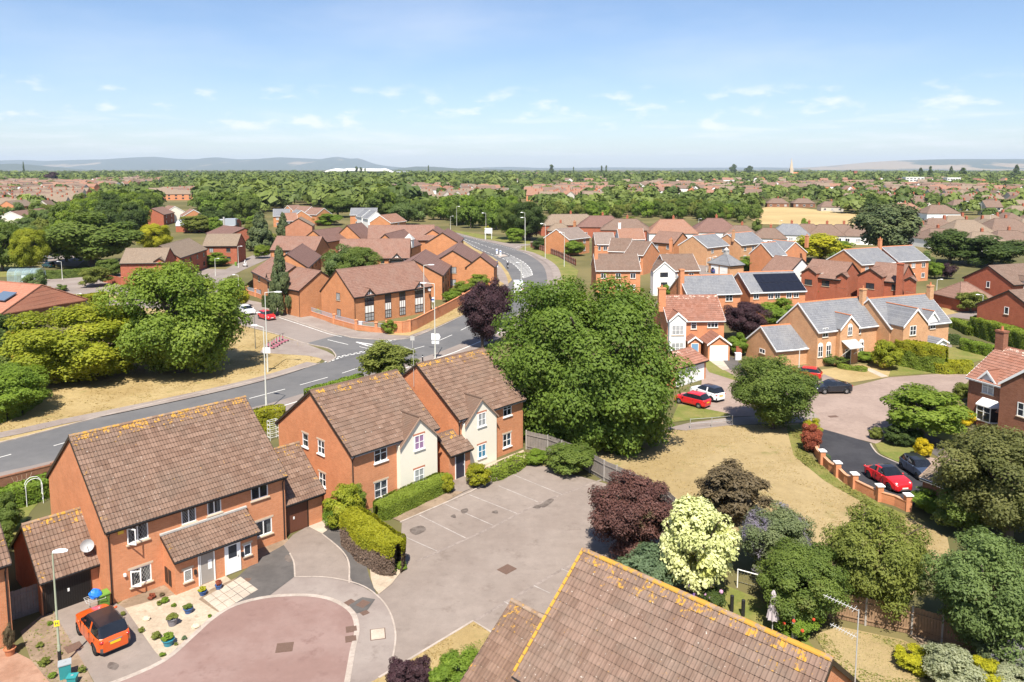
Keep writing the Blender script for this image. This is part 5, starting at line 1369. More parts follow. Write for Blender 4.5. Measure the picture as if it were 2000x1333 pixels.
xr = r12.hit('front', 1824, 615, .2)[0]; r12.gablet(at=(xr, 6.4), w=1.9, p=.12, barge=M_UPVC, slope=1.1, ridge=M_RIDGEO, wall=M_WREN, zb=4.7); r12.win('front', 1822, 633, 1.05, 1.4, rows=2)
porch_gable(r12, xr - .5, 2.2, 2.0, 3.0, M_WREN, R_SLATE, M_UPVC, .5)
r12.door('front', at=xr - .5, proud=2.0, mat=plain('red_door', (.42, .05, .04), .4), w=.85); r12.win('front', at=(xr - 1.25, 1.2), w=.6, h=1.6, proud=2.0, cols=1, rows=2); r12.win('front', at=(xr + .25, 1.2), w=.6, h=1.6, proud=2.0, cols=1, rows=2)
dish(r11, 'right', 1709, 690, .3, 'white dish on the right end of the arched window house')
# right edge houses
r20 = quick('red brick house with plain gable at the upper right edge', (1931, 520), (1998, 517), 5.0, wall=B_RED, roof=R_BUNG, n=0, barge=FB, ang=20, L=14)
r20.win('left', 1930, 556, .7, 1.2, cols=1); r20.gablet(at=(4.0, 6.2), w=2.6, p=.2, barge=FB, wall=M_WREN, zb=2.6); r20.win('front', at=(4.0, 3.8), w=2.0, h=1.2, proud=.2); r20.win('front', at=(8.5, 3.8), w=1.4, h=1.2)
r21 = quick('brown brick gable at the right edge above the clipped hedge', (1971, 568.5), (2020, 566), 5.0, hr=7.8, wall=B_RED, roof=R_BUNG, n=2, barge=FB, ang=20, L=12)
r21.win('left', 1966, 607, .7, 1.1, cols=1)
hg = House('garage_block', 'pyramid roofed brown garage among the shrubs right of the tall chimney house', (1850, 553), (1862, 552), hr=4.8, he=2.4, S=3.4, wall=B_RED, roof=R_BRN, hip=3.0, cat='garage', pipes=False, ang=10, L=7); hg.finish()
r22 = House('detached_house', 'red brown brick house with white bay window at the right edge', (1953, 677), (2030, 700), hr=7.6, he=4.9, S=4.2, wall=brick_mat('mixed_brick', (0.28, 0.12, 0.075), (0.22, 0.085, 0.05), (0.30, 0.19, 0.13)), roof=T_RED, ang=-69, L=13, barge=M_UPVC, fascia=M_UPVC, tiles=T_RED, single=0, pipes=False)
r22.win('front', 1930, 757, 1.25, 1.35, rows=2, pane=M_GLN)
r22.finish(chim=((0.35, -.3, 9.4, .9, .7),))
r22.gablet(1930, 725, w=1.8, p=.12, wall=M_WREN, roof=T_RED, barge=M_UPVC, slope=1.1, zb=4.6)
bx = r22.hit('front', 1921, 806, .8)[0]
mb = MB(); y0 = -r22.S
mb.prism([(bx - 1.2, y0, .9), (bx - .75, y0 - .85, .9), (bx + .75, y0 - .85, .9), (bx + 1.2, y0, .9)], (0, 0, .12)); mb.prism([(bx - 1.25, y0, 2.45), (bx - .8, y0 - .95, 2.45), (bx + .8, y0 - .95, 2.45), (bx + 1.25, y0, 2.45)], (0, 0, .12))
mb.add([(bx - 1.25, y0, 2.57), (bx - .8, y0 - .95, 2.57), (bx + .8, y0 - .95, 2.57), (bx + 1.25, y0, 2.57), (bx - .8, y0, 3.1), (bx + .8, y0, 3.1)], [(0, 1, 4), (1, 2, 5, 4), (2, 3, 5)])
for q in ((bx - 1.15, y0 - .05), (bx - .72, y0 - .82), (bx, y0 - .82), (bx + .72, y0 - .82), (bx + 1.15, y0 - .05)): mb.tube((q[0], q[1], 1.0), (q[0], q[1], 2.45), .05, n=4)
mb.tube((bx - .72, y0 - .82, 1.9), (bx + .72, y0 - .82, 1.9), .03, n=4)
bay = mb.build('bay_window', M_UPVC, r22.root)
MB().prism([(bx - 1.12, y0 - .02, 1.0), (bx - .7, y0 - .78, 1.0), (bx + .7, y0 - .78, 1.0), (bx + 1.12, y0 - .02, 1.0)], (0, 0, 1.46)).build('pane', M_GLD, bay)
MB().prism([(bx - 1.12, y0, 0), (bx - .7, y0 - .78, 0), (bx + .7, y0 - .78, 0), (bx + 1.12, y0, 0)], (0, 0, .9)).build('bay_wall', r22.wallm, r22.root)
mb = MB(); mb.prism([(bx + 1.5, y0, 3.0), (bx + 1.5, y0 - 1.2, 2.35), (bx + 1.5, y0 - 1.2, 2.43), (bx + 1.5, y0, 3.1)], (1.7, 0, 0)); mb.build('porch_roof', T_RED, r22.root); r22.door('front', at=bx + 2.3, mat=M_UPVC, glaze=True)
r22.gablet(at=(7.4, 7.6), w=4.8, p=2.2, barge=M_UPVC, slope=.8, roof=T_RED); r22.win('front', at=(7.4, 3.7), w=1.2, h=1.3, proud=2.2, rows=2)
gb = House('garage_block', 'brown tiled brick garage by the red and dark cars', (1803, 930), (1882, 960), hr=3.9, he=2.45, S=2.9, wall=B_BRN, roof=R_TAN, eave=True, cat='garage', fascia=M_UPVC, barge=M_BGREY, pipes=False)
gb.finish()

# ---- brick garden walls, fences, gates
def wall_run(name, label, pts, h, t, mat, cap=None, piers=(), pier_h=None, cat='garden wall', capm=None, pier_cap=None, soldier=True):
 P = [Vector((p[0], p[1], 0)) for p in pts]; o = P[0]
 w = thing(name, label, cat, o, 0)
 mb = MB(); mc = MB()
 for a, b in zip(P, P[1:]):
  d = (b - a); L = d.length; d.normalize(); n = Vector((-d.y, d.x, 0))
  q = a - o
  mb.obox(q - n * t / 2 + Vector((0, 0, -.1)), d * L, n * t, Vector((0, 0, h + .1)))
  mc.obox(q - n * (t / 2 + .03) + Vector((0, 0, h)), d * L, n * (t + .06), Vector((0, 0, .07)))
 # brick courses follow the wall's own line
 mb.build('wall', mat, w); mc.build('coping', capm or mat, w)
 for i, p in enumerate(piers):
  q = Vector((p[0], p[1], 0)) - o; ph = pier_h or h + .35
  a = MB(); a.box(q.x - .22, q.x + .22, q.y - .22, q.y + .22, -.1, ph); pr = a.build('pier', mat, w)
  a = MB(); a.add([(q.x - .3, q.y - .3, ph), (q.x + .3, q.y - .3, ph), (q.x + .3, q.y + .3, ph), (q.x - .3, q.y + .3, ph), (q.x - .3, q.y - .3, ph + .08), (q.x + .3, q.y - .3, ph + .08), (q.x + .3, q.y + .3, ph + .08), (q.x - .3, q.y + .3, ph + .08), (q.x, q.y, ph + .22)],
    [(3, 2, 1, 0), (0, 1, 5, 4), (1, 2, 6, 5), (2, 3, 7, 6), (3, 0, 4, 7), (4, 5, 8), (5, 6, 8), (6, 7, 8), (7, 4, 8)]); a.build('pier_cap', pier_cap or M_STONE, pr)
 return w
M_WCAP = plain('white_pier_cap', (0.78, 0.78, 0.78), 0.6, var=0.05)
pw = [(1595, 872), (1591, 884), (1597, 896), (1607, 907), (1620, 920), (1637, 931), (1650, 944), (1668, 955), (1690, 966), (1717, 979), (1748, 988), (1773, 1000)]
wall_run('pier_wall', 'low curved brick wall with white capped piers along the black drive', [G(*p) for p in pw], 0.75, .22, B_OR, piers=[G(*p) for p in ((1594, 874), (1605, 908), (1635, 932), (1668, 955), (1717, 979), (1772, 998), (1576, 862))], pier_h=1.25, pier_cap=M_WCAP, capm=B_OR2)
cw = [(757, 652), (800, 650), (840, 630), (880, 609), (920, 585), (950, 562), (962, 552)]
wall_run('boundary_wall', 'tall brick wall of the care home along the main road verge', smooth_line([G(*p) for p in cw], 3), 1.9, .24, B_OR, piers=[G(757, 652), G(800, 650), G(852, 623), G(905, 594)], pier_h=2.0, pier_cap=B_OR)
lw = [(757, 652), (735, 650), (696, 645), (653, 633), (606, 617), (566, 603)]
LW = [G(*p) for p in lw]
wall_run('boundary_wall', 'low care home wall with pale railings by the side road', LW, 0.8, .24, B_OR, piers=LW[1:], pier_h=1.6, pier_cap=B_OR)
l2 = [G(*p) for p in ((551, 602), (525, 590), (500, 580), (483, 575))]
wall_run('boundary_wall', 'low wall and railing left of the gate behind the red car', l2, 0.8, .24, B_OR, piers=l2, pier_h=1.6, pier_cap=B_OR)
M_RAIL = plain('pale_grey_railing', (0.42, 0.47, 0.55), 0.4, 0.2)
def railing(label, a, b, z0, z1, step=.14):
 d = b - a; L = d.length; d.normalize()
 r = thing('railing', label, 'railing', (a.x, a.y, 0), math.atan2(d.y, d.x))
 mb = MB(); mb.box(0, L, -.02, .02, z1 - .04, z1); mb.box(0, L, -.02, .02, z0, z0 + .04); mb.build('rail', M_RAIL, r)
 mb = MB()
 for i in range(int(L / step)): mb.box(i * step + .05, i * step + .075, -.012, .012, z0, z1 + .06)
 mb.build('railing_bars', M_RAIL, r, kind='stuff')
nm = ('railing on the low wall nearest the road corner', 'second railing bay from the road corner', 'third railing bay from the road corner', 'fourth railing bay from the road corner', 'railing bay right of the gate piers')
for i, (a, b) in enumerate(zip(LW, LW[1:])): railing(nm[i], a, b, .9, 1.55)
for i, (a, b) in enumerate(zip(l2, l2[1:])): railing(('railing bay left of the gate piers', 'railing bay beneath the corner window', 'leftmost railing bay behind the white car')[i], a, b, .9, 1.55)
a, b = LW[-1], l2[0]; railing('tall pale grey gate between the two brick piers', a.lerp(b, .1), b.lerp(a, .1), .1, 1.7, .12)
bw = [G(*p) for p in ((-120, 1010), (0, 980), (60, 964), (112, 950))]
wall_run('boundary_wall', 'old brick garden wall between the main road and the left garden', bw, 1.9, .24, B_BRN, piers=[bw[-1]], pier_h=2.0, pier_cap=B_BRN)
lf = [G(*p) for p in ((205, 552), (240, 558), (268, 562))]
wall_run('boundary_wall', 'brick wall with dark panels below the tan roofed gable house', lf + [G(300, 566)], 1.7, .25, B_RED, piers=lf, pier_h=1.9, pier_cap=B_RED)

M_FENCE = plain('grey_fence_board', (0.21, 0.185, 0.165), 0.9, var=0.3, scale=3)
M_FENCE2 = plain('brown_fence_board', (0.27, 0.17, 0.10), 0.85, var=0.25, scale=3)
M_FENCER = plain('red_brown_fence_board', (0.22, 0.07, 0.04), 0.85, var=0.25, scale=3)
M_POST = plain('concrete_post', (0.36, 0.33, 0.30), 0.9)
def fence(label, pts, h=1.75, mat=None, boards=True, panel=1.83, posts=True, bw=.14, name='panel_fence'):
 P = [Vector((p[0], p[1], 0)) for p in pts]; o = P[0].copy()
 f = thing(name, label, 'fence', o, 0)
 for a, b in zip(P, P[1:]):
  d = b - a; L = d.length; d.normalize(); n = Vector((-d.y, d.x, 0)); k = max(1, int(round(L / panel))); pl = L / k
  for i in range(k):
   q = a - o + d * (pl * i)
   pm = MB(); nb = int(pl / bw)
   hh = h + rnd.uniform(-.03, .03)
   for j in range(nb):
    pm.obox(q + d * (j * pl / nb + .01) + n * (.012 * (j % 2)) + Vector((0, 0, .03)), d * (pl / nb - .012), n * .02, Vector((0, 0, hh + rnd.uniform(-.02, .015))))
   for zz in (.3, h - .35): pm.obox(q + n * -.05 + Vector((0, 0, zz)), d * pl, n * .045, Vector((0, 0, .07)))
   pm.build('fence_panel', mat or M_FENCE, f)
   if posts: MB().obox(q - d * .05 - n * .05 + Vector((0, 0, -.05)), d * .1, n * .1, Vector((0, 0, h + .15))).build('post', M_POST, f)
 return f
fence('weathered grey panel fence between the car park and the parched lawn', [G(1028, 878), G(1070, 888), G(1125, 908), G(1180, 940), G(1230, 962), G(1300, 1000), G(1330, 1030)], 1.75, M_FENCE)
fence('short grey board fence beside the left garage', [G(19, 1215), G(84, 1193)], 1.75, M_FENCE, posts=True)
fence('grey trellis topped fence behind the closed parasol', [G(1548, 1255), G(1592, 1218)], 1.5, M_FENCE)
fence('dark shaded fence at the end of the bottom right lawn', [G(1592, 1200), G(1690, 1222), G(1780, 1240), G(1900, 1275)], 1.6, M_FENCE2)
fence('red brown fence on top of the right-hand road verge', [G(1036, 484), G(1062, 492), G(1092, 503), G(1125, 520)], 1.8, M_FENCER)
g_ = fence('red brown wooden side gate between the brown garage and the flats', [G(605, 1019), G(634, 1008)], 1.85, plain('red_gate_board', (0.33, 0.085, 0.035), .7, var=.15), posts=False, name='side_gate'); g_['category'] = 'gate'
fence('low red fence beside the gate running up to the flats', [G(605, 1019), G(598, 988)], 1.7, plain('red_gate_board', (0.33, 0.085, 0.035), .7, var=.15), posts=False)
fence('dark garden fence left of the yellow hedge by the care home', [G(478, 575), G(497, 560)], 1.8, M_BROWNF, posts=False)
fence('small grey gate at the right of the white garage door', [G(1423, 690), G(1434, 692)], 1.8, M_FENCE, posts=False)
# post and rail by the path
M_METAL = plain('galvanised_metal', (0.5, 0.5, 0.5), 0.45, 0.5)
def rail_fence(label, pts):
 P = [Vector((p[0], p[1], 0)) for p in pts]; o = P[0]; f = thing('path_railing', label, 'railing', o, 0)
 for p in P: q = p - o; MB().tube((q.x, q.y, -.05), (q.x, q.y, 1.05), .04, n=6).build('post', M_METAL, f)
 for z in (.55, 1.0):
  for a, b in zip(P, P[1:]): MB().tube((a - o) + Vector((0, 0, z)), (b - o) + Vector((0, 0, z)), .022, n=5).build('rail', M_METAL, f)
rail_fence('thin metal railing along the path above the parched lawn', [G(1348, 838), G(1390, 835), G(1430, 831)])
# ================================================================== TREES, SHRUBS, HEDGES
LEAF = {
 'lime': leaf_mat('lime_leaf', (0.056, 0.106, 0.014), (0.185, 0.265, 0.040), odd=(0.12, 0.14, 0.035)),
 'oak': leaf_mat('oak_leaf', (0.080, 0.140, 0.014), (0.270, 0.345, 0.050), odd=(0.20, 0.17, 0.07)),
 'gold': leaf_mat('gold_leaf', (0.140, 0.185, 0.014), (0.380, 0.390, 0.034), odd=(0.25, 0.15, 0.03)),
 'bright': leaf_mat('bright_leaf', (0.087, 0.160, 0.017), (0.246, 0.334, 0.043)),
 'acid': leaf_mat('acid_leaf', (0.217, 0.246, 0.017), (0.522, 0.478, 0.029)),
 'dark': leaf_mat('dark_leaf', (0.038, 0.068, 0.018), (0.105, 0.150, 0.036)),
 'mid': leaf_mat('mid_leaf', (0.066, 0.112, 0.022), (0.190, 0.245, 0.050), odd=(0.15, 0.15, 0.05)),
 'olive': leaf_mat('olive_leaf', (0.092, 0.122, 0.022), (0.260, 0.285, 0.062), odd=(0.22, 0.18, 0.09)),
 'willow': leaf_mat('willow_leaf', (0.070, 0.112, 0.034), (0.200, 0.270, 0.085), odd=(0.17, 0.15, 0.08)),
 'purple': leaf_mat('purple_leaf', (0.024, 0.011, 0.015), (0.077, 0.037, 0.044), trans=0.15),
 'plum': leaf_mat('plum_leaf', (0.050, 0.022, 0.020), (0.165, 0.077, 0.061), trans=0.2, odd=(0.09, 0.10, 0.03)),
 'bronze': leaf_mat('bronze_leaf', (0.058, 0.046, 0.026), (0.174, 0.131, 0.070), trans=0.2),
 'cream': leaf_mat('cream_leaf', (0.330, 0.374, 0.110), (0.792, 0.792, 0.440), trans=0.2, odd=(0.42, 0.44, 0.08), oddf=0.55),
 'spruce': leaf_mat('spruce_needle', (0.038, 0.064, 0.026), (0.123, 0.145, 0.052), trans=0.05),
 'blue': leaf_mat('bluegreen_leaf', (0.065, 0.109, 0.058), (0.189, 0.254, 0.138)),
 'silver': leaf_mat('silver_leaf', (0.176, 0.209, 0.110), (0.462, 0.473, 0.330), odd=(0.10, 0.13, 0.04)),
 'tarn': leaf_mat('tarnished_leaf', (0.066, 0.082, 0.022), (0.215, 0.215, 0.072)),
 'red': leaf_mat('red_leaf', (0.174, 0.043, 0.026), (0.435, 0.131, 0.072)),
 'yellow': leaf_mat('yellow_leaf', (0.374, 0.297, 0.011), (0.682, 0.550, 0.022)),
 'hedge': leaf_mat('hedge_leaf', (0.095, 0.150, 0.018), (0.265, 0.330, 0.045)),
 'lav': leaf_mat('lavender_leaf', (0.087, 0.131, 0.058), (0.246, 0.275, 0.131), odd=(0.28, 0.22, 0.40), oddf=0.52),
}
M_BARK = plain('bark', (0.11, 0.085, 0.065), 0.95, var=0.3, scale=3)
M_TWIG = plain('twig_brown', (0.17, 0.12, 0.09), 0.95, var=0.3, scale=5)
NR = np.random.RandomState(11)

def leaf_mesh(name, P, N, size, tint, elong=1.5, shapes='rhomb'):
 "leaves: bent diamonds at points P facing roughly N"
 n = len(P)
 up = NR.normal(size=(n, 3)); T = np.cross(N, up); T /= np.linalg.norm(T, axis=1, keepdims=True) + 1e-9
 B = np.cross(N, T)
 s = (size * NR.uniform(.65, 1.35, n))[:, None]
 tip = P + T * s * elong * .5; tail = P - T * s * elong * .5
 fold = N * s * .12
 a = P + B * s * .5 - fold; b = P - B * s * .5 - fold
 V = np.stack([tail, a, tip, b], 1).reshape(-1, 3).astype(np.float32)
 me = bpy.data.meshes.new(name)
 me.vertices.add(4 * n); me.vertices.foreach_set('co', V.ravel())
 me.loops.add(4 * n); me.loops.foreach_set('vertex_index', np.arange(4 * n, dtype=np.int32))
 me.polygons.add(n); me.polygons.foreach_set('loop_start', np.arange(0, 4 * n, 4, dtype=np.int32))
 at = me.attributes.new('tint', 'FLOAT', 'POINT'); at.data.foreach_set('value', np.repeat(np.clip(tint, 0, 1), 4).astype(np.float32))
 me.update(calc_edges=True)
 return me
def sph(n):
 v = NR.normal(size=(n, 3)); return v / np.linalg.norm(v, axis=1, keepdims=True)
def crown(name, nl, leaf, nc=40, kind='round', clump=0.30, gap=0.0, lo=-0.95, rough=0.16, elong=1.5, droop=0.0, dense=0.25, skirt=0.0):
 "a crown inside the unit ball (half-height 1, radius 1): leaves on many uneven clumps"
 # clump centres
 C, Rr, TT = [], [], []
 k = 0
 while len(C) < nc and k < 20000:
  k += 1
  d = sph(1)[0]
  if kind == 'cone':
   z = NR.uniform(-.95, .92) ; rr = (1 - (z + 1) / 2) ** .85 * .92 + .05; a = NR.uniform(0, 6.283)
   q = math.sqrt(NR.uniform(.35, 1)); c = np.array([rr * q * math.cos(a), rr * q * math.sin(a), z]); r = clump * (.45 + .7 * rr)
  elif kind == 'dome':
   if d[2] < -.25: continue
   c = d * NR.uniform(.55, .82) * np.array([1, 1, 1.25]) - np.array([0, 0, .42]); r = clump * NR.uniform(.7, 1.25)
  elif kind == 'umbrella':
   c = d * NR.uniform(.55, .85) * np.array([1, 1, .8]); r = clump * NR.uniform(.7, 1.2)
   if c[2] < -.45: continue
  elif kind == 'column':
   z = NR.uniform(-.9, .9); a = NR.uniform(0, 6.283); w = .75 * math.sqrt(max(0.05, 1 - z * z)) ; c = np.array([w * math.cos(a), w * math.sin(a), z]); r = clump
  else:
   if d[2] < lo: continue
   c = d * NR.uniform(.50, .80); r = clump * NR.uniform(.65, 1.35)
  c = c * (1 + NR.normal(0, rough * .5)) if kind in ('round', 'umbrella') else c
  C.append(c); Rr.append(r); TT.append(NR.uniform(.15, .85))
 C = np.array(C); Rr = np.array(Rr); TT = np.array(TT)
 w = Rr ** 2; idx = NR.choice(len(C), nl, p=w / w.sum())
 d = sph(nl); d[:, 2] = np.where(NR.rand(nl) < .5, np.abs(d[:, 2]), d[:, 2]);
 rad = Rr[idx] * (1 - dense * NR.rand(nl) ** 1.5) * (1 + .22 * np.sin(d[:, 0] * 7 + idx) * np.sin(d[:, 1] * 8 + idx * 2) * np.sin(d[:, 2] * 6))
 P = C[idx] + d * rad[:, None] * np.array([1, 1, .85])
 if droop: P[:, 2] -= droop * (np.hypot(P[:, 0], P[:, 1])) ** 2
 if skirt: lo_ = P[:, 2] < -skirt; P[lo_, 2] = -skirt + (P[lo_, 2] + skirt) * .25
 out = P / (np.linalg.norm(P, axis=1, keepdims=True) + 1e-6)
 N = d * .55 + out * .35 + np.array([0, 0, .45]) + NR.normal(0, .35, (nl, 3)); N /= np.linalg.norm(N, axis=1, keepdims=True)
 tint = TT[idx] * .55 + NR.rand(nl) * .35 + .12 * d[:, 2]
 return leaf_mesh(name, P, N, leaf, tint, elong)
def limbs(name, lean=0.0, n=6, conifer=False, fork=.35):
 "trunk and limbs in the crown's unit frame: foot at z=-1-h given later; here 0..1 tall, radius .06"
 mb = MB(); r = random.Random(len(name) * 7 + n)
 top = .95 if conifer else .62
 mb.tube((0, 0, -.03), (0, 0, top * .5), .045, .034, 8); mb.tube((0, 0, top * .5), (lean, 0, top), .034, .012, 6)
 if not conifer:
  for i in range(n):
   a = 6.283 * i / n + r.uniform(-.4, .4); z0 = fork + r.uniform(-.08, .15)
   m = Vector((math.cos(a) * .16, math.sin(a) * .16, z0 + .18)); e = Vector((math.cos(a) * .33, math.sin(a) * .33, z0 + r.uniform(.28, .42)))
   mb.tube((0, 0, z0), m, .022, .014, 5); mb.tube(m, e, .014, .005, 5)
 return mb.mesh(name, M_BARK)
TRUNK = limbs('trunk'); TRUNKC = limbs('trunk', conifer=True)
# crown templates (detail by how large they appear)
CR = {}
def tmpl(k, *a, **kw):
 CR[k] = crown('crown', *a, **kw)
tmpl('hero', 115000, .0185, nc=190, clump=.165, rough=.12, lo=-1, elong=1.7, dense=.45, skirt=.6)
tmpl('bigA', 70000, .027, nc=110, clump=.21, rough=.16, lo=-1, dense=.45, skirt=.66); tmpl('bigB', 60000, .030, nc=110, clump=.22, rough=.2, kind='dome', dense=.4)
tmpl('bigC', 60000, .025, nc=110, clump=.21, rough=.22, dense=.6, lo=-1, elong=2.2)
for i in range(3): tmpl('m%d' % i, 14000, .058, nc=60, clump=.26, rough=.2, lo=-1)
for i in range(2): tmpl('f%d' % i, 13000, .05, nc=50, clump=.26, rough=.26, dense=.6, elong=2.2)
for i in range(4): tmpl('s%d' % i, 2600, .13, nc=26, clump=.34, rough=.2)
for i in range(3): tmpl('t%d' % i, 420, .33, nc=18, clump=.38, rough=.2)
tmpl('ball', 16000, .055, nc=110, clump=.20, rough=.05, lo=-.95, dense=.15)
tmpl('cone', 16000, .055, nc=120, clump=.22, kind='cone', elong=2.4); tmpl('cone_s', 1600, .16, nc=60, clump=.25, kind='cone', elong=2.2)
tmpl('col', 900, .2, nc=30, clump=.4, kind='column')
tmpl('spiky', 14000, .048, nc=50, clump=.27, rough=.3, dense=.8, elong=3.0)
def setmat(o, m):
 if not o.data.materials: o.data.materials.append(None)
 o.material_slots[0].link = 'OBJECT'; o.material_slots[0].material = m
def plant(name, label, cat, foot, h, rx, tm, leaf, ry=None, bottom=0.12, trunk=True, group=None, rz=None, conifer=False):
 "a tree standing at foot, h tall; the crown fills from bottom*h to h with radius rx"
 t = thing(name, label, cat, (foot[0], foot[1], 0), rnd.uniform(0, 6.28) if rz is None else rz, group)
 if trunk:
  k = link('trunk', TRUNKC if conifer else TRUNK, t); w = max(.6, min(2.2, h * .10)) * 3.2; k.scale = (max(rx * 1.5, 1.5) if not conifer else h * .22, max(rx * 1.5, 1.5) if not conifer else h * .22, h)
  if not conifer and rx < 3: k.scale = (rx * 1.5, rx * 1.5, h)
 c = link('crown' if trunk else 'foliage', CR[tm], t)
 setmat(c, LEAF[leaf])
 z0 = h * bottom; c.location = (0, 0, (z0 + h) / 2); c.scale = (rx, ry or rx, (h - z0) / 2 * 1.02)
 return t
def tree_px(name, label, u, vb, vt, wpx, tm, leaf, cat='tree', **k):
 "tree whose foot is at photo (u, vb), top at row vt, crown wpx wide"
 p = G(u, vb); h = height_at(p, vt); r = wpx / 2 / depth_scale(u, vb) / .94
 return plant(name, label, cat, p, h, r, tm, leaf, **k)
def shrub_px(label, u, vb, vt, wpx, leaf, tm='m0', **k):
 k.setdefault('bottom', 0.0)
 return tree_px(k.pop('name', 'shrub'), label, u, vb, vt, wpx, tm, leaf, cat='shrub', trunk=False, **k)

tree_px('lime_tree', 'huge rounded green tree towering in the middle behind the grey fence', 1146, 862, 506, 425, 'hero', 'lime', bottom=-.2, rz=-.62, ry=7.9)
tree_px('oak_tree', 'large light green tree on the dry verge left of the road junction', 352, 728, 484, 265, 'bigA', 'oak', bottom=-.12)
tree_px('maple_tree', 'broad yellow green tree on the dry verge at the left', 160, 735, 580, 300, 'bigA', 'gold', bottom=-.12)
tree_px('dark_tree', 'dark green tree at the left edge behind the yellow green one', -5, 730, 610, 110, 'm0', 'dark', bottom=.02)
shrub_px('dense dark bush between the left edge tree and the clipped hedge', 30, 760, 680, 110, 'mid', 'm1')
tree_px('small_tree', 'small loose tree poking up behind the flats roofs beside the road', 757, 748, 662, 108, 'spiky', 'olive', bottom=.1)
tree_px('purple_tree', 'dark purple leaved tree against the left side of the huge green tree', 942, 680, 546, 92, 'bigC', 'purple', bottom=.1)
tree_px('purple_tree', 'small purple tree beside the wall just above the other purple one', 975, 640, 545, 60, 'f0', 'purple', bottom=.1)
tree_px('ash_tree', 'feathery green tree on the parched lawn edge left of the black hatchback', 1508, 838, 690, 168, 'bigC', 'mid', bottom=.02)
tree_px('round_tree', 'round mop headed tree on the lawn beside the pink close', 1800, 862, 757, 168, 'ball', 'oak', bottom=.16)
tree_px('maple_tree', 'tall bronze green tree at the right edge above the grey green one', 1968, 1062, 818, 270, 'bigA', 'tarn', bottom=0.02)
tree_px('plum_tree', 'loose plum coloured tree at the end of the car park', 1235, 1085, 922, 175, 'bigC', 'plum', bottom=.02)
tree_px('variegated_tree', 'rounded cream leaved tree behind the big tiled roof', 1362, 1175, 968, 152, 'ball', 'cream', bottom=.1)
shrub_px('dark bronze spiky shrub standing on the parched lawn', 1430, 1012, 900, 132, 'bronze', 'spiky')
shrub_px('lilac flowered bush right of the cream tree', 1515, 1130, 984, 155, 'lav', 'bigC')
shrub_px('glossy dark green bush behind the closed parasol', 1565, 1215, 1050, 185, 'mid', 'bigA')
tree_px('olive_tree', 'feathery olive tree in the middle of the bottom right garden', 1705, 1200, 985, 200, 'bigC', 'olive', bottom=.0)
ol_ = [o for o in COL.objects if o.name == 'olive_tree'][0]; mb = MB()
for k in range(9):
 a = k * .7; q = Vector((math.cos(a) * rnd.uniform(.3, 1.6), math.sin(a) * rnd.uniform(.3, 1.6), rnd.uniform(4.5, 5.3))); e = q + Vector((rnd.uniform(-.7, .7), rnd.uniform(-.7, .7), rnd.uniform(.6, 1.2))); mb.tube(q, e, .03, .01, 5); mb.tube(q.lerp(e, .5), q.lerp(e, .5) + Vector((rnd.uniform(-.6, .6), rnd.uniform(-.6, .6), .5)), .03, .01, 4)
mb.build('bare_twig', M_TWIG, ol_, kind='stuff')
tree_px('willow_tree', 'grey green willow like tree at the lower right edge', 1925, 1285, 1040, 235, 'bigC', 'willow', bottom=.0)
shrub_px('blue green bush left of the cream tree', 1262, 1165, 1068, 130, 'blue', 'f1')
shrub_px('leafy bush climbing the fence under the huge tree', 1112, 922, 868, 100, 'mid', 'm2')
shrub_px('low ivy patch at the right end of the flats', 1048, 905, 880, 50, 'bright', 'm0')
shrub_px('mint green bush in front of the garden wall by the brick garage', 1830, 985, 955, 75, 'bright', 'f0')
shrub_px('bright bush by the last white capped pier', 1815, 1000, 960, 70, 'bright', 'm1')
shrub_px('dark green bush on the right of the last pier', 1880, 1040, 950, 120, 'mid', 'm2')
shrub_px('bush with purple flowers under the willow like tree', 1970, 1320, 1230, 120, 'lav', 'f1')
shrub_px('silvery shrub at the bottom right corner', 1860, 1340, 1262, 110, 'silver', 'f0')
shrub_px('yellow flowered shrub at the bottom right corner', 1925, 1345, 1290, 70, 'acid', 'm0')
shrub_px('silver bush in the corner below the yellow shrub', 1985, 1360, 1300, 90, 'silver', 'f1')
shrub_px('wispy yellow green plant beside the bottom right lawn', 1790, 1305, 1268, 80, 'acid', 'spiky')
shrub_px('red flowered climber beside the closed parasol', 1558, 1240, 1188, 80, 'bright', 'm1')
shrub_px('dark hydrangea bush behind the big roof', 1385, 1195, 1150, 60, 'dark', 'm2')
shrub_px('small purple leaved shrub left at the bottom edge', 785, 1345, 1285, 62, 'purple', 'spiky')
shrub_px('taller purple leaved shrub at the bottom edge', 820, 1345, 1283, 46, 'purple', 'spiky')
shrub_px('green leafy shrub left of the low garage roof', 900, 1335, 1270, 90, 'bright', 'f0')
shrub_px('bright young shrub at the bottom beside the purple ones', 862, 1350, 1300, 60, 'bright', 'f1')
shrub_px('red leaved acer beside the top of the pier wall', 1583, 882, 826, 42, 'red', 'm0')
shrub_px('yellow bush above the red acer', 1588, 850, 818, 32, 'acid', 'm1')
shrub_px('bright yellow round bush on the small lawn behind the cars', 1802, 894, 856, 36, 'yellow', 'ball')
shrub_px('small clipped ball bush at the corner of the pink close', 1710, 858, 834, 28, 'olive', 'ball')
shrub_px('big dark ball bush under the mop headed tree', 1752, 868, 830, 60, 'dark', 'ball')
shrub_px('second dark ball bush under the mop headed tree', 1785, 872, 838, 44, 'dark', 'ball')
shrub_px('yellow flowering bush beneath the bay window at right', 1885, 834, 800, 34, 'yellow', 'm2')
shrub_px('grey green bush at the corner of the right edge house', 1880, 782, 748, 40, 'olive', 'ball')
shrub_px('large round yellow green bush in front of the honey brick houses', 1731, 722, 664, 58, 'gold', 'ball')
shrub_px('tangle of small shrubs below the arched windows', 1625, 712, 690, 60, 'mid', 'f0')
shrub_px('shrubs right of the porch canopy', 1690, 706, 686, 50, 'bright', 'f1')
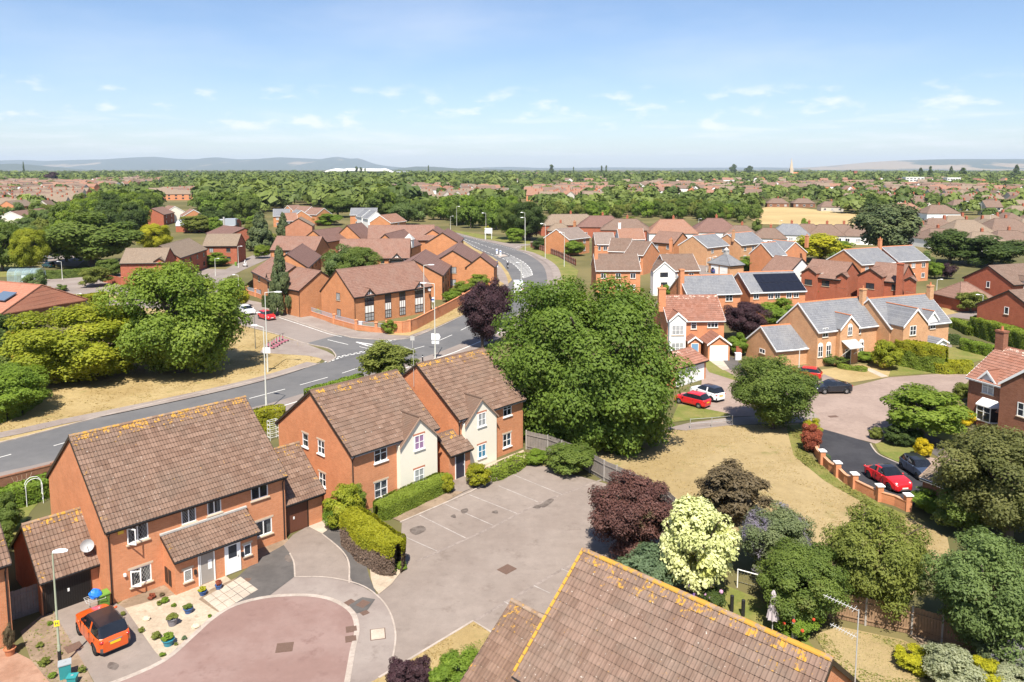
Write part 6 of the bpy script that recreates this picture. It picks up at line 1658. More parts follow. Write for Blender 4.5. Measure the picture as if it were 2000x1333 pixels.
shrub_px('small blue green bush inside the pier wall', 1613, 902, 886, 22, 'blue', 'ball')
shrub_px('lime green climber beside the white garage', 1442, 695, 652, 40, 'bright', 'm1')
shrub_px('light green bush by the long slate roof', 1300, 580, 556, 28, 'bright', 'm0')
shrub_px('little yellow shrub beside the blue door', 1340, 682, 670, 14, 'acid', 's0')
for u, vb, vt, w, lf, tm, lab in ((1455, 665, 582, 92, 'purple', 'bigA', 'round dark purple tree behind the slate garage'), (1522, 640, 585, 80, 'bright', 'm1', 'light green tree right of the round purple tree'),
 (1600, 512, 456, 110, 'acid', 'm0', 'vivid yellow green tree behind the right-hand houses'), (1640, 512, 470, 60, 'bright', 'm2', 'green tree beside the vivid yellow green one'),
 (1855, 515, 447, 96, 'dark', 'm0', 'left of two big dark trees at the right'), (1935, 520, 462, 136, 'dark', 'm1', 'right of two big dark trees at the right'),
 (1462, 530, 502, 45, 'bright', 'm1', 'round bright bush by the cupola garage'), (1612, 588, 558, 50, 'olive', 'm2', 'olive shrub below the dark windowed red houses'),
 (1802, 535, 490, 40, 'willow', 'f0', 'thin grey leaved tree by the tall chimney'), (1825, 545, 512, 34, 'bright', 'm0', 'upright green tree behind the tall chimney'), (1850, 545, 515, 32, 'purple', 'm1', 'small dark purple tree right of the tall chimney'),
 (1895, 610, 568, 60, 'olive', 'f1', 'olive tree by the curving close at the right'), (1878, 603, 580, 34, 'red', 'm2', 'reddish shrub at the bend of the right-hand close'), (1915, 605, 585, 30, 'acid', 'm0', 'golden shrub at the bend of the right-hand close'),
 (1985, 660, 600, 60, 'mid', 'm1', 'leafy tree at the right edge over the dark hedge'), (700, 570, 472, 98, 'mid', 'bigA', 'round green tree in the care home courtyard'), (664, 568, 480, 64, 'willow', 'm1', 'paler green tree beside the courtyard tree'),
 (625, 608, 590, 40, 'hedge', 'ball', 'clipped green bush at the blank orange gable'), (618, 616, 604, 20, 'acid', 's1', 'little yellow shrub behind the corner railing'),
 (468, 600, 565, 38, 'acid', 'm2', 'yellow green bush behind the white estate car'), (452, 575, 545, 50, 'bright', 'm1', 'green bush by the care home corner'),
 (935, 565, 535, 46, 'hedge', 'm0', 'rounded laurel above the care home wall'), (905, 575, 550, 50, 'hedge', 'm1', 'second rounded laurel above the care home wall'), (885, 590, 568, 40, 'bright', 'm2', 'shrubs along the care home wall by the windowed end'),
 (800, 610, 598, 50, 'bright', 'm0', 'young shrubs in front of the timber bays'), (760, 652, 625, 30, 'hedge', 'm1', 'bush behind the corner pier'),
 (305, 500, 430, 66, 'acid', 'bigA', 'vivid golden tree left of the curved barn'), (180, 520, 420, 180, 'mid', 'm1', 'big dark green tree group left of the golden tree'), (130, 512, 440, 90, 'dark', 'm2', 'dark tree left in the big group behind the car shelter'),
 (62, 540, 435, 72, 'gold', 'bigA', 'olive yellow tree behind the glazed shelter'), (5, 530, 440, 80, 'mid', 'm1', 'green tree at the left edge beyond the shelter'), (25, 500, 470, 40, 'dark', 'm2', 'dark bush behind the shelter'),
 (70, 575, 528, 44, 'willow', 'f0', 'pale grey green tree beside the glazed shelter'), (185, 560, 520, 60, 'olive', 'f1', 'loose shrub beside the brick wall at left'), (120, 570, 556, 24, 'mid', 's2', 'small bush by the white car at left'),
 (215, 540, 505, 50, 'mid', 'm0', 'green shrub left of the gabled brick house'), (420, 520, 495, 60, 'bright', 'm1', 'trailing green shrub below the lane house'), (512, 505, 478, 36, 'hedge', 'm2', 'clipped green bushes by the estate lane'),
 (385, 455, 420, 70, 'olive', 'm0', 'olive tree in front of the curved barn'), (420, 450, 405, 60, 'dark', 'm1', 'dark tree beside the curved barn'),
 (660, 425, 385, 70, 'mid', 'm2', 'green tree between the brown roofs and stepped gables'), (640, 440, 418, 60, 'bright', 'm1', 'bright low tree behind the care home roofs'),
 (785, 440, 390, 62, 'willow', 'f0', 'birch like tree behind the long care home roof'), (1100, 480, 458, 46, 'mid', 'm1', 'shrub on the verge by the fence'), (1120, 500, 470, 44, 'bright', 'm2', 'green shrub beside the orange gabled house'),
 (1060, 488, 465, 40, 'dark', 'm0', 'dark shrub behind the red brown fence'), (1030, 470, 385, 80, 'dark', 'bigA', 'tall dark tree beyond the road junction'), (1000, 468, 395, 70, 'mid', 'bigA', 'dense green tree left of the tall dark one'), (1035, 470, 420, 44, 'purple', 'm1', 'purple tree in front of the tall dark one'), (952, 460, 441, 16, 'acid', 's0', 'tiny yellow tree on the junction verge'), (1005, 475, 445, 40, 'bright', 'm2', 'bright shrubs on the junction verge'),
 (1385, 640, 625, 16, 'bright', 's1', 'small climber on the long slate house'), (1495, 600, 560, 14, 'mid', 's2', 'slim shrub against the solar roofed house'), (1554, 605, 560, 14, 'mid', 's3', 'slim shrub at the right of the solar roofed house')):
 (shrub_px(lab, u, vb, vt, w, lf, tm) if ('bush' in lab or 'shrub' in lab or 'laurel' in lab or 'climber' in lab) else tree_px('tree', lab, u, vb, vt, w, tm, lf, bottom=.06))
# conifers
tree_px('spruce_tree', 'tall narrow spruce in front of the care home', 549, 616, 480, 46, 'cone', 'spruce', bottom=.08, conifer=True)
tree_px('conifer_tree', 'dark conifer rising behind the left of the care home', 508, 490, 412, 56, 'cone', 'spruce', bottom=.04, conifer=True)
tree_px('conifer_tree', 'narrow dark conifer between the left estate roofs', 554, 462, 415, 28, 'cone', 'spruce', bottom=.04, conifer=True)
tree_px('cedar_tree', 'huge dark evergreen in front of the wheat field at the right', 1735, 500, 396, 130, 'm2', 'spruce', bottom=.0)
# hedges: clipped bodies of leaves over a twiggy core
def hedge(label, pts, w, h, leaf, n=None, z0=0.0, core=(0.05, 0.045, 0.02), round_=.25, lumps=.06, name='hedge', top_leaf=None, size=.11, rows=False, cat='hedge'):
 P = [Vector((p[0], p[1], 0)) for p in (smooth_line(pts, 3) if len(pts) > 2 else pts)]; o = P[0]
 t = thing(name, label, cat, o, 0)
 LL = [0]
 for a, b in zip(P, P[1:]): LL.append(LL[-1] + (b - a).length)
 tot = LL[-1]
 n = n or int((tot * (w + 2 * h) + 2 * w * h) * 190)
 n = min(n, 26000)
 s = NR.uniform(-w * .49, tot + w * .49, n); prof = NR.uniform(0, 2 * h + w, n)
 x = np.interp(s, LL, [p.x for p in P]); y = np.interp(s, LL, [p.y for p in P])
 i = np.clip(np.searchsorted(LL, np.clip(s, 0, tot - 1e-6), 'right') - 1, 0, len(P) - 2)
 dx = np.array([(b - a).normalized().x for a, b in zip(P, P[1:])])[i]; dy = np.array([(b - a).normalized().y for a, b in zip(P, P[1:])])[i]
 over = np.where(s < 0, s, np.where(s > tot, s - tot, 0)); x = x + dx * over; y = y + dy * over
 left = prof < h; right = prof > h + w; top = ~left & ~right
 off = np.where(left, -w / 2, np.where(right, w / 2, prof - h - w / 2)); z = np.where(left, prof, np.where(right, 2 * h + w - prof, h))
 # rounded shoulders, rounded ends, lumpy faces
 e = np.abs(off) / (w / 2); z = z - np.where(top, round_ * h * .5 * e ** 4, 0)
 k = np.sqrt(np.clip(1 - (np.abs(over) / (w * .5)) ** 2, .02, 1)); off = off * k
 lump = lumps * (np.sin(s * 3.1 + z * 2) + np.sin(s * 1.3 + off * 4 + 2)) + NR.normal(0, .025, n)
 ox = -dy; oy = dx
 sg = np.where(left, -1, np.where(right, 1, 0))
 x = x + ox * (off + sg * lump); y = y + oy * (off + sg * lump); z = np.maximum(.03, z + np.where(top, lump, 0))
 Nn = np.stack([ox * sg, oy * sg, np.where(top, 1.0, .35)], 1) + NR.normal(0, .35, (n, 3)); Nn /= np.linalg.norm(Nn, axis=1, keepdims=True)
 Pt = np.stack([x - o.x, y - o.y, z + z0], 1)
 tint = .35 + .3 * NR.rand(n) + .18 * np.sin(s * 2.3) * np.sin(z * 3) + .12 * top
 if top_leaf is None:
  m = leaf_mesh('foliage', Pt, Nn, size, tint); m.materials.append(LEAF[leaf]); link('foliage', m, t)
 else:
  hi = Pt[:, 2] > h * .62 + .22 * np.sin(s * 1.7) + NR.normal(0, .08, n)
  for msk, lf, nm_ in ((hi, top_leaf, 'foliage'), (~hi, leaf, 'bare_side')):
   m = leaf_mesh(nm_, Pt[msk], Nn[msk], size, tint[msk]); m.materials.append(LEAF[lf]); link(nm_, m, t)
 mb = MB(); cw, chh = w / 2 * .74, h * .88
 for i_, (a, b) in enumerate(zip(P, P[1:])):
  d = (b - a).normalized(); nn = Vector((-d.y, d.x, 0)); a = a + d * (.3 if i_ == 0 else 0); b = b - d * (.3 if i_ == len(P) - 2 else 0); q = a - o
  mb.prism([q - nn * cw, q - nn * cw + Vector((0, 0, chh * .9)), q - nn * cw * .6 + Vector((0, 0, chh)), q + nn * cw * .6 + Vector((0, 0, chh)), q + nn * cw + Vector((0, 0, chh * .9)), q + nn * cw], (b - a))
 mb.build('twigs', plain('hedge_twigs_%d' % int(core[0] * 1000), core, .95, var=.3), t)
 return t
LEAF['twig'] = leaf_mat('bare_twig', (0.075, 0.050, 0.036), (0.185, 0.130, 0.095), trans=.05)
LEAF['limehedge'] = leaf_mat('lime_hedge_leaf', (0.15, 0.18, 0.014), (0.39, 0.37, 0.022), odd=(0.26, 0.32, 0.03))
hedge('clipped lime topped hedge with bare brown sides at the car park corner', [G(694, 1060), G(722, 1085), G(762, 1112)], 2.0, 2.15, 'twig', top_leaf='limehedge', core=(0.10, 0.07, 0.05), size=.10, round_=.5, n=24000)
hedge('low clipped green hedge along the front of the nearer flats', [G(752, 1008), G(800, 985), G(862, 957)], 1.7, 1.15, 'hedge', round_=.5, lumps=.03, size=.085, n=22000)
shrub_px('bright rounded bush at the right end of the flats hedge', 871, 962, 926, 36, 'limehedge', 'ball')
shrub_px('clipped bright lime bush by the flats entrance', 933, 950, 906, 54, 'limehedge', 'ball')
hedge('low green hedge at the foot of the farther flats', [G(962, 936), G(995, 920), G(1020, 906)], 1.5, .8, 'hedge', round_=.5)
shrub_px('rounded bush in autumn tints beside the wooden side gate', 672, 1030, 945, 78, 'gold', 'ball')
shrub_px('darker green top of the bush against the flats corner', 694, 1010, 942, 52, 'hedge', 'ball')
shrub_px('bright green bush at the foot of the side gate', 652, 1034, 975, 44, 'bright', 'ball')
shrub_px('big bright rounded conifer mound at the left edge of the verge', -8, 815, 705, 190, 'bright', 'bigA'); hedge('clipped sloping conifer hedge at the foot of the left edge mound', [G(-60, 838), G(20, 812), G(66, 780)], 2.6, 1.8, 'hedge', round_=.6, size=.15)
hedge('clipped bright green hedge by the clinic car park', [G(112, 602), G(160, 602), G(200, 596)], 2.2, 2.4, 'limehedge', size=.18)
hedge('long dark hedge along the lawn behind the left lamp', [G(100, 545), G(160, 541), G(235, 532)], 2.0, 1.9, 'mid', size=.2)
hedge('tall clipped yellow green hedge in front of the red door house', [G(1764, 713), G(1830, 727)], 2.2, 3.4, 'hedge', size=.15, round_=.4, top_leaf='limehedge')
hedge('low sprawling yellow hedge right of the clipped one', [G(1835, 728), G(1880, 727)], 2.2, 1.4, 'limehedge', size=.15)
hedge('clipped green hedge on the lawn corner of the right close', [G(1886, 684), G(1910, 690), G(1932, 696)], 1.6, 1.5, 'bright', size=.14)
hedge('dark clipped hedge at the right edge under the brown gable', [G(1912, 655), G(1950, 668), G(2010, 690)], 2.6, 2.8, 'hedge', size=.16)
hedge('rounded clipped hedge by the bend of the right-hand close', [G(1865, 640), G(1880, 645), G(1898, 655)], 1.8, 1.4, 'hedge', size=.15)
hedge('low clipped oval hedge beside the arched window house', [G(1645, 720), G(1668, 723), G(1684, 725)], 1.2, .5, 'hedge', size=.12)
hedge('hedge beside the pyramid garage', [G(1830, 590), G(1862, 588)], 1.8, 1.8, 'bright', size=.16)
hedge('dark rounded hedge behind the red door porch', [G(1840, 670), G(1862, 672)], 1.8, 1.3, 'dark', size=.15)
hedge('dark green artificial hedge screen behind the red car', [G(515, 600), G(527, 603)], .5, 2.2, 'dark', size=.12)
hedge('green hedge at the base of the huge tree by the road', [G(700, 752), G(640, 770), G(605, 780)], 1.2, 1.2, 'bright', size=.14)
hedge('garden hedge between the two blocks beside the road', [G(500, 842), G(540, 832)], 1.8, 2.0, 'limehedge', size=.13)
hedge('rose hedge along the back garden wall at left', [G(-10, 1000), G(40, 985), G(102, 962)], 1.8, 1.5, 'bright', size=.13)
shrub_px('garden bushes at the left edge above the small garage', 12, 1040, 968, 60, 'mid', 'm1')
shrub_px('dark green bush behind the small garage at left', 8, 1075, 1020, 50, 'mid', 'm2')
# tufts and small plants in the gravel
TUFTL = [a + ' ' + b for a, b in zip(('dry tuft', 'wide dry tuft', 'dry tuft', 'green tuft', 'brown tuft', 'green tuft', 'reddish bush', 'green weed', 'dry tuft', 'bluish tuft', 'green tuft', 'dry tuft', 'broad dry clump', 'dry clump', 'dry weed clump', 'green weed clump', 'green weed', 'small dry tuft', 'bright green clump', 'small bright clump'),
 ('in the gravel by the orange car tail', 'in the gravel below the car tail', 'at the house wall by the brown meter boxes', 'close to the porch side wall', 'against the house wall left of the meter boxes', 'right of the porch corner', 'under the lower leaded window', 'at the kerb tip of the gravel', 'beside the turquoise pot', 'near the kerb below the grey pot', 'at the kerb below the slab path', 'at the house corner by the green bin', 'in the soil left of the drive', 'in the soil by the short fence', 'in the soil by the teal boxes', 'at the bottom edge of the soil bed', 'below the black garage door corner', 'halfway along the drive soil bed', 'at the foot of the lime topped hedge', 'in the pale gravel triangle'))]
for i, (u, v, w, lf) in enumerate(((277, 1235, 16, 'olive'), (306, 1248, 22, 'olive'), (312, 1182, 14, 'olive'), (322, 1178, 18, 'bright'), (316, 1165, 12, 'bronze'), (340, 1186, 12, 'bright'), (297, 1170, 18, 'red'), (318, 1283, 14, 'bright'), (344, 1261, 10, 'olive'), (360, 1250, 12, 'blue'), (410, 1206, 10, 'bright'), (240, 1203, 14, 'olive'), (88, 1300, 26, 'olive'), (78, 1265, 16, 'olive'), (160, 1314, 20, 'olive'), (102, 1325, 18, 'bright'), (97, 1222, 14, 'bright'), (118, 1280, 10, 'olive'), (785, 1112, 26, 'bright'), (768, 1120, 18, 'bright'))):
 shrub_px(TUFTL[i], u, v, v - w * .6, w * .8, lf, 's%d' % (i % 4), name='plant_tuft', group='plant tufts in the gravel and soil beds')

# ragged dry grass on the verges and lawns near enough to show it
def tufts(px, n, hgt, leaf, z=.05):
 P = [G(u, v) for u, v in px]; x0, x1 = min(p.x for p in P), max(p.x for p in P); y0, y1 = min(p.y for p in P), max(p.y for p in P)
 q = np.stack([NR.uniform(x0, x1, n * 3), NR.uniform(y0, y1, n * 3)], 1); ok = np.zeros(len(q), bool); j = len(P) - 1
 for i in range(len(P)):
  a, b = P[i], P[j]; m = ((a.y > q[:, 1]) != (b.y > q[:, 1])); xx = (b.x - a.x) * (q[:, 1] - a.y) / ((b.y - a.y) or 1e-9) + a.x; ok ^= m & (q[:, 0] < xx); j = i
 q = q[ok][:n]; n = len(q); s = hgt * NR.uniform(.4, 1.3, n) * (.6 + .6 * (np.sin(q[:, 0] * .9) * np.sin(q[:, 1] * .7 + q[:, 0] * .3) > -.2))
 N = NR.normal(size=(n, 3)); N *= .35; N[:, 2] += 1.0; N /= np.linalg.norm(N, axis=1, keepdims=True)
 me = leaf_mesh('grass_tufts', np.column_stack([q, z + s * .3]), N, s, NR.rand(n), 1.6); me.materials.append(LEAF[leaf]); link('grass_tufts', me, kind='stuff')
LEAF['straw'] = leaf_mat('straw_blade', (0.26, 0.185, 0.075), (0.38, 0.28, 0.12), trans=.3, odd=(0.16, 0.15, 0.04)); LEAF['blade'] = leaf_mat('grass_blade', (0.10, 0.115, 0.025), (0.24, 0.22, 0.06), trans=.2)
for px, n, hg, lf, z in (([(0, 850), (170, 812), (340, 770), (500, 736), (620, 704), (600, 694), (480, 694), (300, 700), (0, 760)], 9000, .16, 'straw', .06), ([(0, 862), (170, 819), (340, 777), (500, 743), (500, 738), (340, 771), (0, 855)], 2500, .14, 'straw', .06), ([(455, 633), (545, 656), (600, 676), (500, 690), (440, 680)], 2500, .15, 'straw', .05),
 ([(1200, 930), (1290, 850), (1330, 842), (1420, 832), (1560, 830), (1565, 880), (1640, 935), (1700, 975), (1850, 1050), (1850, 1090), (1750, 1150), (1500, 1070), (1330, 985)], 14000, .12, 'straw', .01), ([(1545, 835), (1575, 830), (1570, 880), (1640, 940), (1720, 985), (1790, 1015), (1760, 1012), (1690, 985), (1610, 940), (1555, 895)], 3500, .20, 'blade', .02), ([(720, 1340), (800, 1292), (924, 1217), (960, 1240), (980, 1300), (940, 1340)], 3500, .10, 'straw', .05), ([(880, 1270), (955, 1245), (975, 1300), (900, 1335), (840, 1325)], 3000, .16, 'blade', .05),
 ([(1590, 1245), (1640, 1228), (1760, 1252), (1850, 1292), (1900, 1345), (1660, 1345)], 5000, .11, 'blade', .02), ([(760, 650), (840, 640), (905, 604), (955, 576), (975, 556), (930, 568), (840, 612)], 2500, .2, 'straw', .12), ([(40, 1235), (100, 1190), (165, 1300), (185, 1340), (95, 1350), (60, 1290)], 500, .12, 'blade', .02)):
 tufts(px, n, hg * .55, lf, z)
# ================================================================== VEHICLES
M_TYRE = plain('tyre_rubber', (0.02, 0.02, 0.02), 0.85); M_RIM = plain('alloy_rim', (0.45, 0.46, 0.48), 0.3, 0.7); M_RIMD = plain('dark_alloy', (0.10, 0.10, 0.11), 0.35, 0.6)
M_CGLS = glass_pane('car_glass', (0.012, 0.014, 0.018), rough=0.03); M_LAMPW = plain('headlamp', (0.75, 0.77, 0.8), 0.1, spec=.8); M_LAMPR = plain('tail_lamp', (0.45, 0.02, 0.02), 0.15, spec=.8)
M_PLATEY = plain('yellow_plate', (0.80, 0.52, 0.02), 0.4); M_PLATEW = plain('white_plate', (0.8, 0.8, 0.78), 0.4); M_TRIM = plain('grey_cladding', (0.07, 0.07, 0.072), 0.6)
M_CHROME = plain('chrome', (0.6, 0.6, 0.62), 0.15, 0.9)
TYPES = {   # length, half width, belt z, roof z, wheel r, front/rear axle (from nose), roof line stations: x from nose of (windscreen base, roof start, roof end, rear glass base)
 'suv': dict(L=4.12, w=.88, belt=1.02, roof=1.56, r=.33, fa=.82, ra=3.42, ws=1.05, r0=1.75, r1=3.62, rg=4.02, nose=.80, hood=.98, tail=.98),
 'hatch': dict(L=3.95, w=.84, belt=.90, roof=1.46, r=.30, fa=.78, ra=3.25, ws=.95, r0=1.70, r1=3.35, rg=3.86, nose=.62, hood=.88, tail=.92),
 'estate': dict(L=4.55, w=.90, belt=.92, roof=1.46, r=.31, fa=.90, ra=3.60, ws=1.25, r0=2.05, r1=4.0, rg=4.45, nose=.62, hood=.88, tail=.95),
 'beetle': dict(L=4.28, w=.90, belt=.92, roof=1.48, r=.33, fa=.84, ra=3.40, ws=1.25, r0=2.05, r1=2.9, rg=3.6, nose=.60, hood=.92, tail=.90),
 'coupe': dict(L=4.25, w=.88, belt=.92, roof=1.44, r=.31, fa=.86, ra=3.46, ws=.95, r0=1.85, r1=2.9, rg=4.0, nose=.58, hood=.86, tail=1.02),
 'mini': dict(L=3.6, w=.82, belt=.92, roof=1.48, r=.29, fa=.70, ra=3.0, ws=.85, r0=1.45, r1=3.0, rg=3.5, nose=.62, hood=.90, tail=.92),
}
def car(label, u, v, rz, typ, paint, roofm=None, clad=False, rims=None, rear_plate=True, name='parked_car', cat='car', group='cars parked in the streets and drives', rail=False):
 T = TYPES[typ]; L, W = T['L'], T['w']
 p = G(u, v); t = thing(name, label, cat, (p.x, p.y, 0.055), rz, group)
 # x forward; nose at +L/2.  s = distance from the nose
 st = sorted(set(list(np.linspace(0, L, 23)) + [T['ws'], T['r0'], T['r1'], T['rg']] + [T[a] + d for a in ('fa', 'ra') for d in (-.40, -.36, -.22, 0, .22, .36, .40)] + [.06, L - .06]))
 def top(s):     # belt/bonnet height
  return np.interp(s, [0, .06, .25, T['ws'], T['rg'], L - .06, L], [T['nose'] - .12, T['nose'] + .04, T['hood'] - .06, T['hood'] + .06, T['tail'] + .02, T['tail'] - .04, T['tail'] - .16]) if typ != 'beetle' else np.interp(s, [0, .06, .3, .7, T['ws'], 2.6, T['rg'], L - .1, L], [.52, .66, .82, .92, .99, .98, .92, .78, .58])
 def roofz(s):
  b = top(s)
  if typ in ('beetle', 'coupe'):
   return np.interp(s, [T['ws'], T['r0'] - .3, T['r0'], (T['r0'] + T['r1']) / 2, T['r1'], (T['r1'] + T['rg']) / 2, T['rg']], [top(T['ws']), T['roof'] - .16, T['roof'] - .03, T['roof'], T['roof'] - .08, T['roof'] - .26, top(T['rg'])]) if T['ws'] < s < T['rg'] else b
  return np.interp(s, [T['ws'], T['r0'], (T['r0'] + T['r1']) / 2, T['r1'], T['rg']], [top(T['ws']), T['roof'] - .04, T['roof'], T['roof'] - .03, top(T['rg'])]) if T['ws'] < s < T['rg'] else b
 rows = []
 for s in st:
  x = L / 2 - s; e = min(s, L - s); w = W * np.interp(e, [0, .05, .2, .5, 1.0], [.72, .82, .92, .98, 1.0])
  if typ == 'beetle': w = W * np.interp(e, [0, .05, .2, .5, 1.0, 1.6], [.60, .72, .88, .97, 1.0, .97])
  zl = .22 if e > .05 else .30
  wz = 0
  for a in ('fa', 'ra'):
   d = abs(s - T[a])
   if d < .40: zl = max(zl, T['r'] + math.sqrt(max(0, (T['r'] + .07) ** 2 - d * d)) if d < T['r'] + .07 else .22); wz = 1
  zb = float(top(s)); zr = float(roofz(s)); cab = zr > zb + .02
  flare = .03 if wz else 0
  zm = max(zl + .02, .55)
  wt = W * .74 if cab else w * .75
  rr = [(0, zl), (w * .9 + flare, zl), (w + flare, max(zl, .34)), (w + flare * .6, max(zm, zl + .01)), (w * .97, zb - .02)]
  if cab:
   k = min(1, (zr - zb) / max(.01, T['roof'] - zb))
   wc = w * .93 + (W * .76 - w * .93) * k
   rr += [(w * .93, zb + .015), (wc, max(zb + .02, zr - .06)), (wc * .86, zr), (0, zr + .02)]
  else:
   rr += [(w * .90, zb + .015), (w * .75, zb + .03), (w * .5, zb + .045), (0, zb + .055)]
  rows.append([(x, y, z) for y, z in rr])
 K = 9
 body, roof, cladm, glass = MB(), MB(), MB(), {'windscreen': MB(), 'rear_window': MB(), 'side_window': MB()}
 glassR = MB()
 pill = [T['r0'] - .02, (T['r0'] + T['r1']) / 2, T['r1'] - .05]
 for i in range(len(rows) - 1):
  s0, s1 = st[i], st[i + 1]; sm = (s0 + s1) / 2
  for sg in (1, -1):
   A = [(x, y * sg, z) for x, y, z in rows[i]]; B = [(x, y * sg, z) for x, y, z in rows[i + 1]]
   for k in range(K - 1):
    q = [A[k], B[k], B[k + 1], A[k + 1]]
    if sg < 0: q.reverse()
    tgt = body
    if T['ws'] < sm < T['rg']:
     if k == 5:
      if T['ws'] + .15 < sm < T['rg'] - .12 and not any(abs(sm - P_) < .055 for P_ in pill[1:2]): tgt = glass['side_window'] if sg > 0 else glassR
     if k in (6, 7):
      if sm < T['r0']: tgt = glass['windscreen']
      elif sm > T['r1']: tgt = glass['rear_window']
      else: tgt = roof if roofm and not (typ == 'beetle' and k == 6) else body
    if clad and k in (0, 1): tgt = cladm
    if clad and k == 2 and (sm < .12 or sm > L - .10): tgt = cladm
    tgt.quad(*q)
 for i, rev in ((0, False), (len(rows) - 1, True)):
  f = rows[i] + [(x, -y, z) for x, y, z in rows[i][::-1]]
  (body).add(f, [tuple(range(len(f))) if rev else tuple(reversed(range(len(f))))])
 bo = body.build('body', paint, t, smooth=True)
 if roof.v: roof.build('roof', roofm, t, smooth=True)
 if cladm.v: cladm.build('cladding', M_TRIM, t)
 for kx, mbx in glass.items():
  if mbx.v: mbx.build(kx, M_CGLS, t, smooth=True)
 if glassR.v: glassR.build('side_window', M_CGLS, t, smooth=True)
 for a in ('fa', 'ra'):
  for sg in (1, -1):
   x = L / 2 - T[a]; r = T['r']
   tb = MB(); tb.lathe([(r * .62, -.10), (r * .94, -.10), (r, -.06), (r, .06), (r * .94, .10), (r * .62, .10)], 16, (x, sg * (W - .09), r), 'y')
   wh = tb.build('wheel', M_TYRE, t, smooth=True)
   rb = MB(); yy = sg * (W + .005)
   for q in range(5):
    a0 = q * 2 * math.pi / 5
    rb.add([(x + r * .12 * math.cos(a0 + 1.2), yy, r + r * .12 * math.sin(a0 + 1.2)), (x + r * .64 * math.cos(a0 + .22), yy - sg * .02, r + r * .64 * math.sin(a0 + .22)), (x + r * .64 * math.cos(a0 - .22), yy - sg * .02, r + r * .64 * math.sin(a0 - .22)), (x + r * .12 * math.cos(a0 - 1.2), yy, r + r * .12 * math.sin(a0 - 1.2))], [(0, 1, 2, 3)])
   rb.lathe([(r * .58, -.02), (r * .66, -.02), (r * .66, .02), (r * .58, .02)], 14, (x, yy - sg * .03, r), 'y')
   rb.lathe([(0, 0), (r * .16, 0)], 8, (x, yy + sg * .003, r), 'y')
   rb.build('rim', rims or M_RIM, wh)
   db = MB(); db.lathe([(0, 0), (r * .6, 0)], 12, (x, yy - sg * .07, r), 'y'); db.build('hub', M_TYRE, wh)
 hz = float(top(.22)) - .12
 for sg in (1, -1):
  if typ == 'beetle': MB().blob((L / 2 - .30, sg * W * .66, .70), (.13, .15, .15), 10, 7).build('headlight', M_LAMPW, t, smooth=True)
  else: MB().blob((L / 2 - .20, sg * W * .70, hz - .03), (.19, .16, .07), 8, 5).build('headlight', M_LAMPW, t, smooth=True)
  MB().blob((-L / 2 + .10, sg * W * .74, T['tail'] - .12), (.12, .13, .09), 8, 5).build('tail_light', M_LAMPR, t, smooth=True)
  MB().blob((L / 2 - T['ws'] - .35, sg * (W + .07), T['belt'] + .08), (.08, .11, .07), 7, 5).build('mirror', paint, t, smooth=True)
  hb = MB(); hb.box(L / 2 - (T['r0'] + T['r1']) / 2 + .05, L / 2 - (T['r0'] + T['r1']) / 2 + .22, sg * (W * .975), sg * (W * .995 + .02), T['belt'] - .12, T['belt'] - .08); hb.build('door_handle', paint, t)
  if rail: MB().path([(L / 2 - T['r0'] - .1, sg * W * .64, T['roof'] + .03), (L / 2 - T['r1'] + .1, sg * W * .64, T['roof'] + .03)], .025).build('roof_rail', M_TRIM, t)
 for sg in (1, -1):
  for q in (T['ws'] + .30, (T['r0'] + T['r1']) / 2 + .02, T['r1'] - .12): MB().box(L / 2 - q - .008, L / 2 - q + .008, sg * (W - .02), sg * (W + .004), .36, T['belt'] - .04).build('door_gap', M_TYRE, t)
 MB().box(L / 2 - .04, L / 2 + .012, -.26, .26, .42, .53).build('front_plate', M_PLATEW, t)
 MB().box(-L / 2 - .012, -L / 2 + .03, -.26, .26, T['tail'] - .34, T['tail'] - .22).build('rear_plate', M_PLATEY, t)
 gb = MB(); gb.box(L / 2 - .05, L / 2 + .006, -.42, .42, .28, .38); gb.build('grille', M_TRIM, t)
 if clad: MB().box(-L / 2 - .01, -L / 2 + .04, -.34, .34, T['tail'] - .19, T['tail'] - .13).build('chrome_strip', M_CHROME, t)
 return t
def head(a, b):
 "heading from pixel a (tail) to pixel b (nose)"
 d = G(*b) - G(*a); return math.atan2(d.y, d.x)
P_OR = car_paint('orange_paint', (0.62, 0.09, 0.01)); P_RED = car_paint('red_paint', (0.55, 0.015, 0.02)); P_WH = car_paint('white_paint', (0.78, 0.79, 0.80)); P_BK = car_paint('black_paint', (0.012, 0.015, 0.022)); P_NV = car_paint('blue_grey_paint', (0.035, 0.05, 0.085)); P_GR = car_paint('grey_paint', (0.16, 0.17, 0.19)); P_BL = car_paint('blue_paint', (0.02, 0.06, 0.22)); P_SV = car_paint('silver_paint', (0.42, 0.44, 0.47))
M_BKROOF = car_paint('black_roof', (0.014, 0.014, 0.018))
car('orange compact SUV with black roof on the drive of the pair house', 201, 1247, R(136), 'suv', P_OR, M_BKROOF, clad=True, rims=M_RIMD)
car('red rounded coupe with black roof on the black drive', 1733, 946, head((1700, 925), (1768, 966)), 'beetle', P_RED, M_BKROOF, rims=M_RIMD)
car('dark blue grey small hatchback beside the red rounded coupe', 1793, 928, head((1762, 908), (1822, 948)), 'mini', P_NV, M_BKROOF, rims=M_RIMD)
car('black sloping hatchback parked on the pink close', 1625, 767, math.pi + R(3), 'coupe', P_BK)
car('white SUV with black roof behind the red hatchback by the garages', 1381, 778, head((1404, 783), (1352, 766)), 'suv', P_WH, M_BKROOF, rims=M_RIMD, clad=True)
car('red hatchback half hidden by the huge tree by the garages', 1352, 791, head((1374, 796), (1322, 783)), 'hatch', P_RED)
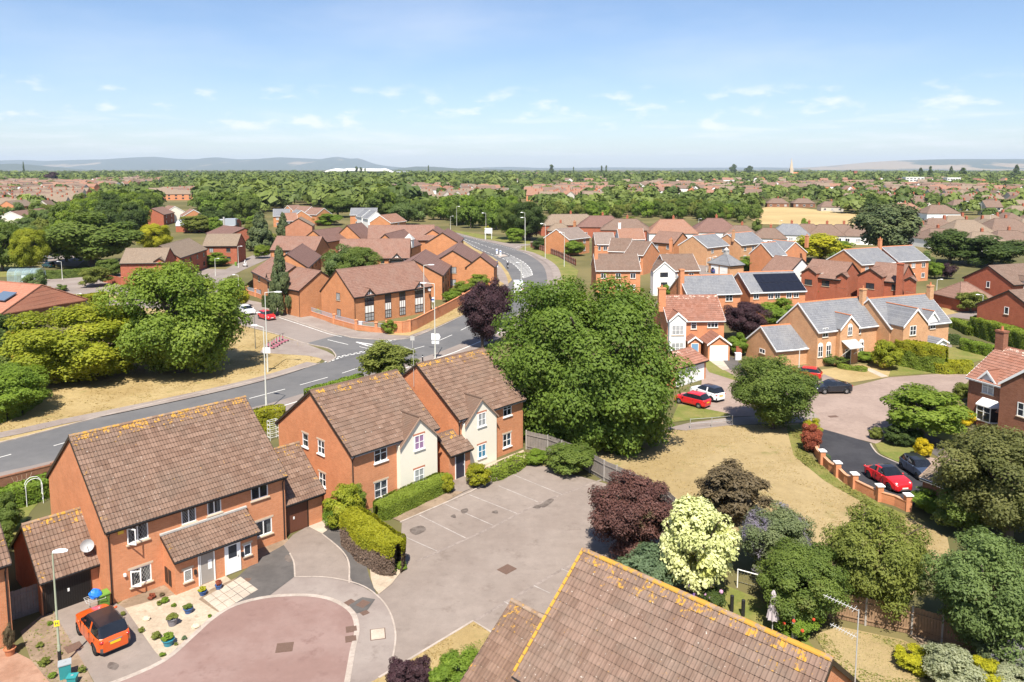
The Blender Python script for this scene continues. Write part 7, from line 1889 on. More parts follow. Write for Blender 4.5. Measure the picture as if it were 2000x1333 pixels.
car('red hatchback nearly hidden behind the feathery tree', 1572, 739, head((1590, 740), (1550, 735)), 'hatch', P_RED)
car('white estate car parked by the care home wall', 482, 613, head((465, 607), (500, 620)), 'estate', P_WH)
car('red hatchback with a white flash in front of the white estate', 521, 624, head((505, 619), (540, 629)), 'hatch', P_RED)
car('grey car behind the white estate at the oak tree', 450, 603, head((434, 598), (466, 608)), 'estate', P_GR)
car('silver estate car behind the clinic roof', 103, 578, head((122, 580), (85, 574)), 'estate', P_WH, M_BKROOF)
car('dark blue car in front of the clipped clinic hedge', 155, 603, head((170, 604), (140, 601)), 'hatch', P_BL)
car('blue car parked in the shade behind the glazed shelter', 82, 512, head((100, 514), (65, 509)), 'hatch', P_BL)
car('silver grey van like car behind the blue one in the shade', 92, 506, head((110, 508), (75, 503)), 'suv', P_SV)
car('dark teal car under the olive yellow tree', 95, 523, head((110, 524), (80, 521)), 'hatch', car_paint('teal_paint', (.01, .06, .07)))
car('blue hatchback outside the cupola garage', 1393, 533, head((1400, 536), (1384, 529)), 'hatch', P_BL)
car('red white patched car far along the bungalow road', 1880, 470, 0.3, 'hatch', P_RED)
# white patch on the red hatchback's wing is flat paint
# white van in the road, its roof showing above the huge tree
def van(label, u, v, rz):
 p = G(u, v); t = thing('panel_van', label, 'van', (p.x, p.y, .02), rz, None)
 L, W, H = 5.4, 1.0, 2.5
 mb = MB(); pr = [(2.7, .4), (2.7, .95), (2.35, 1.15), (1.75, 2.2), (1.45, H), (-2.6, H), (-2.7, 2.3), (-2.7, .4)]
 n = len(pr); V = [(x, W * (1 if z < 1.6 else .92), z) for x, z in pr] + [(x, -W * (1 if z < 1.6 else .92), z) for x, z in pr]
 mb.add(V, [tuple(range(n)), tuple(reversed(range(n, 2 * n)))] + [(i + n, (i + 1) % n + n, (i + 1) % n, i) for i in range(n)]); mb.build('body', P_WH, t)
 MB().add([(2.36, .85, 1.2), (2.36, -.85, 1.2), (1.80, -.8, 2.15), (1.80, .8, 2.15)], [(0, 1, 2, 3)]).build('windscreen', M_CGLS, t)
 for sg in (1, -1):
  MB().add([(2.0, sg * 1.005, 1.25), (1.2, sg * 1.005, 1.25), (1.2, sg * .95, 2.0), (1.7, sg * .95, 2.0)], [(0, 1, 2, 3)]).build('side_window', M_CGLS, t)
  for x in (1.7, -1.6): MB().lathe([(.1, -.1), (.34, -.1), (.34, .1), (.1, .1)], 14, (x, sg * .9, .34), 'y').build('wheel', M_TYRE, t)
  MB().box(-2.73, -2.69, sg * .7, sg * .9, .9, 1.3).build('tail_light', M_LAMPR, t)
 return t
van('white panel van driving out from behind the huge tree', 1012, 572, head((1014, 580), (1004, 552)))
# motorcycle and rider far along the road, and the white moped rider in the lane
M_HELM = plain('white_helmet', (.8, .8, .82), .3); M_SUIT = plain('dark_jacket', (.03, .03, .04), .7); M_SUITW = plain('pale_jacket', (.7, .7, .7), .8); M_SKIN = plain('skin', (.5, .3, .22), .6)
def skin_body(name, joints, edges, mat, parent, sub=1):
 me = bpy.data.meshes.new(name); me.from_pydata([j[:3] for j in joints], edges, []); me.materials.append(mat)
 o = link(name, me, parent); m = o.modifiers.new('skin', 'SKIN'); m.use_smooth_shade = True
 for i, j in enumerate(joints): me.skin_vertices[0].data[i].radius = (j[3], j[3])
 me.skin_vertices[0].data[0].use_root = True
 o.modifiers.new('sub', 'SUBSURF').levels = sub; o.modifiers['sub'].render_levels = sub
 return o
def rider(label, plabel, u, v, rz, suit, bikem, kind):
 p = G(u, v); b = thing(kind, label, kind, (p.x, p.y, .03), rz)
 mb = MB(); mb.path([(.65, 0, .32), (.45, 0, .75), (.35, 0, 1.0)], .04); mb.prism([(.35, -.13, .45), (.45, -.13, .8), (-.1, -.13, .85), (-.65, -.13, .8), (-.5, -.13, .4)], (0, .26, 0)); mb.build('body', bikem, b)
 MB().path([(.36, -.35, 1.03), (.36, .35, 1.03)], .025).build('handlebar', M_TYRE, b)
 MB().blob((-.25, 0, .86), (.38, .15, .07), 8, 5).build('seat', M_TYRE, b)
 for x in (.7, -.62): MB().lathe([(.2, -.05), (.3, -.05), (.3, .05), (.2, .05)], 14, (x, 0, .3), 'y').build('wheel', M_TYRE, b)
 r = thing('person', plabel, 'person', (p.x, p.y, .03), rz)
 J = [(-.2, 0, .95, .14), (-.15, 0, 1.2, .15), (-.08, 0, 1.42, .15), (-.03, 0, 1.55, .06), (0, 0, 1.66, .09), (-.05, .2, 1.43, .065), (.12, .28, 1.2, .05), (.33, .3, 1.08, .035), (-.05, -.2, 1.43, .065), (.12, -.28, 1.2, .05), (.33, -.3, 1.08, .035), (.15, .17, .88, .085), (.12, .2, .5, .06), (.2, .2, .32, .05), (.15, -.17, .88, .085), (.12, -.2, .5, .06), (.2, -.2, .32, .05)]
 skin_body('figure', J, [(0, 1), (1, 2), (2, 3), (3, 4), (2, 5), (5, 6), (6, 7), (2, 8), (8, 9), (9, 10), (0, 11), (11, 12), (12, 13), (0, 14), (14, 15), (15, 16)], suit, r)
 hb = MB(); hb.blob((.01, 0, 1.72), (.15, .13, .16), 10, 7); hm = hb.build('helmet', M_HELM, r, smooth=True)
 MB().blob((.11, 0, 1.70), (.06, .10, .06), 8, 5).build('visor', M_TYRE, hm, smooth=True)
rider('small motorcycle riding along the main road bend', 'rider in dark jacket and white helmet on the road bend', 991.5, 525, R(100), M_SUIT, P_WH, 'motorcycle')
rider('white moped in the estate lane', 'person in pale clothes sitting on the moped in the lane', 479, 522, R(-30), M_SUITW, P_WH, 'moped')
# ================================================================== STREET FURNITURE AND SMALL THINGS
M_POLE = plain('pale_lamp_post', (0.60, 0.60, 0.54), 0.5, 0.1); M_POLEG = plain('green_lamp_post', (0.34, 0.37, 0.27), 0.5); M_LENS = plain('lamp_lens', (0.75, 0.76, 0.78), 0.25)
M_SIGNW = plain('white_sign', (0.75, 0.76, 0.78), 0.5, var=.03); M_SIGNB = plain('blue_sign', (0.03, 0.10, 0.35), 0.5); M_SIGNR = plain('red_sign', (0.55, 0.03, 0.07), 0.5); M_SIGNK = plain('sign_letter', (0.05, 0.06, 0.09), .6)
LG = 'street lamps along the roads'
def lamp(label, u, v, vt=None, h=None, az=0.0, arm=1.3, r=.085, mat=None, z=.05):
 p = G(u, v); h = h or height_at(p, vt); az = R(az)
 t = thing('street_lamp', label, 'street lamp', (p.x, p.y, z), az, LG)
 MB().tube((0, 0, -.05), (0, 0, min(1.5, h * .2)), r * 1.25, r * 1.25, 8).tube((0, 0, min(1.5, h * .2)), (0, 0, h), r, r * .55, 8).build('post', mat or M_POLE, t)
 if arm: MB().tube((0, 0, h - .04), (arm, 0, h + .06), r * .5, n=6).build('arm', mat or M_POLE, t)
 mb = MB(); a = arm; k = min(1, h / 9)
 V = []
 for x, w, zt in ((a - .1, .09, .05), (a + .2 * k, .16 * k + .03, .10), (a + .62 * k, .17 * k + .02, .08), (a + .85 * k, .07, .03)):
  V += [(x, -w, h + .02), (x, -w * .7, h + .04 + zt), (x, w * .7, h + .04 + zt), (x, w, h + .02)]
 F = [(i * 4 + j, (i + 1) * 4 + j, (i + 1) * 4 + (j + 1) % 4, i * 4 + (j + 1) % 4) for i in range(3) for j in range(4)] + [(3, 2, 1, 0), (12, 13, 14, 15)]
 mb.add(V, F); mb.build('lamp_head', M_LENS, t)
 return t
l0 = lamp('short green lamp post with yellow sign beside the orange car', 118, 1306, 1082, az=15, arm=.12, r=.065, mat=M_POLEG)
MB().tube((0, 0, 0), (0, 0, .95), .09, n=10).build('sleeve', M_BLACKP, l0)
hs = MB(); hs.box(-.13, .13, -.10, -.075, 2.35, 2.66); hp_ = hs.build('hydrant_sign', plain('yellow_sign', (.8, .62, .03), .5), l0)
mb = MB()
mb.box(-.075, -.045, -.106, -.101, 2.42, 2.60); mb.box(.045, .075, -.106, -.101, 2.42, 2.60); mb.box(-.045, .045, -.106, -.101, 2.495, 2.525); mb.build('letter', M_SIGNK, hp_)
lamp('tall white lamp post on the near side of the main road behind the flats', 520.5, 804, h=9.2, az=150, arm=1.0)
lb = lamp('tall white lamp post on the dry verge with a small sign on it', 523, 728, 572, az=0, arm=1.3)
MB().box(-.5, .45, -.12, -.10, 2.5, 3.25).build('sign_plate', M_SIGNW, lb)
lc = lamp('white lamp post with direction signs behind the flats roofs', 850, 701, 555, az=170, arm=1.2)
mb = MB(); mb.prism([(-.75, -.13, 3.0), (-.55, -.13, 3.45), (.55, -.13, 3.45), (.55, -.13, 2.55), (-.55, -.13, 2.55)], (0, .03, 0)); sg_ = mb.build('direction_sign', M_SIGNW, lc)
MB().box(-.55, .5, -.13, -.10, 2.0, 2.42).build('direction_sign', M_SIGNW, lc)
mb = MB()
for k, (a, b) in enumerate(((-.4, .3), (-.45, .35), (-.4, .1))): mb.box(a, b, -.137, -.131, 3.24 - k * .25, 3.29 - k * .25)
mb.build('sign_text_line', M_SIGNK, sg_, kind='stuff')
lamp('tall lamp post in the dry grass against the care home wall', 829, 635, 519, az=10, arm=.9)
lamp('thin dark lamp post on the dry verge near the scooters', 499, 682, h=5.2, az=30, arm=.4, r=.05, mat=plain('dark_post', (.12, .13, .12), .5))
for lab, u, v, vt, az in (('lamp post at the right verge of the bend', 1065, 506, 438, 180), ('lamp post peeping over the top of the huge tree', 1102, 522, 455, 180), ('nearer of the two posts in front of the tall dark tree', 1026, 491, 426, 180), ('farther of the two posts in front of the tall dark tree', 1025, 474, 416, 180),
 ('lamp post beside the junction board', 949, 470, 417, 180), ('lamp post in the wood beyond the bend', 892, 442, 404, 0), ('lamp post at the far start of the bend', 880, 454, 423, 0), ('lamp post rising from the road behind the van', 1018, 560, 514, 180),
 ('lamp post by the lane house on the left', 466, 524, 482, 0), ('lamp post behind the yellow green bush at the left lane', 467, 585, 538, 180), ('lamp post in front of the oak top', 421, 540, 506, 0), ('lamp post on the lawn in front of the long dark hedge', 122, 547, 512, 180), ('low globe lamp by the clinic hedge', 151, 603, 575, 0),
 ('lamp post by the pyramid garage', 1828, 590, 547, 0), ('lamp post above the dark hedge at the right edge', 1916, 640, 577, 180), ('lamp post left of the cupola garage', 1380, 532, 505, 0), ('second lamp post left of the cupola garage', 1391, 532, 502, 0),
 ('lamp post before the hip roofed bungalows', 1364, 454, 428, 0), ('pole by the slate bungalow near the wheat', 1521, 462, 432, 0), ('lamp post far among the right bungalows', 1932, 458, 420, 0), ('pole by the thin tree at the far right bungalows', 1785, 450, 415, 0), ('tall pole before the dark tree at far right', 1915, 430, 398, 180), ('lamp post in front of the solar roof', 1598, 590, 535, 0), ('lamp post behind the ash tree on the close', 1560, 728, 682, 0)):
 lamp(lab, u, v, vt, az=az, arm=.7, r=.08)
def board(label, u, v, vt, rows, w=.8, name='sale_board', cat='sign', az=0):
 p = G(u, v); h = height_at(p, vt); t = thing(name, label, cat, (p.x, p.y, .05), R(az))
 MB().box(-.04, .04, -.04, .04, 0, h).build('post', M_SIGNW, t); z = h; n = 0
 for hh, m in rows:
  MB().box(-w / 2, w / 2, -.07, -.045, z - hh, z - .01).build('board', m, t); z -= hh
 return t
board('blue, red and white sale board on the verge by the care home end', 968, 542, 511, ((.25, M_SIGNB), (.55, M_SIGNR), (.3, M_SIGNB), (.35, M_SIGNW)), w=1.1)
board('white and blue board in the care home garden by the wall', 845, 608, 581, ((.35, M_SIGNW), (.3, M_SIGNB), (.3, M_SIGNW)), w=.9)
tb = thing('place_board', 'white board on two posts on the junction verge', 'sign', G(954, 468), 0); MB().box(-1.4, 1.4, -.05, .0, 2.2, 4.2).build('board', M_SIGNW, tb)
for x in (-1.2, 1.2): MB().box(x - .08, x + .08, 0, .1, 0, 2.4).build('post', M_SIGNW, tb)
for i, (u, v) in enumerate(((970.5, 496), (977.5, 499))):
 t = thing('traffic_bollard', ('left white bollard on the traffic island', 'right white bollard on the traffic island')[i], 'bollard', G(u, v, .1), 0, 'traffic island bollards'); MB().box(-.25, .25, -.15, .15, 0, 1.5).build('body', M_SIGNW, t); MB().box(-.17, .17, -.17, -.15, .9, 1.3).build('face', M_SIGNB, t)
t = thing('bollard', 'black bollard with a pale band at the main road behind the flats', 'bollard', G(825.5, 708), 0); MB().tube((0, 0, 0), (0, 0, 1.0), .09, n=10).build('post', M_BLACKP, t); MB().tube((0, 0, .75), (0, 0, .85), .095, n=10).build('band', M_SIGNW, t)
# e-scooters
def scooter(i, u, v, az):
 names = ('first pink scooter of the row, nearest the tall lamp', 'second pink scooter from the tall lamp', 'third pink scooter from the tall lamp', 'fourth pink scooter from the tall lamp', 'fifth pink scooter from the tall lamp', 'last pink scooter of the row, nearest the side road')
 t = thing('scooter', names[i], 'scooter', G(u, v, .08), R(az), 'pink hire scooters parked in a row')
 pk = plain('pink_scooter', (.50, .12, .20), .45)
 MB().box(-.55, .35, -.09, .09, .12, .18).build('deck', pk, t); MB().path([(.35, 0, .15), (.55, 0, .35), (.42, 0, 1.12)], .035).build('stem', M_TYRE, t); MB().path([(.42, -.28, 1.12), (.42, .28, 1.12)], .022).build('handlebar', M_TYRE, t)
 MB().box(.42, .56, -.05, .05, .3, .75).build('battery', pk, t)
 for x in (-.62, .62): MB().lathe([(.05, -.03), (.13, -.03), (.13, .03), (.05, .03)], 10, (x, 0, .13), 'y').build('wheel', M_TYRE, t)
 MB().box(-.78, -.45, -.06, .06, .25, .29).build('mudguard', pk, t)
for i, (u, v) in enumerate(((529, 681), (536, 678), (540, 675), (545, 672), (551, 669), (557, 666.5))): scooter(i, u, v, 150)
# bins and things by the drive
M_BING = plain('green_bin', (.14, .27, .04), .5); M_TEAL = plain('teal_box', (.03, .24, .25), .5); M_GREYL = plain('grey_lid', (.30, .32, .33), .6)
def wheelie(label, p, rz, mat, lid=None, z=.03):
 t = thing('wheelie_bin', label, 'bin', (p.x, p.y, z), rz)
 v = [(-.22, -.26, .06), (.22, -.26, .06), (.22, .24, .06), (-.22, .24, .06), (-.28, -.34, .98), (.28, -.34, .98), (.28, .32, .98), (-.28, .32, .98)]
 MB().add(v, [(3, 2, 1, 0), (0, 1, 5, 4), (1, 2, 6, 5), (2, 3, 7, 6), (3, 0, 4, 7), (4, 5, 6, 7)]).build('body', mat, t)
 MB().prism([(-.30, -.38, .98), (-.30, -.36, 1.05), (-.30, .2, 1.08), (-.30, .34, 1.02), (-.30, .34, .98)], (.60, 0, 0)).build('lid', lid or mat, t)
 MB().tube((-.22, .36, .95), (.22, .36, .95), .03, n=6).build('handle', mat, t)
 for x in (-.24, .24): MB().tube((x - .03, .24, .1), (x + .03, .24, .1), .10, n=10).build('wheel', M_TYRE, t)
 return t
wheelie('green wheelie bin against the house corner by the orange car', G(203, 1190), R(46), M_BING)
wheelie('small green bin in the lane house garden', G(461, 520), 0, M_BING); wheelie('white bin by the corner railing of the care home', G(705, 641), 0, M_SIGNW)
wheelie('blue lidded bin by the narrow care home end', G(958, 540), 0, plain('turq_bin', (.10, .42, .50), .5))
def recycle(label, u, v, w, d, h, rz):
 t = thing('recycling_box', label, 'recycling box', G(u, v, .03), R(rz))
 MB().add([(-w * .45, -d * .45, 0), (w * .45, -d * .45, 0), (w * .45, d * .45, 0), (-w * .45, d * .45, 0), (-w / 2, -d / 2, h), (w / 2, -d / 2, h), (w / 2, d / 2, h), (-w / 2, d / 2, h)], [(3, 2, 1, 0), (0, 1, 5, 4), (1, 2, 6, 5), (2, 3, 7, 6), (3, 0, 4, 7), (4, 5, 6, 7)]).build('body', M_TEAL, t)
 MB().box(-w / 2 - .03, w / 2 + .03, -d / 2 - .03, d / 2 + .03, h, h + .05).build('lid', M_GREYL if h > .5 else M_TEAL, t)
 MB().box(-.06, .06, -.03, .03, h + .05, h + .08).build('handle', M_GREYL, t)
recycle('tall teal recycling boxes with grey lid at the foot of the front lamp', 128, 1322, .55, .5, .75, 30); recycle('low teal food caddy beside the tall recycling boxes', 142, 1335, .42, .38, .38, 10)
# clothes airer with a blue bag on it
p = G(187, 1196); t = thing('clothes_airer', 'metal airer frame leaning beside the green wheelie bin', 'airer', (p.x, p.y, .03), R(40)); mb = MB()
for s_ in (-.3, .3): mb.path([(s_, -.25, 0), (s_, .25, .85)], .015); mb.path([(s_, .25, 0), (s_, -.25, .85)], .015)
for y_ in (-.4, -.2, 0, .2, .4): mb.path([(-.5, y_, .86), (.5, y_, .86)], .012)
mb.path([(-.5, -.4, .86), (-.5, .4, .86)], .015); mb.path([(.5, -.4, .86), (.5, .4, .86)], .015); mb.build('frame', M_LEAD, t, kind='stuff')
t = thing('plastic_bag', 'crumpled bright blue plastic bag on the airer by the bin', 'bag', (p.x, p.y, .90), 0); mb = MB(); mb.blob((.05, 0, .25), (.36, .30, .30), 14, 9, jit=.16); mb.v = [(x, y, max(0, z)) for x, y, z in mb.v]; mb.build('bag', plain('blue_plastic', (.02, .16, .62), .3), t)
# flower pots
def pot(label, u, v, r, h, mat, leaf='s0', lf='bright', lh=.35):
 p = G(u, v); t = thing('flower_pot', label, 'flower pot', (p.x, p.y, .03), 0, 'flower pots in the front gardens')
 MB().lathe([(0, 0), (r * .7, 0), (r, h), (r * 1.1, h), (r * 1.1, h - .04), (r * .85, h - .04), (0, h - .05)], 14).build('pot', mat, t, smooth=False)
 if lf: o = link('plant', CR[leaf], t); setmat(o, LEAF[lf]); o.location = (0, 0, h + lh * .4); o.scale = (r * 1.1, r * 1.1, lh * .55)
M_BLUEP = plain('blue_glaze', (.04, .10, .26), .3); M_TEALP = plain('teal_glaze', (.03, .22, .30), .3); M_GREYP = plain('grey_pot', (.20, .19, .21), .7)
pot('dark blue pot in the gravel near the slab path', 368, 1198, .26, .32, M_BLUEP, 's0', 'mid', .2); pot('grey pot in the middle of the gravel garden', 337, 1222, .30, .45, M_GREYP, 's1', 'olive', .2)
pot('turquoise pot near the drive edge in the gravel', 329, 1261, .32, .38, M_TEALP, 's2', 'bright', .3); pot('blue pot by the white front door step', 427, 1152, .2, .3, M_BLUEP, 's3', 'red', .3); pot('bowl of yellow flowers by the open doorway', 396, 1163, .24, .28, M_BLUEP, 's2', 'acid', .25)
pot('terracotta pot with a dry shrub by the left edge wall', 20, 1280, .28, .4, M_POT, 'f0', 'bronze', 1.5)
for i, (u, v) in enumerate(((382, 1226), (286, 1211))):
 t = thing('garden_stone', ('small boulder near the kerb in the gravel garden', 'flat dark stone in the gravel garden')[i], 'stone', G(u, v, .03), 0); MB().blob((0, 0, .08), (.25, .18, .13), 9, 6, jit=.15).build('stone', M_STONE, t)
# wall lamp on the edge house
# rose arch and trellis in the left back garden
p = G(68, 985); t = thing('rose_arch', 'white metal rose arch behind the small left garage', 'garden arch', (p.x, p.y, 0), R(40)); mb = MB()
for y_ in (-.25, .25):
 pts = [(-.55, y_, 0), (-.55, y_, 1.6)] + [(-.55 * math.cos(a), y_, 1.6 + .55 * math.sin(a)) for a in np.linspace(.3, math.pi, 7)] + [(.55, y_, 0)]
 mb.path(pts, .022, 5)
for z in (.3, .7, 1.1, 1.5):
 for x in (-.55, .55): mb.path([(x, -.25, z), (x, .25, z)], .018, 4)
mb.build('arch', M_UPVC, t)
tt = thing('trellis', 'pale fan trellis on the old brick garden wall at left', 'trellis', G(44, 969), R(48)); mb = MB()
for k in range(5): mb.path([(-.15 + k * .07, -.2, .2), (-.7 + k * .35, -.2, 1.8)], .012, 4)
for z in (.6, 1.0, 1.4): mb.path([(-.25 - z * .25, -.2, z), (.25 + z * .25, -.2, z)], .012, 4)
mb.build('lattice', M_STONE, tt)
# bottom right garden
p = G(1508, 1240); t = thing('parasol', 'closed pale lilac parasol in the garden behind the big roof', 'parasol', (p.x, p.y, 0), 0); MB().tube((0, 0, 0), (0, 0, 2.6), .03, n=8).build('pole', M_LEAD, t)
mb = MB(); v = []
for z, r in ((2.65, .03), (2.5, .10), (2.25, .14), (2.2, .11), (1.5, .22), (.95, .30)):
 for i in range(16):
  a = 6.283 * i / 16; q = r * (1.18 if i % 2 else .78); v.append((q * math.cos(a), q * math.sin(a), z))
mb.add(v, [(j * 16 + i, j * 16 + (i + 1) % 16, (j + 1) * 16 + (i + 1) % 16, (j + 1) * 16 + i) for j in range(5) for i in range(16)]); mb.build('canopy', plain('lilac_canvas', (.46, .41, .43), .85, var=.08), t); MB().lathe([(.0, 0), (.28, 0), (.28, .08), (.0, .1)], 12).build('base', M_BLACKP, t)
for i, (u, v) in enumerate(((1429, 1195), (1451, 1204))):
 t = thing('garden_post', ('left short black post on the little lawn behind the roof', 'right short black post on the little lawn behind the roof')[i], 'post', G(u, v), 0, 'black garden posts'); MB().tube((0, 0, 0), (0, 0, 1.0), .11, n=10).tube((0, 0, 1.0), (0, 0, 1.04), .11, .04, 10).build('post', M_BLACKP, t)
p = G(1440, 1148); t = thing('football_goal', 'small white football goal by the dark bush', 'goal', (p.x, p.y, 0), R(-32)); MB().path([(0, 0, 0), (0, 0, 1.2), (1.9, 0, 1.2), (1.9, 0, 0)], .035).build('frame', M_UPVC, t); mb = MB()
for k in range(11): mb.path([(k * .19, 0, 1.2), (k * .19, .7, 0)], .006, 3)
for k in range(5): mb.path([(0, k * .17, 1.2 - k * .29), (1.9, k * .17, 1.2 - k * .29)], .006, 3)
mb.build('net', M_SIGNW, t)
def flowers(label, u, v, z, n, rx, rz_, mat, name='flower_cluster', s=.07):
 p = G(u, v); t = thing(name, label, 'flowers', (p.x, p.y, 0), 0); mb = MB()
 for k in range(n): a = rnd.uniform(0, 6.28); q = math.sqrt(rnd.random()) * rx; mb.blob((q * math.cos(a), q * math.sin(a), z + rnd.uniform(-rz_, rz_)), rnd.uniform(.6, 1.3) * s, 6, 4)
 mb.build('blossom', mat, t, kind='stuff')
flowers('orange red blooms on the climber by the parasol', 1555, 1252, 1.3, 14, .9, .7, plain('red_bloom', (.6, .06, .02), .7), s=.09)
flowers('pink hydrangea heads under the cream tree', 1382, 1196, 1.1, 16, .8, .4, plain('pink_bloom', (.50, .28, .42), .8), s=.12)
flowers('purple hydrangea heads under the cream tree', 1366, 1188, 1.0, 16, .8, .3, plain('purple_bloom', (.22, .12, .40), .8), s=.12)
# things by the porch of the arched window house
for i, (u, v, l_) in enumerate(((1652, 708, 'left'), (1663, 708, 'right'))):
 p = G(u, v); t = thing('planter', l_ + ' blue green topiary planter by the open porch canopy', 'planter', (p.x, p.y, 0), 0); MB().lathe([(0, 0), (.22, 0), (.28, .4), (0, .4)], 10).build('pot', M_GREYP, t); MB().tube((0, 0, .4), (0, 0, 1.0), .03, n=6).build('stem', M_BARK, t); o = link('topiary', CR['s1'], t); setmat(o, LEAF['blue']); o.location = (0, 0, 1.25); o.scale = (.35, .35, .32)
flowers('magenta hanging basket by the porch canopy', 1670, 702, 2.0, 24, .3, .25, plain('magenta_bloom', (.35, .01, .10), .7), name='hanging_basket', s=.13)
def litter(label, u, v, w, d, h, mat, name, cat, z=.03, rz=0):
 t = thing(name, label, cat, G(u, v, z), rz); MB().box(-w / 2, w / 2, -d / 2, d / 2, 0, h).build('body', mat, t); MB().box(-w / 2 - .03, w / 2 + .03, -d / 2 - .03, d / 2 + .03, h, h + .06).build('lid', mat, t)
litter('white garden box below the slim brick pier by the white garage', 1441, 703, .8, .6, .9, M_SIGNW, 'storage_box', 'box'); litter('pale wall box beside the arched windows', 1634, 695, .6, .3, .9, M_WREN, 'utility_box', 'box')
litter('brick gate pier with a rounded top by the white garage', 1442, 698, .8, .5, 1.5, B_RED, 'gate_pier', 'pier')
t = thing('garden_person', 'white haired statue like figure', 'person', G(593, 612), 0) if False else None
# washing frame stack behind the garage
p = G(528, 862); t = thing('plant_rack', 'white wire rack between the two blocks beside the hedge', 'rack', (p.x, p.y, 0), R(46)); mb = MB()
for x in (0, .9):
 for y_ in (0, .5): mb.path([(x, y_, 0), (x, y_, 1.9)], .02, 4)
for z in (.3, .7, 1.1, 1.5, 1.9): mb.path([(0, 0, z), (.9, 0, z), (.9, .5, z), (0, .5, z), (0, 0, z)], .02, 4)
mb.build('frame', M_UPVC, t)
# curved barn, flat roofed hall, glazed shelter, clinic
p = G(352, 452); t = thing('curved_barn', 'curved grey roofed barn in the left trees', 'barn', (p.x, p.y, 0), R(3)); L_ = 24; mb = MB(); n = 10; rr = 5.0
pts = [(0, -rr * math.cos(a), 2.5 + 2.6 * math.sin(a)) for a in np.linspace(0, math.pi, n)]; mb.add(pts + [(L_, y, z) for _, y, z in pts], [(i, i + n, i + n + 1, i + 1) for i in range(n - 1)]); mb.build('roof', plain('barn_sheet', (.36, .38, .41), .5), t, smooth=True)
MB().prism([(.1, -rr + .1, 0)] + [(.1, y * .98, z - .05) for _, y, z in pts] + [(.1, rr - .1, 0)], (L_ - .2, 0, 0)).build('wall', B_RED, t); MB().box(L_ - .15, L_ + .02, -1.5, 1.5, 0, 3.4).build('door', M_BROWNF, t)
dk = thing('plant_unit', 'grey ventilation unit on the low roof by the curved barn', 'vent unit', G(452, 460) + Vector((0, 0, 4.0)), R(10)); MB().box(-2, 2, -1.5, 1.5, 0, 2.6).build('body', plain('duct_grey', (.34, .37, .41), .5), dk); MB().tube((-2.6, 0, 0), (-2.6, 0, 3.2), .35, n=10).build('flue', M_LEAD, dk)
quick('low brown roofed hall beside the curved barn', (437, 441), (478, 446), 6.5, hr=5.6, he=3.2, wall=B_RED, roof=R_CARE2, n=0, barge=FB)
p = G(22, 476); t = thing('flat_roof_hall', 'dark flat roofed hall among the trees at the left', 'hall', (p.x, p.y, 0), 0); MB().box(0, 24, 0, 10, 0, 3.2).build('wall', B_RED, t); MB().box(-1, 25, -1, 11, 3.2, 3.7).build('roof', plain('flat_felt', (.13, .13, .15), .8), t)
for k in range(6): MB().box(1.5 + k * 3.8, 4.3 + k * 3.8, -.06, -.01, 1.0, 2.6).build('window', M_GLD, t)
p = G(15, 556); t = thing('glazed_shelter', 'arched glass shelter with teal frame at the left', 'shelter', (p.x, p.y, 0), R(8)); L_ = 6.4; n = 9; mb = MB()
for k in range(5):
 mf = MB(); x = L_ * k / 4; pts = [(x, 2.0 - 2.0 * math.cos(a), 2.1 + 1.3 * math.sin(a)) for a in np.linspace(0, math.pi, n)]; mf.path(pts, .05, 4); mf.path([(x, 0, 0), (x, 0, 2.1)], .05, 4); mf.path([(x, 4, 0), (x, 4, 2.1)], .05, 4)
 if k: mb.add(prev + pts, [(i, i + n, i + n + 1, i + 1) for i in range(n - 1)]); mb.quad((prev[0][0], 0, 0), (x, 0, 0), (x, 0, 2.1), (prev[0][0], 0, 2.1))
 mf.build('frame_hoop', plain('shelter_frame', (.30, .42, .42), .4), t); prev = pts
M_SHG = glass_pane('shelter_glass', (.30, .40, .42), see=.55, rough=.15); mb.build('glazing', M_SHG, t); MB().box(3.0, 3.9, -.05, .0, 0, 2.0).build('door', plain('shelter_door', (.5, .6, .6), .3), t)
cl = House('clinic', 'wide rust roofed clinic with a skylight at the left edge', (-60, 545), (14, 548), hr=6.4, he=2.9, S=7.5, wall=B_BRN, roof=roof_mat('clinic_roof', (.34, .135, .085), (.38, .17, .11), (.28, .13, .09)), hip=0.6, cat='clinic', pipes=False, ang=-24, L=20, anchor='A')
for x in (13, 16.5): cl.win('front', at=(x, 1.5), w=2.2, h=1.8, cols=3, pane=M_GLN)
cl.win('right', at=(-4, 1.4), w=1.6, h=1.3); cl.win('right', at=(2, 1.4), w=1.6, h=1.9); cl.finish()
MB().obox((14.2, -5.2, 4.4), (3.4, 0, 0), (0, 2.2, 2.2 * cl.tan), (0, -.08, .14)).build('skylight', plain('skylight_glass', (.10, .14, .20), .1), cl.root)
# scooter bay kerb stones and litter of the junction: cone of signs
st_ = thing('road_sign', 'slim sign post among the small tree behind the flats', 'sign', G(806, 700), 0); MB().tube((0, 0, 0), (0, 0, 3.2), .04, n=6).build('post', M_LEAD, st_); MB().box(-.3, .3, -.05, -.03, 2.5, 3.1).build('plate', M_LEAD, st_)
M_CRM = plain('pale_render', (.50, .46, .40), .9, var=.1)
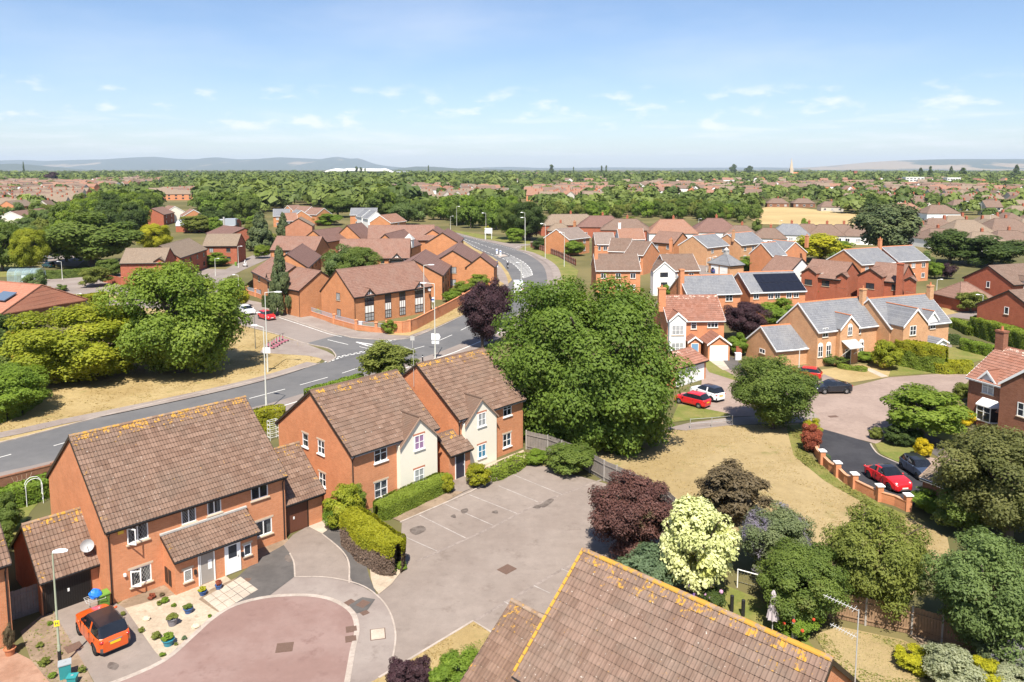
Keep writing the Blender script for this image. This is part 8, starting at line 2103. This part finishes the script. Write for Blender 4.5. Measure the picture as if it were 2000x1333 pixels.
# ================================================================== THE TOWN BEYOND
def inside(px, poly):
 u, v = px; c = False; n = len(poly)
 for i in range(n):
  (x1, y1), (x2, y2) = poly[i], poly[(i + 1) % n]
  if (y1 > v) != (y2 > v) and u < (x2 - x1) * (v - y1) / (y2 - y1) + x1: c = not c
 return c
def to_px(x, y, z=0.0):
 Z = z - CAM_H; yc = y * _c - Z * _s; zc = y * _s + Z * _c
 return 1000 + FPX * x / yc, YP - FPX * zc / yc
rr_ = random.Random(5)
def scatter(poly, dx, dy, rot, keep=1.0, jit=.3):
 P = [G(u, max(334.5, v)) for u, v in poly]; c, s = math.cos(rot), math.sin(rot)
 Q = [(p.x * c + p.y * s, -p.x * s + p.y * c) for p in P]; out = []
 x = min(q[0] for q in Q)
 while x < max(q[0] for q in Q):
  y = min(q[1] for q in Q)
  while y < max(q[1] for q in Q):
   a, b = x + rr_.uniform(-jit, jit) * dx, y + rr_.uniform(-jit, jit) * dy
   w = (a * c - b * s, a * s + b * c)
   if rr_.random() < keep and w[1] > 30 and inside(to_px(*w), poly): out.append(w)
   y += dy
  x += dx
 return out
# --- hip roofed bungalows of the near suburb, one by one
def bung(label, u, v, w=11, d=4.6, hr=6.2, he=3.0, roof=None, wall=None, ang=0, hip=3.6, chim=True, n=3):
 h = House('bungalow', label, (u, v), hr=hr, he=he, S=d, wall=wall or M_WREN, roof=roof or R_BUNG, ang=ang, L=w, hip=hip, cat='bungalow', pipes=False, gutter=False, group='hip roofed bungalows beyond the estate')
 p = G(u, v, hr); h.o = Vector((p.x, p.y, 0)) - h.e * w / 2; h.root.location = h.o
 h.autowin(n, rows=(1.5,), w=1.5, h=1.2); h.finish(chim=((w / 2 + .6, .3, hr + 1.2, .75, .6, 1, B_RED),) if chim else ()); return h
for a in (('long pale hip roofed house left behind the orange gabled house', 1112, 419, 24, 6.0, 8.0, 4.2, R_TAN, B_RED, 5, 5), ('grey brown hip roofed house second from the left', 1174, 422, 18, 6, 8.0, 4.2, R_CARE2, B_RED, -5, 5), ('third hip roofed house with brown brick walls', 1222, 428, 18, 6, 7.6, 4, R_BUNG, B_RED, -8, 5), ('wide orange hip roof by the dark wood', 1312, 429, 17, 6, 8.0, 3.6, R_RUST, M_WREN, -4, 4.5), ('tall brown hip roof with white porches below', 1396, 427, 17, 6.5, 8.2, 3.8, R_CARE2, M_WREN, -6, 6), ('small pale low roof by the long hip roofed house', 1092, 437, 9, 4, 5, 2.6, R_TAN, B_RED, 0, 3),
 ('hip roof by the bushy tree below the wheat', 1446, 441, 12, 5, 6, 3, R_BUNG, M_WREN, -10, 4), ('brown bungalow before the slate one below the wheat', 1502, 446, 11, 4.6, 6, 3, R_BUNG, M_WREN, -15, 3.6), ('dark slate bungalow below the wheat field', 1543, 438, 13, 5, 6.4, 3, R_SLATE, M_WREN, -15, 4), ('first brown bungalow right of the slate one', 1577, 438, 12, 5, 6.4, 3, R_BUNG, M_WREN, -15, 4), ('second brown bungalow right of the slate one', 1612, 439, 12, 5, 6.4, 3, R_BUNG, M_WREN, -15, 4), ('third brown bungalow, with a white gable', 1645, 439, 12, 5, 6.4, 3, R_BUNG, M_WREN, -15, 4), ('bungalow touching the huge dark evergreen', 1672, 440, 10, 5, 6.4, 3, R_BUNG, M_WREN, -15, 4),
 ('long house on the far edge of the wheat field, left', 1518, 388, 14, 5, 6, 3, R_BUNG, B_BRN, -10, 4), ('long house on the far edge of the wheat field, middle', 1568, 388, 14, 5, 6, 3, R_BUNG, B_BRN, -8, 4), ('dormered house on the far edge of the wheat field', 1622, 394, 13, 5, 6, 3, R_BUNG, M_CRM, -8, 3),
 ('rust hip roof right of the evergreen top', 1766, 397, 15, 6, 7, 3.4, R_RUST, M_WREN, 0, 4), ('wide hip roof in the upper right bungalow rows', 1832, 401, 17, 6, 7.5, 3.6, R_BUNG, M_WREN, 0, 5), ('big tan hip roof above the right dark trees', 1885, 430, 16, 6.5, 8, 3.6, R_TAN, M_WREN, 0, 5), ('big brown hip roof at far right above the dark trees', 1962, 427, 17, 6.5, 8, 3.6, R_BUNG, M_WREN, 0, 5), ('pinkish low roofs left of the right dark trees', 1800, 440, 14, 5, 6, 3, R_BUNG, M_WREN, 10, 4), ('low tan bungalow behind the right dark trees', 1915, 454, 13, 5.5, 6, 3, R_TAN, M_WREN, 0, 4), ('low brown bungalow behind the right dark trees', 1968, 451, 14, 5.5, 6, 3, R_BUNG, M_WREN, 0, 4), ('dim low roof between the big trees at right', 1830, 447, 13, 5, 6, 3, R_BUNG, M_WREN, 10, 4)):
 bung(a[0], a[1], a[2], w=a[3], d=a[4], hr=a[5], he=a[6], roof=a[7], wall=a[8], ang=a[9], hip=a[10])
# --- templates for the farther streets
def far_house(kind, roofm, wallm, label):
 t = thing('house', label, 'house', (0, 0, -50), 0); L, S, he, hr = {'gable': (9, 4.2, 5.0, 8.4), 'semi': (14, 4.4, 5.0, 8.6), 'hip': (12, 5, 3.2, 6.6), 'long': (22, 4.6, 5.2, 8.4)}[kind]
 mb = MB(); hip = 3.6 if kind == 'hip' else 0
 mb.box(-L / 2, L / 2, -S, S, 0, he)
 if not hip:
  for x in (-L / 2, L / 2): mb.add([(x, -S, he), (x, S, he), (x, 0, hr)], [(0, 1, 2)])
 mb.build('wall', wallm, t)
 o = .3; zl = he - o * (hr - he) / S; mb = MB(); a, b = -L / 2 - .2, L / 2 + .2; A, B = (a + hip, b - hip)
 mb.add([(a, -S - o, zl), (b, -S - o, zl), (B, 0, hr), (A, 0, hr), (a, S + o, zl), (b, S + o, zl)], [(0, 1, 2, 3), (5, 4, 3, 2)] + ([(4, 0, 3), (1, 5, 2)] if hip else []))
 mb.add([(a, -S - o, zl - .15), (b, -S - o, zl - .15), (a, -S - o, zl), (b, -S - o, zl)], [(0, 1, 3, 2)])
 r = mb.build('roof', roofm, t); MB().box(L * .25, L * .25 + .9, -.4, .4, hr - .8, hr + 1.1).build('chimney', B_RED, t)
 for k in range(2 if kind in ('gable', 'hip') else 4):
  n = 2 if kind in ('gable', 'hip') else 4; x = -L / 2 + L * (k + .5) / n; w = MB(); w.box(x - .8, x + .8, -S - .05, -S, .9, 2.2); w.build('window', M_GLD, t)
  if he > 4: w = MB(); w.box(x - .8, x + .8, -S - .05, -S, 3.3, 4.4); w.build('window', M_GLD, t)
 return t
FH = []
for k, (kd, rm, wm) in enumerate((('gable', R_BUNG, M_CRM), ('semi', R_BUNG, B_OR), ('hip', R_BUNG, M_WREN), ('semi', R_TAN, M_CRM), ('long', R_TAN, B_OR), ('gable', R_RUST, B_OR), ('hip', R_TAN, M_CRM), ('semi', R_BRN, M_WREN))): FH.append(far_house(kd, rm, wm, 'x'))
ZONES = [   # poly (photo), dx, dy, rot, keep, label, group, kinds
 ([(-60, 420), (-60, 362), (60, 356), (150, 362), (165, 385), (140, 405), (100, 425), (40, 425)], 17, 25, R(8), .9, 'the dense far left suburb', (4, 3, 1, 4, 0)),
 ([(120, 362), (230, 352), (330, 350), (330, 358), (190, 375), (150, 378)], 22, 40, R(-12), .6, 'the treed far left suburb', (0, 1, 3)),
 ([(300, 382), (390, 378), (400, 392), (320, 398)], 18, 24, R(10), .8, 'the gap between the left woods', (1, 4)),
 ([(760, 372), (860, 366), (960, 372), (1000, 385), (960, 402), (850, 405), (790, 388)], 20, 30, R(25), .55, 'the roofs beyond the middle wood', (3, 4, 6)),
 ([(845, 408), (915, 400), (915, 388), (850, 392)], 15, 20, R(30), .9, 'the street above the road bend', (3, 6)),
 ([(1010, 398), (1040, 372), (1180, 366), (1200, 392), (1120, 402)], 17, 24, R(-8), .7, 'the rows behind the tall dark tree', (1, 3, 5)),
 ([(1180, 380), (1280, 362), (1480, 366), (1490, 392), (1380, 392), (1250, 390)], 18, 28, R(-15), .6, 'the middle right suburb', (5, 5, 1, 7)),
 ([(1640, 402), (1640, 372), (1760, 366), (1960, 372), (2060, 380), (2060, 440), (1990, 436), (1900, 415), (1790, 412), (1720, 410)], 17, 26, R(0), .62, 'the dense far right suburb', (2, 2, 6, 0)),
 ([(1790, 470), (1990, 462), (2060, 462), (2060, 445), (1990, 440), (1790, 452)], 18, 22, R(0), .8, 'the rows behind the right dark trees', (2, 6)),
 ([(1480, 378), (1700, 372), (1700, 362), (1480, 366)], 18, 30, R(-10), .7, 'the terraces beyond the wheat field', (7, 3, 1)),
 ([(-60, 356), (500, 349), (500, 341), (-60, 343)], 40, 110, R(5), .32, None, (0, 1, 3)),
 ([(980, 362), (2060, 364), (2060, 342), (980, 341)], 34, 90, R(-5), .36, None, (0, 1, 5, 7)),
]
far_rest = []; cnt = 0; cand = []
def place(poly, x, y):
 "where in its patch: left / middle / right, near / far"
 u, v = to_px(x, y); us = [p[0] for p in poly]; vs = [p[1] for p in poly]
 a = (max(0, u) - max(0, min(us))) / max(1, min(2000, max(us)) - max(0, min(us))); b = (v - min(vs)) / max(1, max(vs) - min(vs))
 return ('back', 'centre', 'front')[int(max(0, min(2.99, b * 3)))] + (' far left', ' left', ' middle', ' right', ' far right')[int(max(0, min(4.99, a * 5)))]
ROOFW = ('brown roofed pale house', 'brown roofed brick pair', 'brown hip roofed white house', 'tan roofed pale pair', 'long tan roofed brick terrace', 'rust roofed brick house', 'tan hip roofed pale house', 'dark brown roofed white pair')
for poly, dx, dy, rot, keep, lab, kinds in ZONES:
 for (x, y) in scatter(poly, dx, dy, rot, keep, .16):
  cand.append((y, x, rr_.choice(kinds), rot + rr_.choice((0, 0, math.pi / 2)) + rr_.uniform(-.05, .05), lab, poly))
cand.sort(key=lambda c: c[0])
for y, x, k, rz, lab, poly in cand:
 if lab and cnt < 210:
  dup(FH[k], (x, y, 0), rz, ROOFW[k] + ', ' + place(poly, x, y) + ' of ' + lab, 'houses of ' + lab); cnt += 1
 else: far_rest.append((x, y, k, rz))
for t in FH:
 for c in list(t.children): bpy.data.objects.remove(c)
 bpy.data.objects.remove(t)
mb = MB(); fm = [R_BUNG, R_TAN, R_RUST, M_CRM, M_WREN, B_OR]
for x, y, k, rz in far_rest:
 L, S, he, hr = rr_.choice(((9, 4.2, 5.0, 8.4), (14, 4.4, 5, 8.6), (20, 4.6, 5.2, 8.6))); c, s = math.cos(rz), math.sin(rz); f = lambda a, b, z: (x + a * c - b * s, y + a * s + b * c, z)
 r_, w_ = rr_.choice((0, 0, 1, 2)), rr_.choice((3, 4, 5)); l = L / 2
 mb.add([f(-l, -S, 0), f(l, -S, 0), f(l, S, 0), f(-l, S, 0), f(-l, -S, he), f(l, -S, he), f(l, S, he), f(-l, S, he), f(-l, 0, hr), f(l, 0, hr)], [(0, 1, 5, 4), (1, 2, 6, 5), (2, 3, 7, 6), (3, 0, 4, 7), (5, 6, 9), (7, 4, 8)], w_)
 mb.add([f(-l - .3, -S - .4, he - .2), f(l + .3, -S - .4, he - .2), f(l + .3, 0, hr + .1), f(-l - .3, 0, hr + .1), f(-l - .3, S + .4, he - .2), f(l + .3, S + .4, he - .2)], [(0, 1, 2, 3), (5, 4, 3, 2)], r_)
mb.build('distant_houses', fm, kind='stuff', label='roofs of the far town beyond the suburbs', category='houses')
# --- trees of the woods and gardens beyond
TZ = [  # poly of foot points, spacing, height range, templates, leaves, keep, label
 ([(120, 470), (165, 430), (240, 400), (300, 398), (305, 425), (290, 445), (240, 470), (200, 490), (130, 500)], 10, (11, 15), ('m0', 'm1', 'm2'), ('mid', 'mid', 'oak', 'dark'), .9, 'the left wood'),
 ([(-60, 500), (-60, 440), (40, 430), (110, 430), (110, 470), (40, 500)], 12, (8, 11), ('m0', 'm1', 's0'), ('mid', 'olive', 'willow'), .7, 'the left edge gardens'),
 ([(385, 400), (420, 380), (560, 372), (690, 372), (780, 385), (800, 425), (770, 428), (700, 414), (640, 414), (600, 400), (530, 412), (500, 428), (440, 432), (395, 430)], 12.5, (11, 16), ('m0', 'm1', 'm2', 's0'), ('mid', 'lime', 'mid', 'dark', 'oak'), .92, 'the large middle left wood'),
 ([(860, 430), (850, 415), (920, 398), (990, 398), (1010, 440), (1000, 455), (960, 450), (900, 445)], 10, (8, 12), ('m0', 'm1', 's1'), ('mid', 'bright', 'lime'), .95, 'the thicket beyond the bend'),
 ([(790, 436), (850, 432), (850, 415), (800, 405), (780, 420)], 9, (8, 11), ('m2', 'f0', 's2'), ('mid', 'willow'), .8, 'the trees behind the care home range'),
 ([(1045, 415), (1060, 398), (1250, 396), (1480, 398), (1485, 436), (1420, 436), (1340, 432), (1250, 428), (1080, 430)], 9.5, (6.5, 10), ('m0', 'm1', 's0', 's1', 's2'), ('mid', 'bright', 'olive', 'lime', 'mid'), .9, 'the green belt behind the hip roofs'),
 ([(1450, 455), (1500, 462), (1560, 468), (1700, 475), (1720, 462), (1600, 456), (1500, 450), (1450, 440)], 12, (4, 6), ('s0', 's1', 's2'), ('mid', 'bright', 'olive'), .6, 'the gardens below the wheat bungalows'),
 ([(1060, 462), (1150, 452), (1280, 448), (1280, 440), (1150, 440), (1060, 448)], 11, (4, 6.5), ('s0', 's1', 'm2'), ('mid', 'bright', 'olive'), .7, 'the gardens before the hip roofs'),
 ([(1640, 418), (1730, 425), (1740, 410), (1660, 403)], 10, (8, 12), ('m0', 's1'), ('mid', 'dark'), .8, 'the clump at the wheat right end'),
 ([(1470, 406), (1690, 414), (1690, 409), (1560, 401), (1480, 400)], 14, (3, 6), ('s0', 's2'), ('mid', 'olive'), .6, 'the far hedge of the wheat'),
 ([(1780, 500), (1850, 490), (2050, 485), (2050, 440), (1990, 455), (1850, 470)], 14, (5, 9), ('m1', 's0', 's1'), ('mid', 'dark', 'olive'), .55, 'the far right bungalow gardens'),
 ([(1280, 540), (1500, 520), (1640, 520), (1640, 508), (1500, 505), (1290, 520)], 14, (2.5, 4.5), ('s0', 's1', 's2'), ('mid', 'bright'), .35, 'the slate roofed houses gardens'),
 ([(380, 500), (540, 480), (540, 440), (470, 440), (380, 470)], 12, (4, 7), ('s1', 's2', 'm0'), ('mid', 'olive', 'bright'), .5, 'the left estate gardens'),
]
roots = []
for h_ in [o for o in COL.objects if o.type == 'EMPTY' and o.get('category') in ('house', 'care home', 'bungalow', 'garage')]:
 for c in h_.children:
  if c.name.startswith('roof'):
   bb = [Vector(b) for b in c.bound_box]; roots.append((h_.location.copy(), h_.rotation_euler.z, min(b.x for b in bb), max(b.x for b in bb), min(b.y for b in bb), max(b.y for b in bb)))
def in_house(x, y, m=1.5):
 for l, a, x0, x1, y0, y1 in roots:
  dx, dy = x - l.x, y - l.y
  if abs(dx) > 45 or abs(dy) > 45: continue
  c, s = math.cos(a), math.sin(a); p, q = dx * c + dy * s, -dx * s + dy * c
  if x0 - m < p < x1 + m and y0 - m < q < y1 + m: return True
 return False
nt = 0; rest_t = []; cand = []
LFW = {'mid': 'mid green', 'oak': 'light green', 'dark': 'dark green', 'olive': 'olive', 'willow': 'grey green', 'lime': 'deep green', 'bright': 'bright green'}
for poly, sp, (h0, h1_), tms, lfs, keep, lab in TZ:
 for x, y in scatter(poly, sp, sp, .4, keep, .4):
  if not in_house(x, y, 1.0): cand.append((y, x, rr_.uniform(h0, h1_), rr_.choice(tms), rr_.choice(lfs), lab, poly, (h0 + h1_) / 2))
cand.sort(key=lambda c: c[0])
for y, x, h, tm, lf, lab, poly, hm in cand:
 if nt < 215:
  plant('tree', ('tall ' if h > hm else 'lower ') + LFW[lf] + ' tree, ' + place(poly, x, y) + ' of ' + lab, 'tree', (x, y), h, h * rr_.uniform(.36, .50), tm, lf, bottom=-.02, group='trees of ' + lab); nt += 1
 else: rest_t.append((x, y, h))
print('far houses', cnt, len(far_rest), 'trees', nt, len(rest_t))
# the farther trees: one mass
for poly, sp, hr2, keep in (([(-80, 425), (-80, 352), (500, 350), (760, 366), (1000, 366), (1000, 395), (760, 375), (500, 368), (380, 380), (160, 388), (100, 428)], 17, (6, 11), .6),
 ([(1000, 400), (1000, 362), (2080, 362), (2080, 442), (1980, 440), (1700, 405), (1480, 396), (1200, 394)], 14, (6, 11), .6),
 ([(-80, 356), (2080, 356), (2080, 345.5), (-80, 345.5)], 21, (8, 14), .85), ([(-80, 346), (2080, 346), (2080, 339), (-80, 339)], 48, (10, 17), .8), ([(-80, 340), (2080, 340), (2080, 336.0), (-80, 336.0)], 130, (10, 18), .7),
 ([(380, 372), (760, 372), (1000, 362), (1000, 350), (380, 350)], 13, (11, 16), .9), ([(420, 352), (1000, 352), (1000, 344), (420, 344)], 24, (11, 16), .9), ([(0, 350), (420, 350), (420, 345), (0, 345)], 22, (10, 15), .8),
 ([(1190, 358), (1500, 352), (1740, 350), (2000, 352), (2000, 346), (1400, 346), (1180, 352)], 20, (10, 16), .75)):
 for x, y in scatter(poly, sp, sp * 1.6, .3, keep, .45): rest_t.append((x, y, rr_.uniform(*hr2)))
rest_t.sort(key=lambda t: t[1])
PP, NN, TT_, SZ = [], [], [], []
for far_, LN, k_ in ((0, 110, .42), (1, 38, .75)):
 sel = [t for t in rest_t if (t[1] > 1250) == bool(far_)]; N_ = len(sel)
 d = sph(LN * 40).reshape(40, LN, 3); d[:, :, 2] = np.abs(d[:, :, 2]) - .3
 var = NR.randint(0, 40, N_); base = d[var]
 lum = (1 + .28 * np.sin(base[:, :, 0] * 5 + var[:, None]) * np.cos(base[:, :, 1] * 4 + var[:, None] * 2))[:, :, None]
 XY = np.array([t[:2] for t in sel]); Hh = np.array([t[2] for t in sel]); Hh = Hh * NR.uniform(.55, 1.25, N_); Rr2 = Hh * NR.uniform(.48, .8, N_)
 Pp = base * lum * np.stack([Rr2, Rr2, Hh * .5], 1)[:, None, :] * NR.uniform(.75, 1, (N_, LN, 1)); Pp[:, :, 2] += (Hh * .5)[:, None]; Pp[:, :, :2] += XY[:, None, :]
 Nn = base + np.array([0, 0, .45]) + NR.normal(0, .3, base.shape); Nn /= np.linalg.norm(Nn, axis=2, keepdims=True)
 PP.append(Pp.reshape(-1, 3)); NN.append(Nn.reshape(-1, 3)); TT_.append(np.clip(NR.beta(2, 2.5, N_)[:, None] * .8 + NR.uniform(0, .2, (N_, LN)), 0, 1).ravel()); SZ.append(np.repeat(Rr2 * k_, LN))
 print('distant trees', far_, N_)
me = leaf_mesh('distant_trees', np.concatenate(PP), np.concatenate(NN), np.concatenate(SZ), np.concatenate(TT_), 1.3)
me.materials.append(leaf_mat('distant_leaf', (0.046, 0.078, 0.018), (0.195, 0.238, 0.052), trans=.2)); link('distant_trees', me, kind='stuff', label='tree tops of the far suburbs and woods', category='trees')
# --- landmarks on the skyline
def lm(name, label, cat, u, v, rz=0): p = G(u, v); return thing(name, label, cat, (p.x, p.y, 0), rz), FPX / p.y
t, s = lm('grandstand', 'long white roofed racecourse grandstand on the skyline', 'grandstand', 698, 342.5); k = 1 / s
MB().box(-66 * k, 62 * k, 0, 40, 0, 6.5 * k).build('wall', plain('stand_glass', (.10, .13, .17), .3), t)
mb = MB(); pr = [(-62, 6.0), (-58, 9.5), (-45, 12.5), (-30, 11.5), (-22, 13), (40, 12), (52, 12.5), (62, 8.5), (68, 5.5)]; n = len(pr)
mb.add([(x * k, -18, z * k * .95) for x, z in pr] + [(x * k, 45, z * k * .95 + 2) for x, z in pr] + [(x * k, -18, max(4, z - 4.5) * k) for x, z in pr], [(i, i + 1, i + 1 + n, i + n) for i in range(n - 1)] + [(i + 2 * n, i + 1 + 2 * n, i + 1, i) for i in range(n - 1)]); mb.build('roof', M_WREN, t)
MB().box(-92 * k, -62 * k, 0, 30, 0, 5 * k).build('side_stand', M_WREN, t); MB().box(70 * k, 105 * k, 0, 30, 0, 7 * k).build('side_stand', plain('pale_cladding', (.5, .54, .6), .5), t)
t, s = lm('church', 'pale stone church spire on the right skyline', 'church', 1545, 347); k = 1 / s
mb = MB(); mb.box(-3.2 * k, 3.2 * k, -3 * k, 3 * k, 0, 17 * k); mb.build('tower', M_STONE, t)
mb = MB(); mb.lathe([(3.4 * k, 17 * k), (0.05, 38 * k)], 8); mb.build('spire', M_STONE, t)
mb = MB(); mb.prism([(3 * k, 0, 0), (3 * k, 0, 6 * k), (3 * k, 4 * k, 10 * k), (3 * k, 8 * k, 6 * k), (3 * k, 8 * k, 0)], (14 * k, 0, 0)); mb.build('nave', M_POT, t)
t, s = lm('brick_tower', 'square red brick tower right of the church', 'tower', 1671, 346); k = 1 / s; MB().box(-3 * k, 3 * k, 0, 6 * k, 0, 11 * k).build('wall', B_RED, t); MB().box(-3.3 * k, 3.3 * k, -.3 * k, 6.3 * k, 11 * k, 11.7 * k).build('parapet', B_RED, t)
for lab, u, v, w, h in (('long white flat roofed block with two window bands on the right', 1787, 356, 36, 9), ('white flat roofed block beside the pair of conifers', 1863, 358, 26, 10), ('small white flat roofed block farther right', 1908, 354, 14, 7), ('pale low shed roof in the right suburb', 1355, 352, 30, 5), ('white block on the hill left of the church', 1448, 346, 28, 5), ('grey roofed school behind the middle suburb', 1447, 358, 34, 5), ('white gabled building left of the brick tower', 1605, 350, 24, 6)):
 t, s = lm('flat_roof_block', lab, 'building', u, v); k = 1 / s; MB().box(-w / 2 * k, w / 2 * k, 0, 14, 0, h * k).build('wall', M_WREN, t); MB().box(-w / 2 * k - .4, w / 2 * k + .4, -.4, 14.4, h * k, h * k + .6).build('roof', M_WREN, t)
 for zz in (.25, .62):
  for q in range(5): MB().box((-w / 2 + w * (q + .15) / 5) * k, (-w / 2 + w * (q + .85) / 5) * k, -.08, -.02, zz * h * k, (zz + .2) * h * k).build('window', M_GLD, t)
for lab, u, v, vt, w in (('left poplar of the pair by the grandstand', 697, 345, 328, 8), ('right poplar of the pair by the grandstand', 705, 345, 329, 7), ('single poplar right of the grandstand', 713, 345, 331, 5), ('square topped poplars on the middle skyline', 1077, 342, 324, 9), ('lone thin poplar on the middle skyline', 1120, 342, 328, 3), ('left poplar of the small pair right of the middle', 1175, 343, 326, 4), ('right poplar of the small pair right of the middle', 1184, 343, 325.5, 4), ('poplar by the low hill in the middle', 837, 340, 325, 3),
 ('left tall conifer on the right skyline', 1797, 352, 328, 18), ('right tall conifer on the right skyline', 1816, 352, 325, 14), ('dark pointed conifer farther right', 1857, 348, 325, 12), ('wide dark conifer on the right skyline', 1880, 350, 328, 24), ('conifer near the right edge of the skyline', 1984, 350, 322, 18), ('dark cedar in the middle of the left woods', 787, 362, 341, 24), ('copper beech left on the skyline', 102, 356, 337, 26), ('dark fir above the left skyline', 47, 344, 316, 5), ('dome shaped tree crowning the skyline hill', 1432, 342, 322, 14), ('second dome shaped tree on the skyline hill', 1463, 342, 325, 16)):
 con = 'conifer' in lab or 'fir' in lab
 tree_px('conifer_tree' if con else 'poplar_tree' if 'poplar' in lab else 'tree', lab, u, v, vt, w, 'cone_s' if con else 'col' if 'poplar' in lab else 's1', 'purple' if 'copper' in lab else 'dark', conifer=con, bottom=.02)
# --- the air
M_AIR = bpy.data.materials.new('haze'); M_AIR.use_nodes = True; nt_ = M_AIR.node_tree
for n in list(nt_.nodes):
 if n.type == 'BSDF_PRINCIPLED': nt_.nodes.remove(n)
pv = nt_.nodes.new('ShaderNodeVolumePrincipled'); pv.inputs['Color'].default_value = (0.70, 0.83, 1.0, 1); pv.inputs['Density'].default_value = 0.000038; pv.inputs['Anisotropy'].default_value = 0.0
nt_.links.new(pv.outputs[0], nt_.nodes['Material Output'].inputs['Volume'])
hz = MB(); hz.box(-24000, 24000, -300, 33500, -8, 520).build('haze', M_AIR, kind='stuff')
scene.render.engine = 'CYCLES'
scene.cycles.use_denoising = True
scene.cycles.max_bounces = 6
scene.cycles.transparent_max_bounces = 12
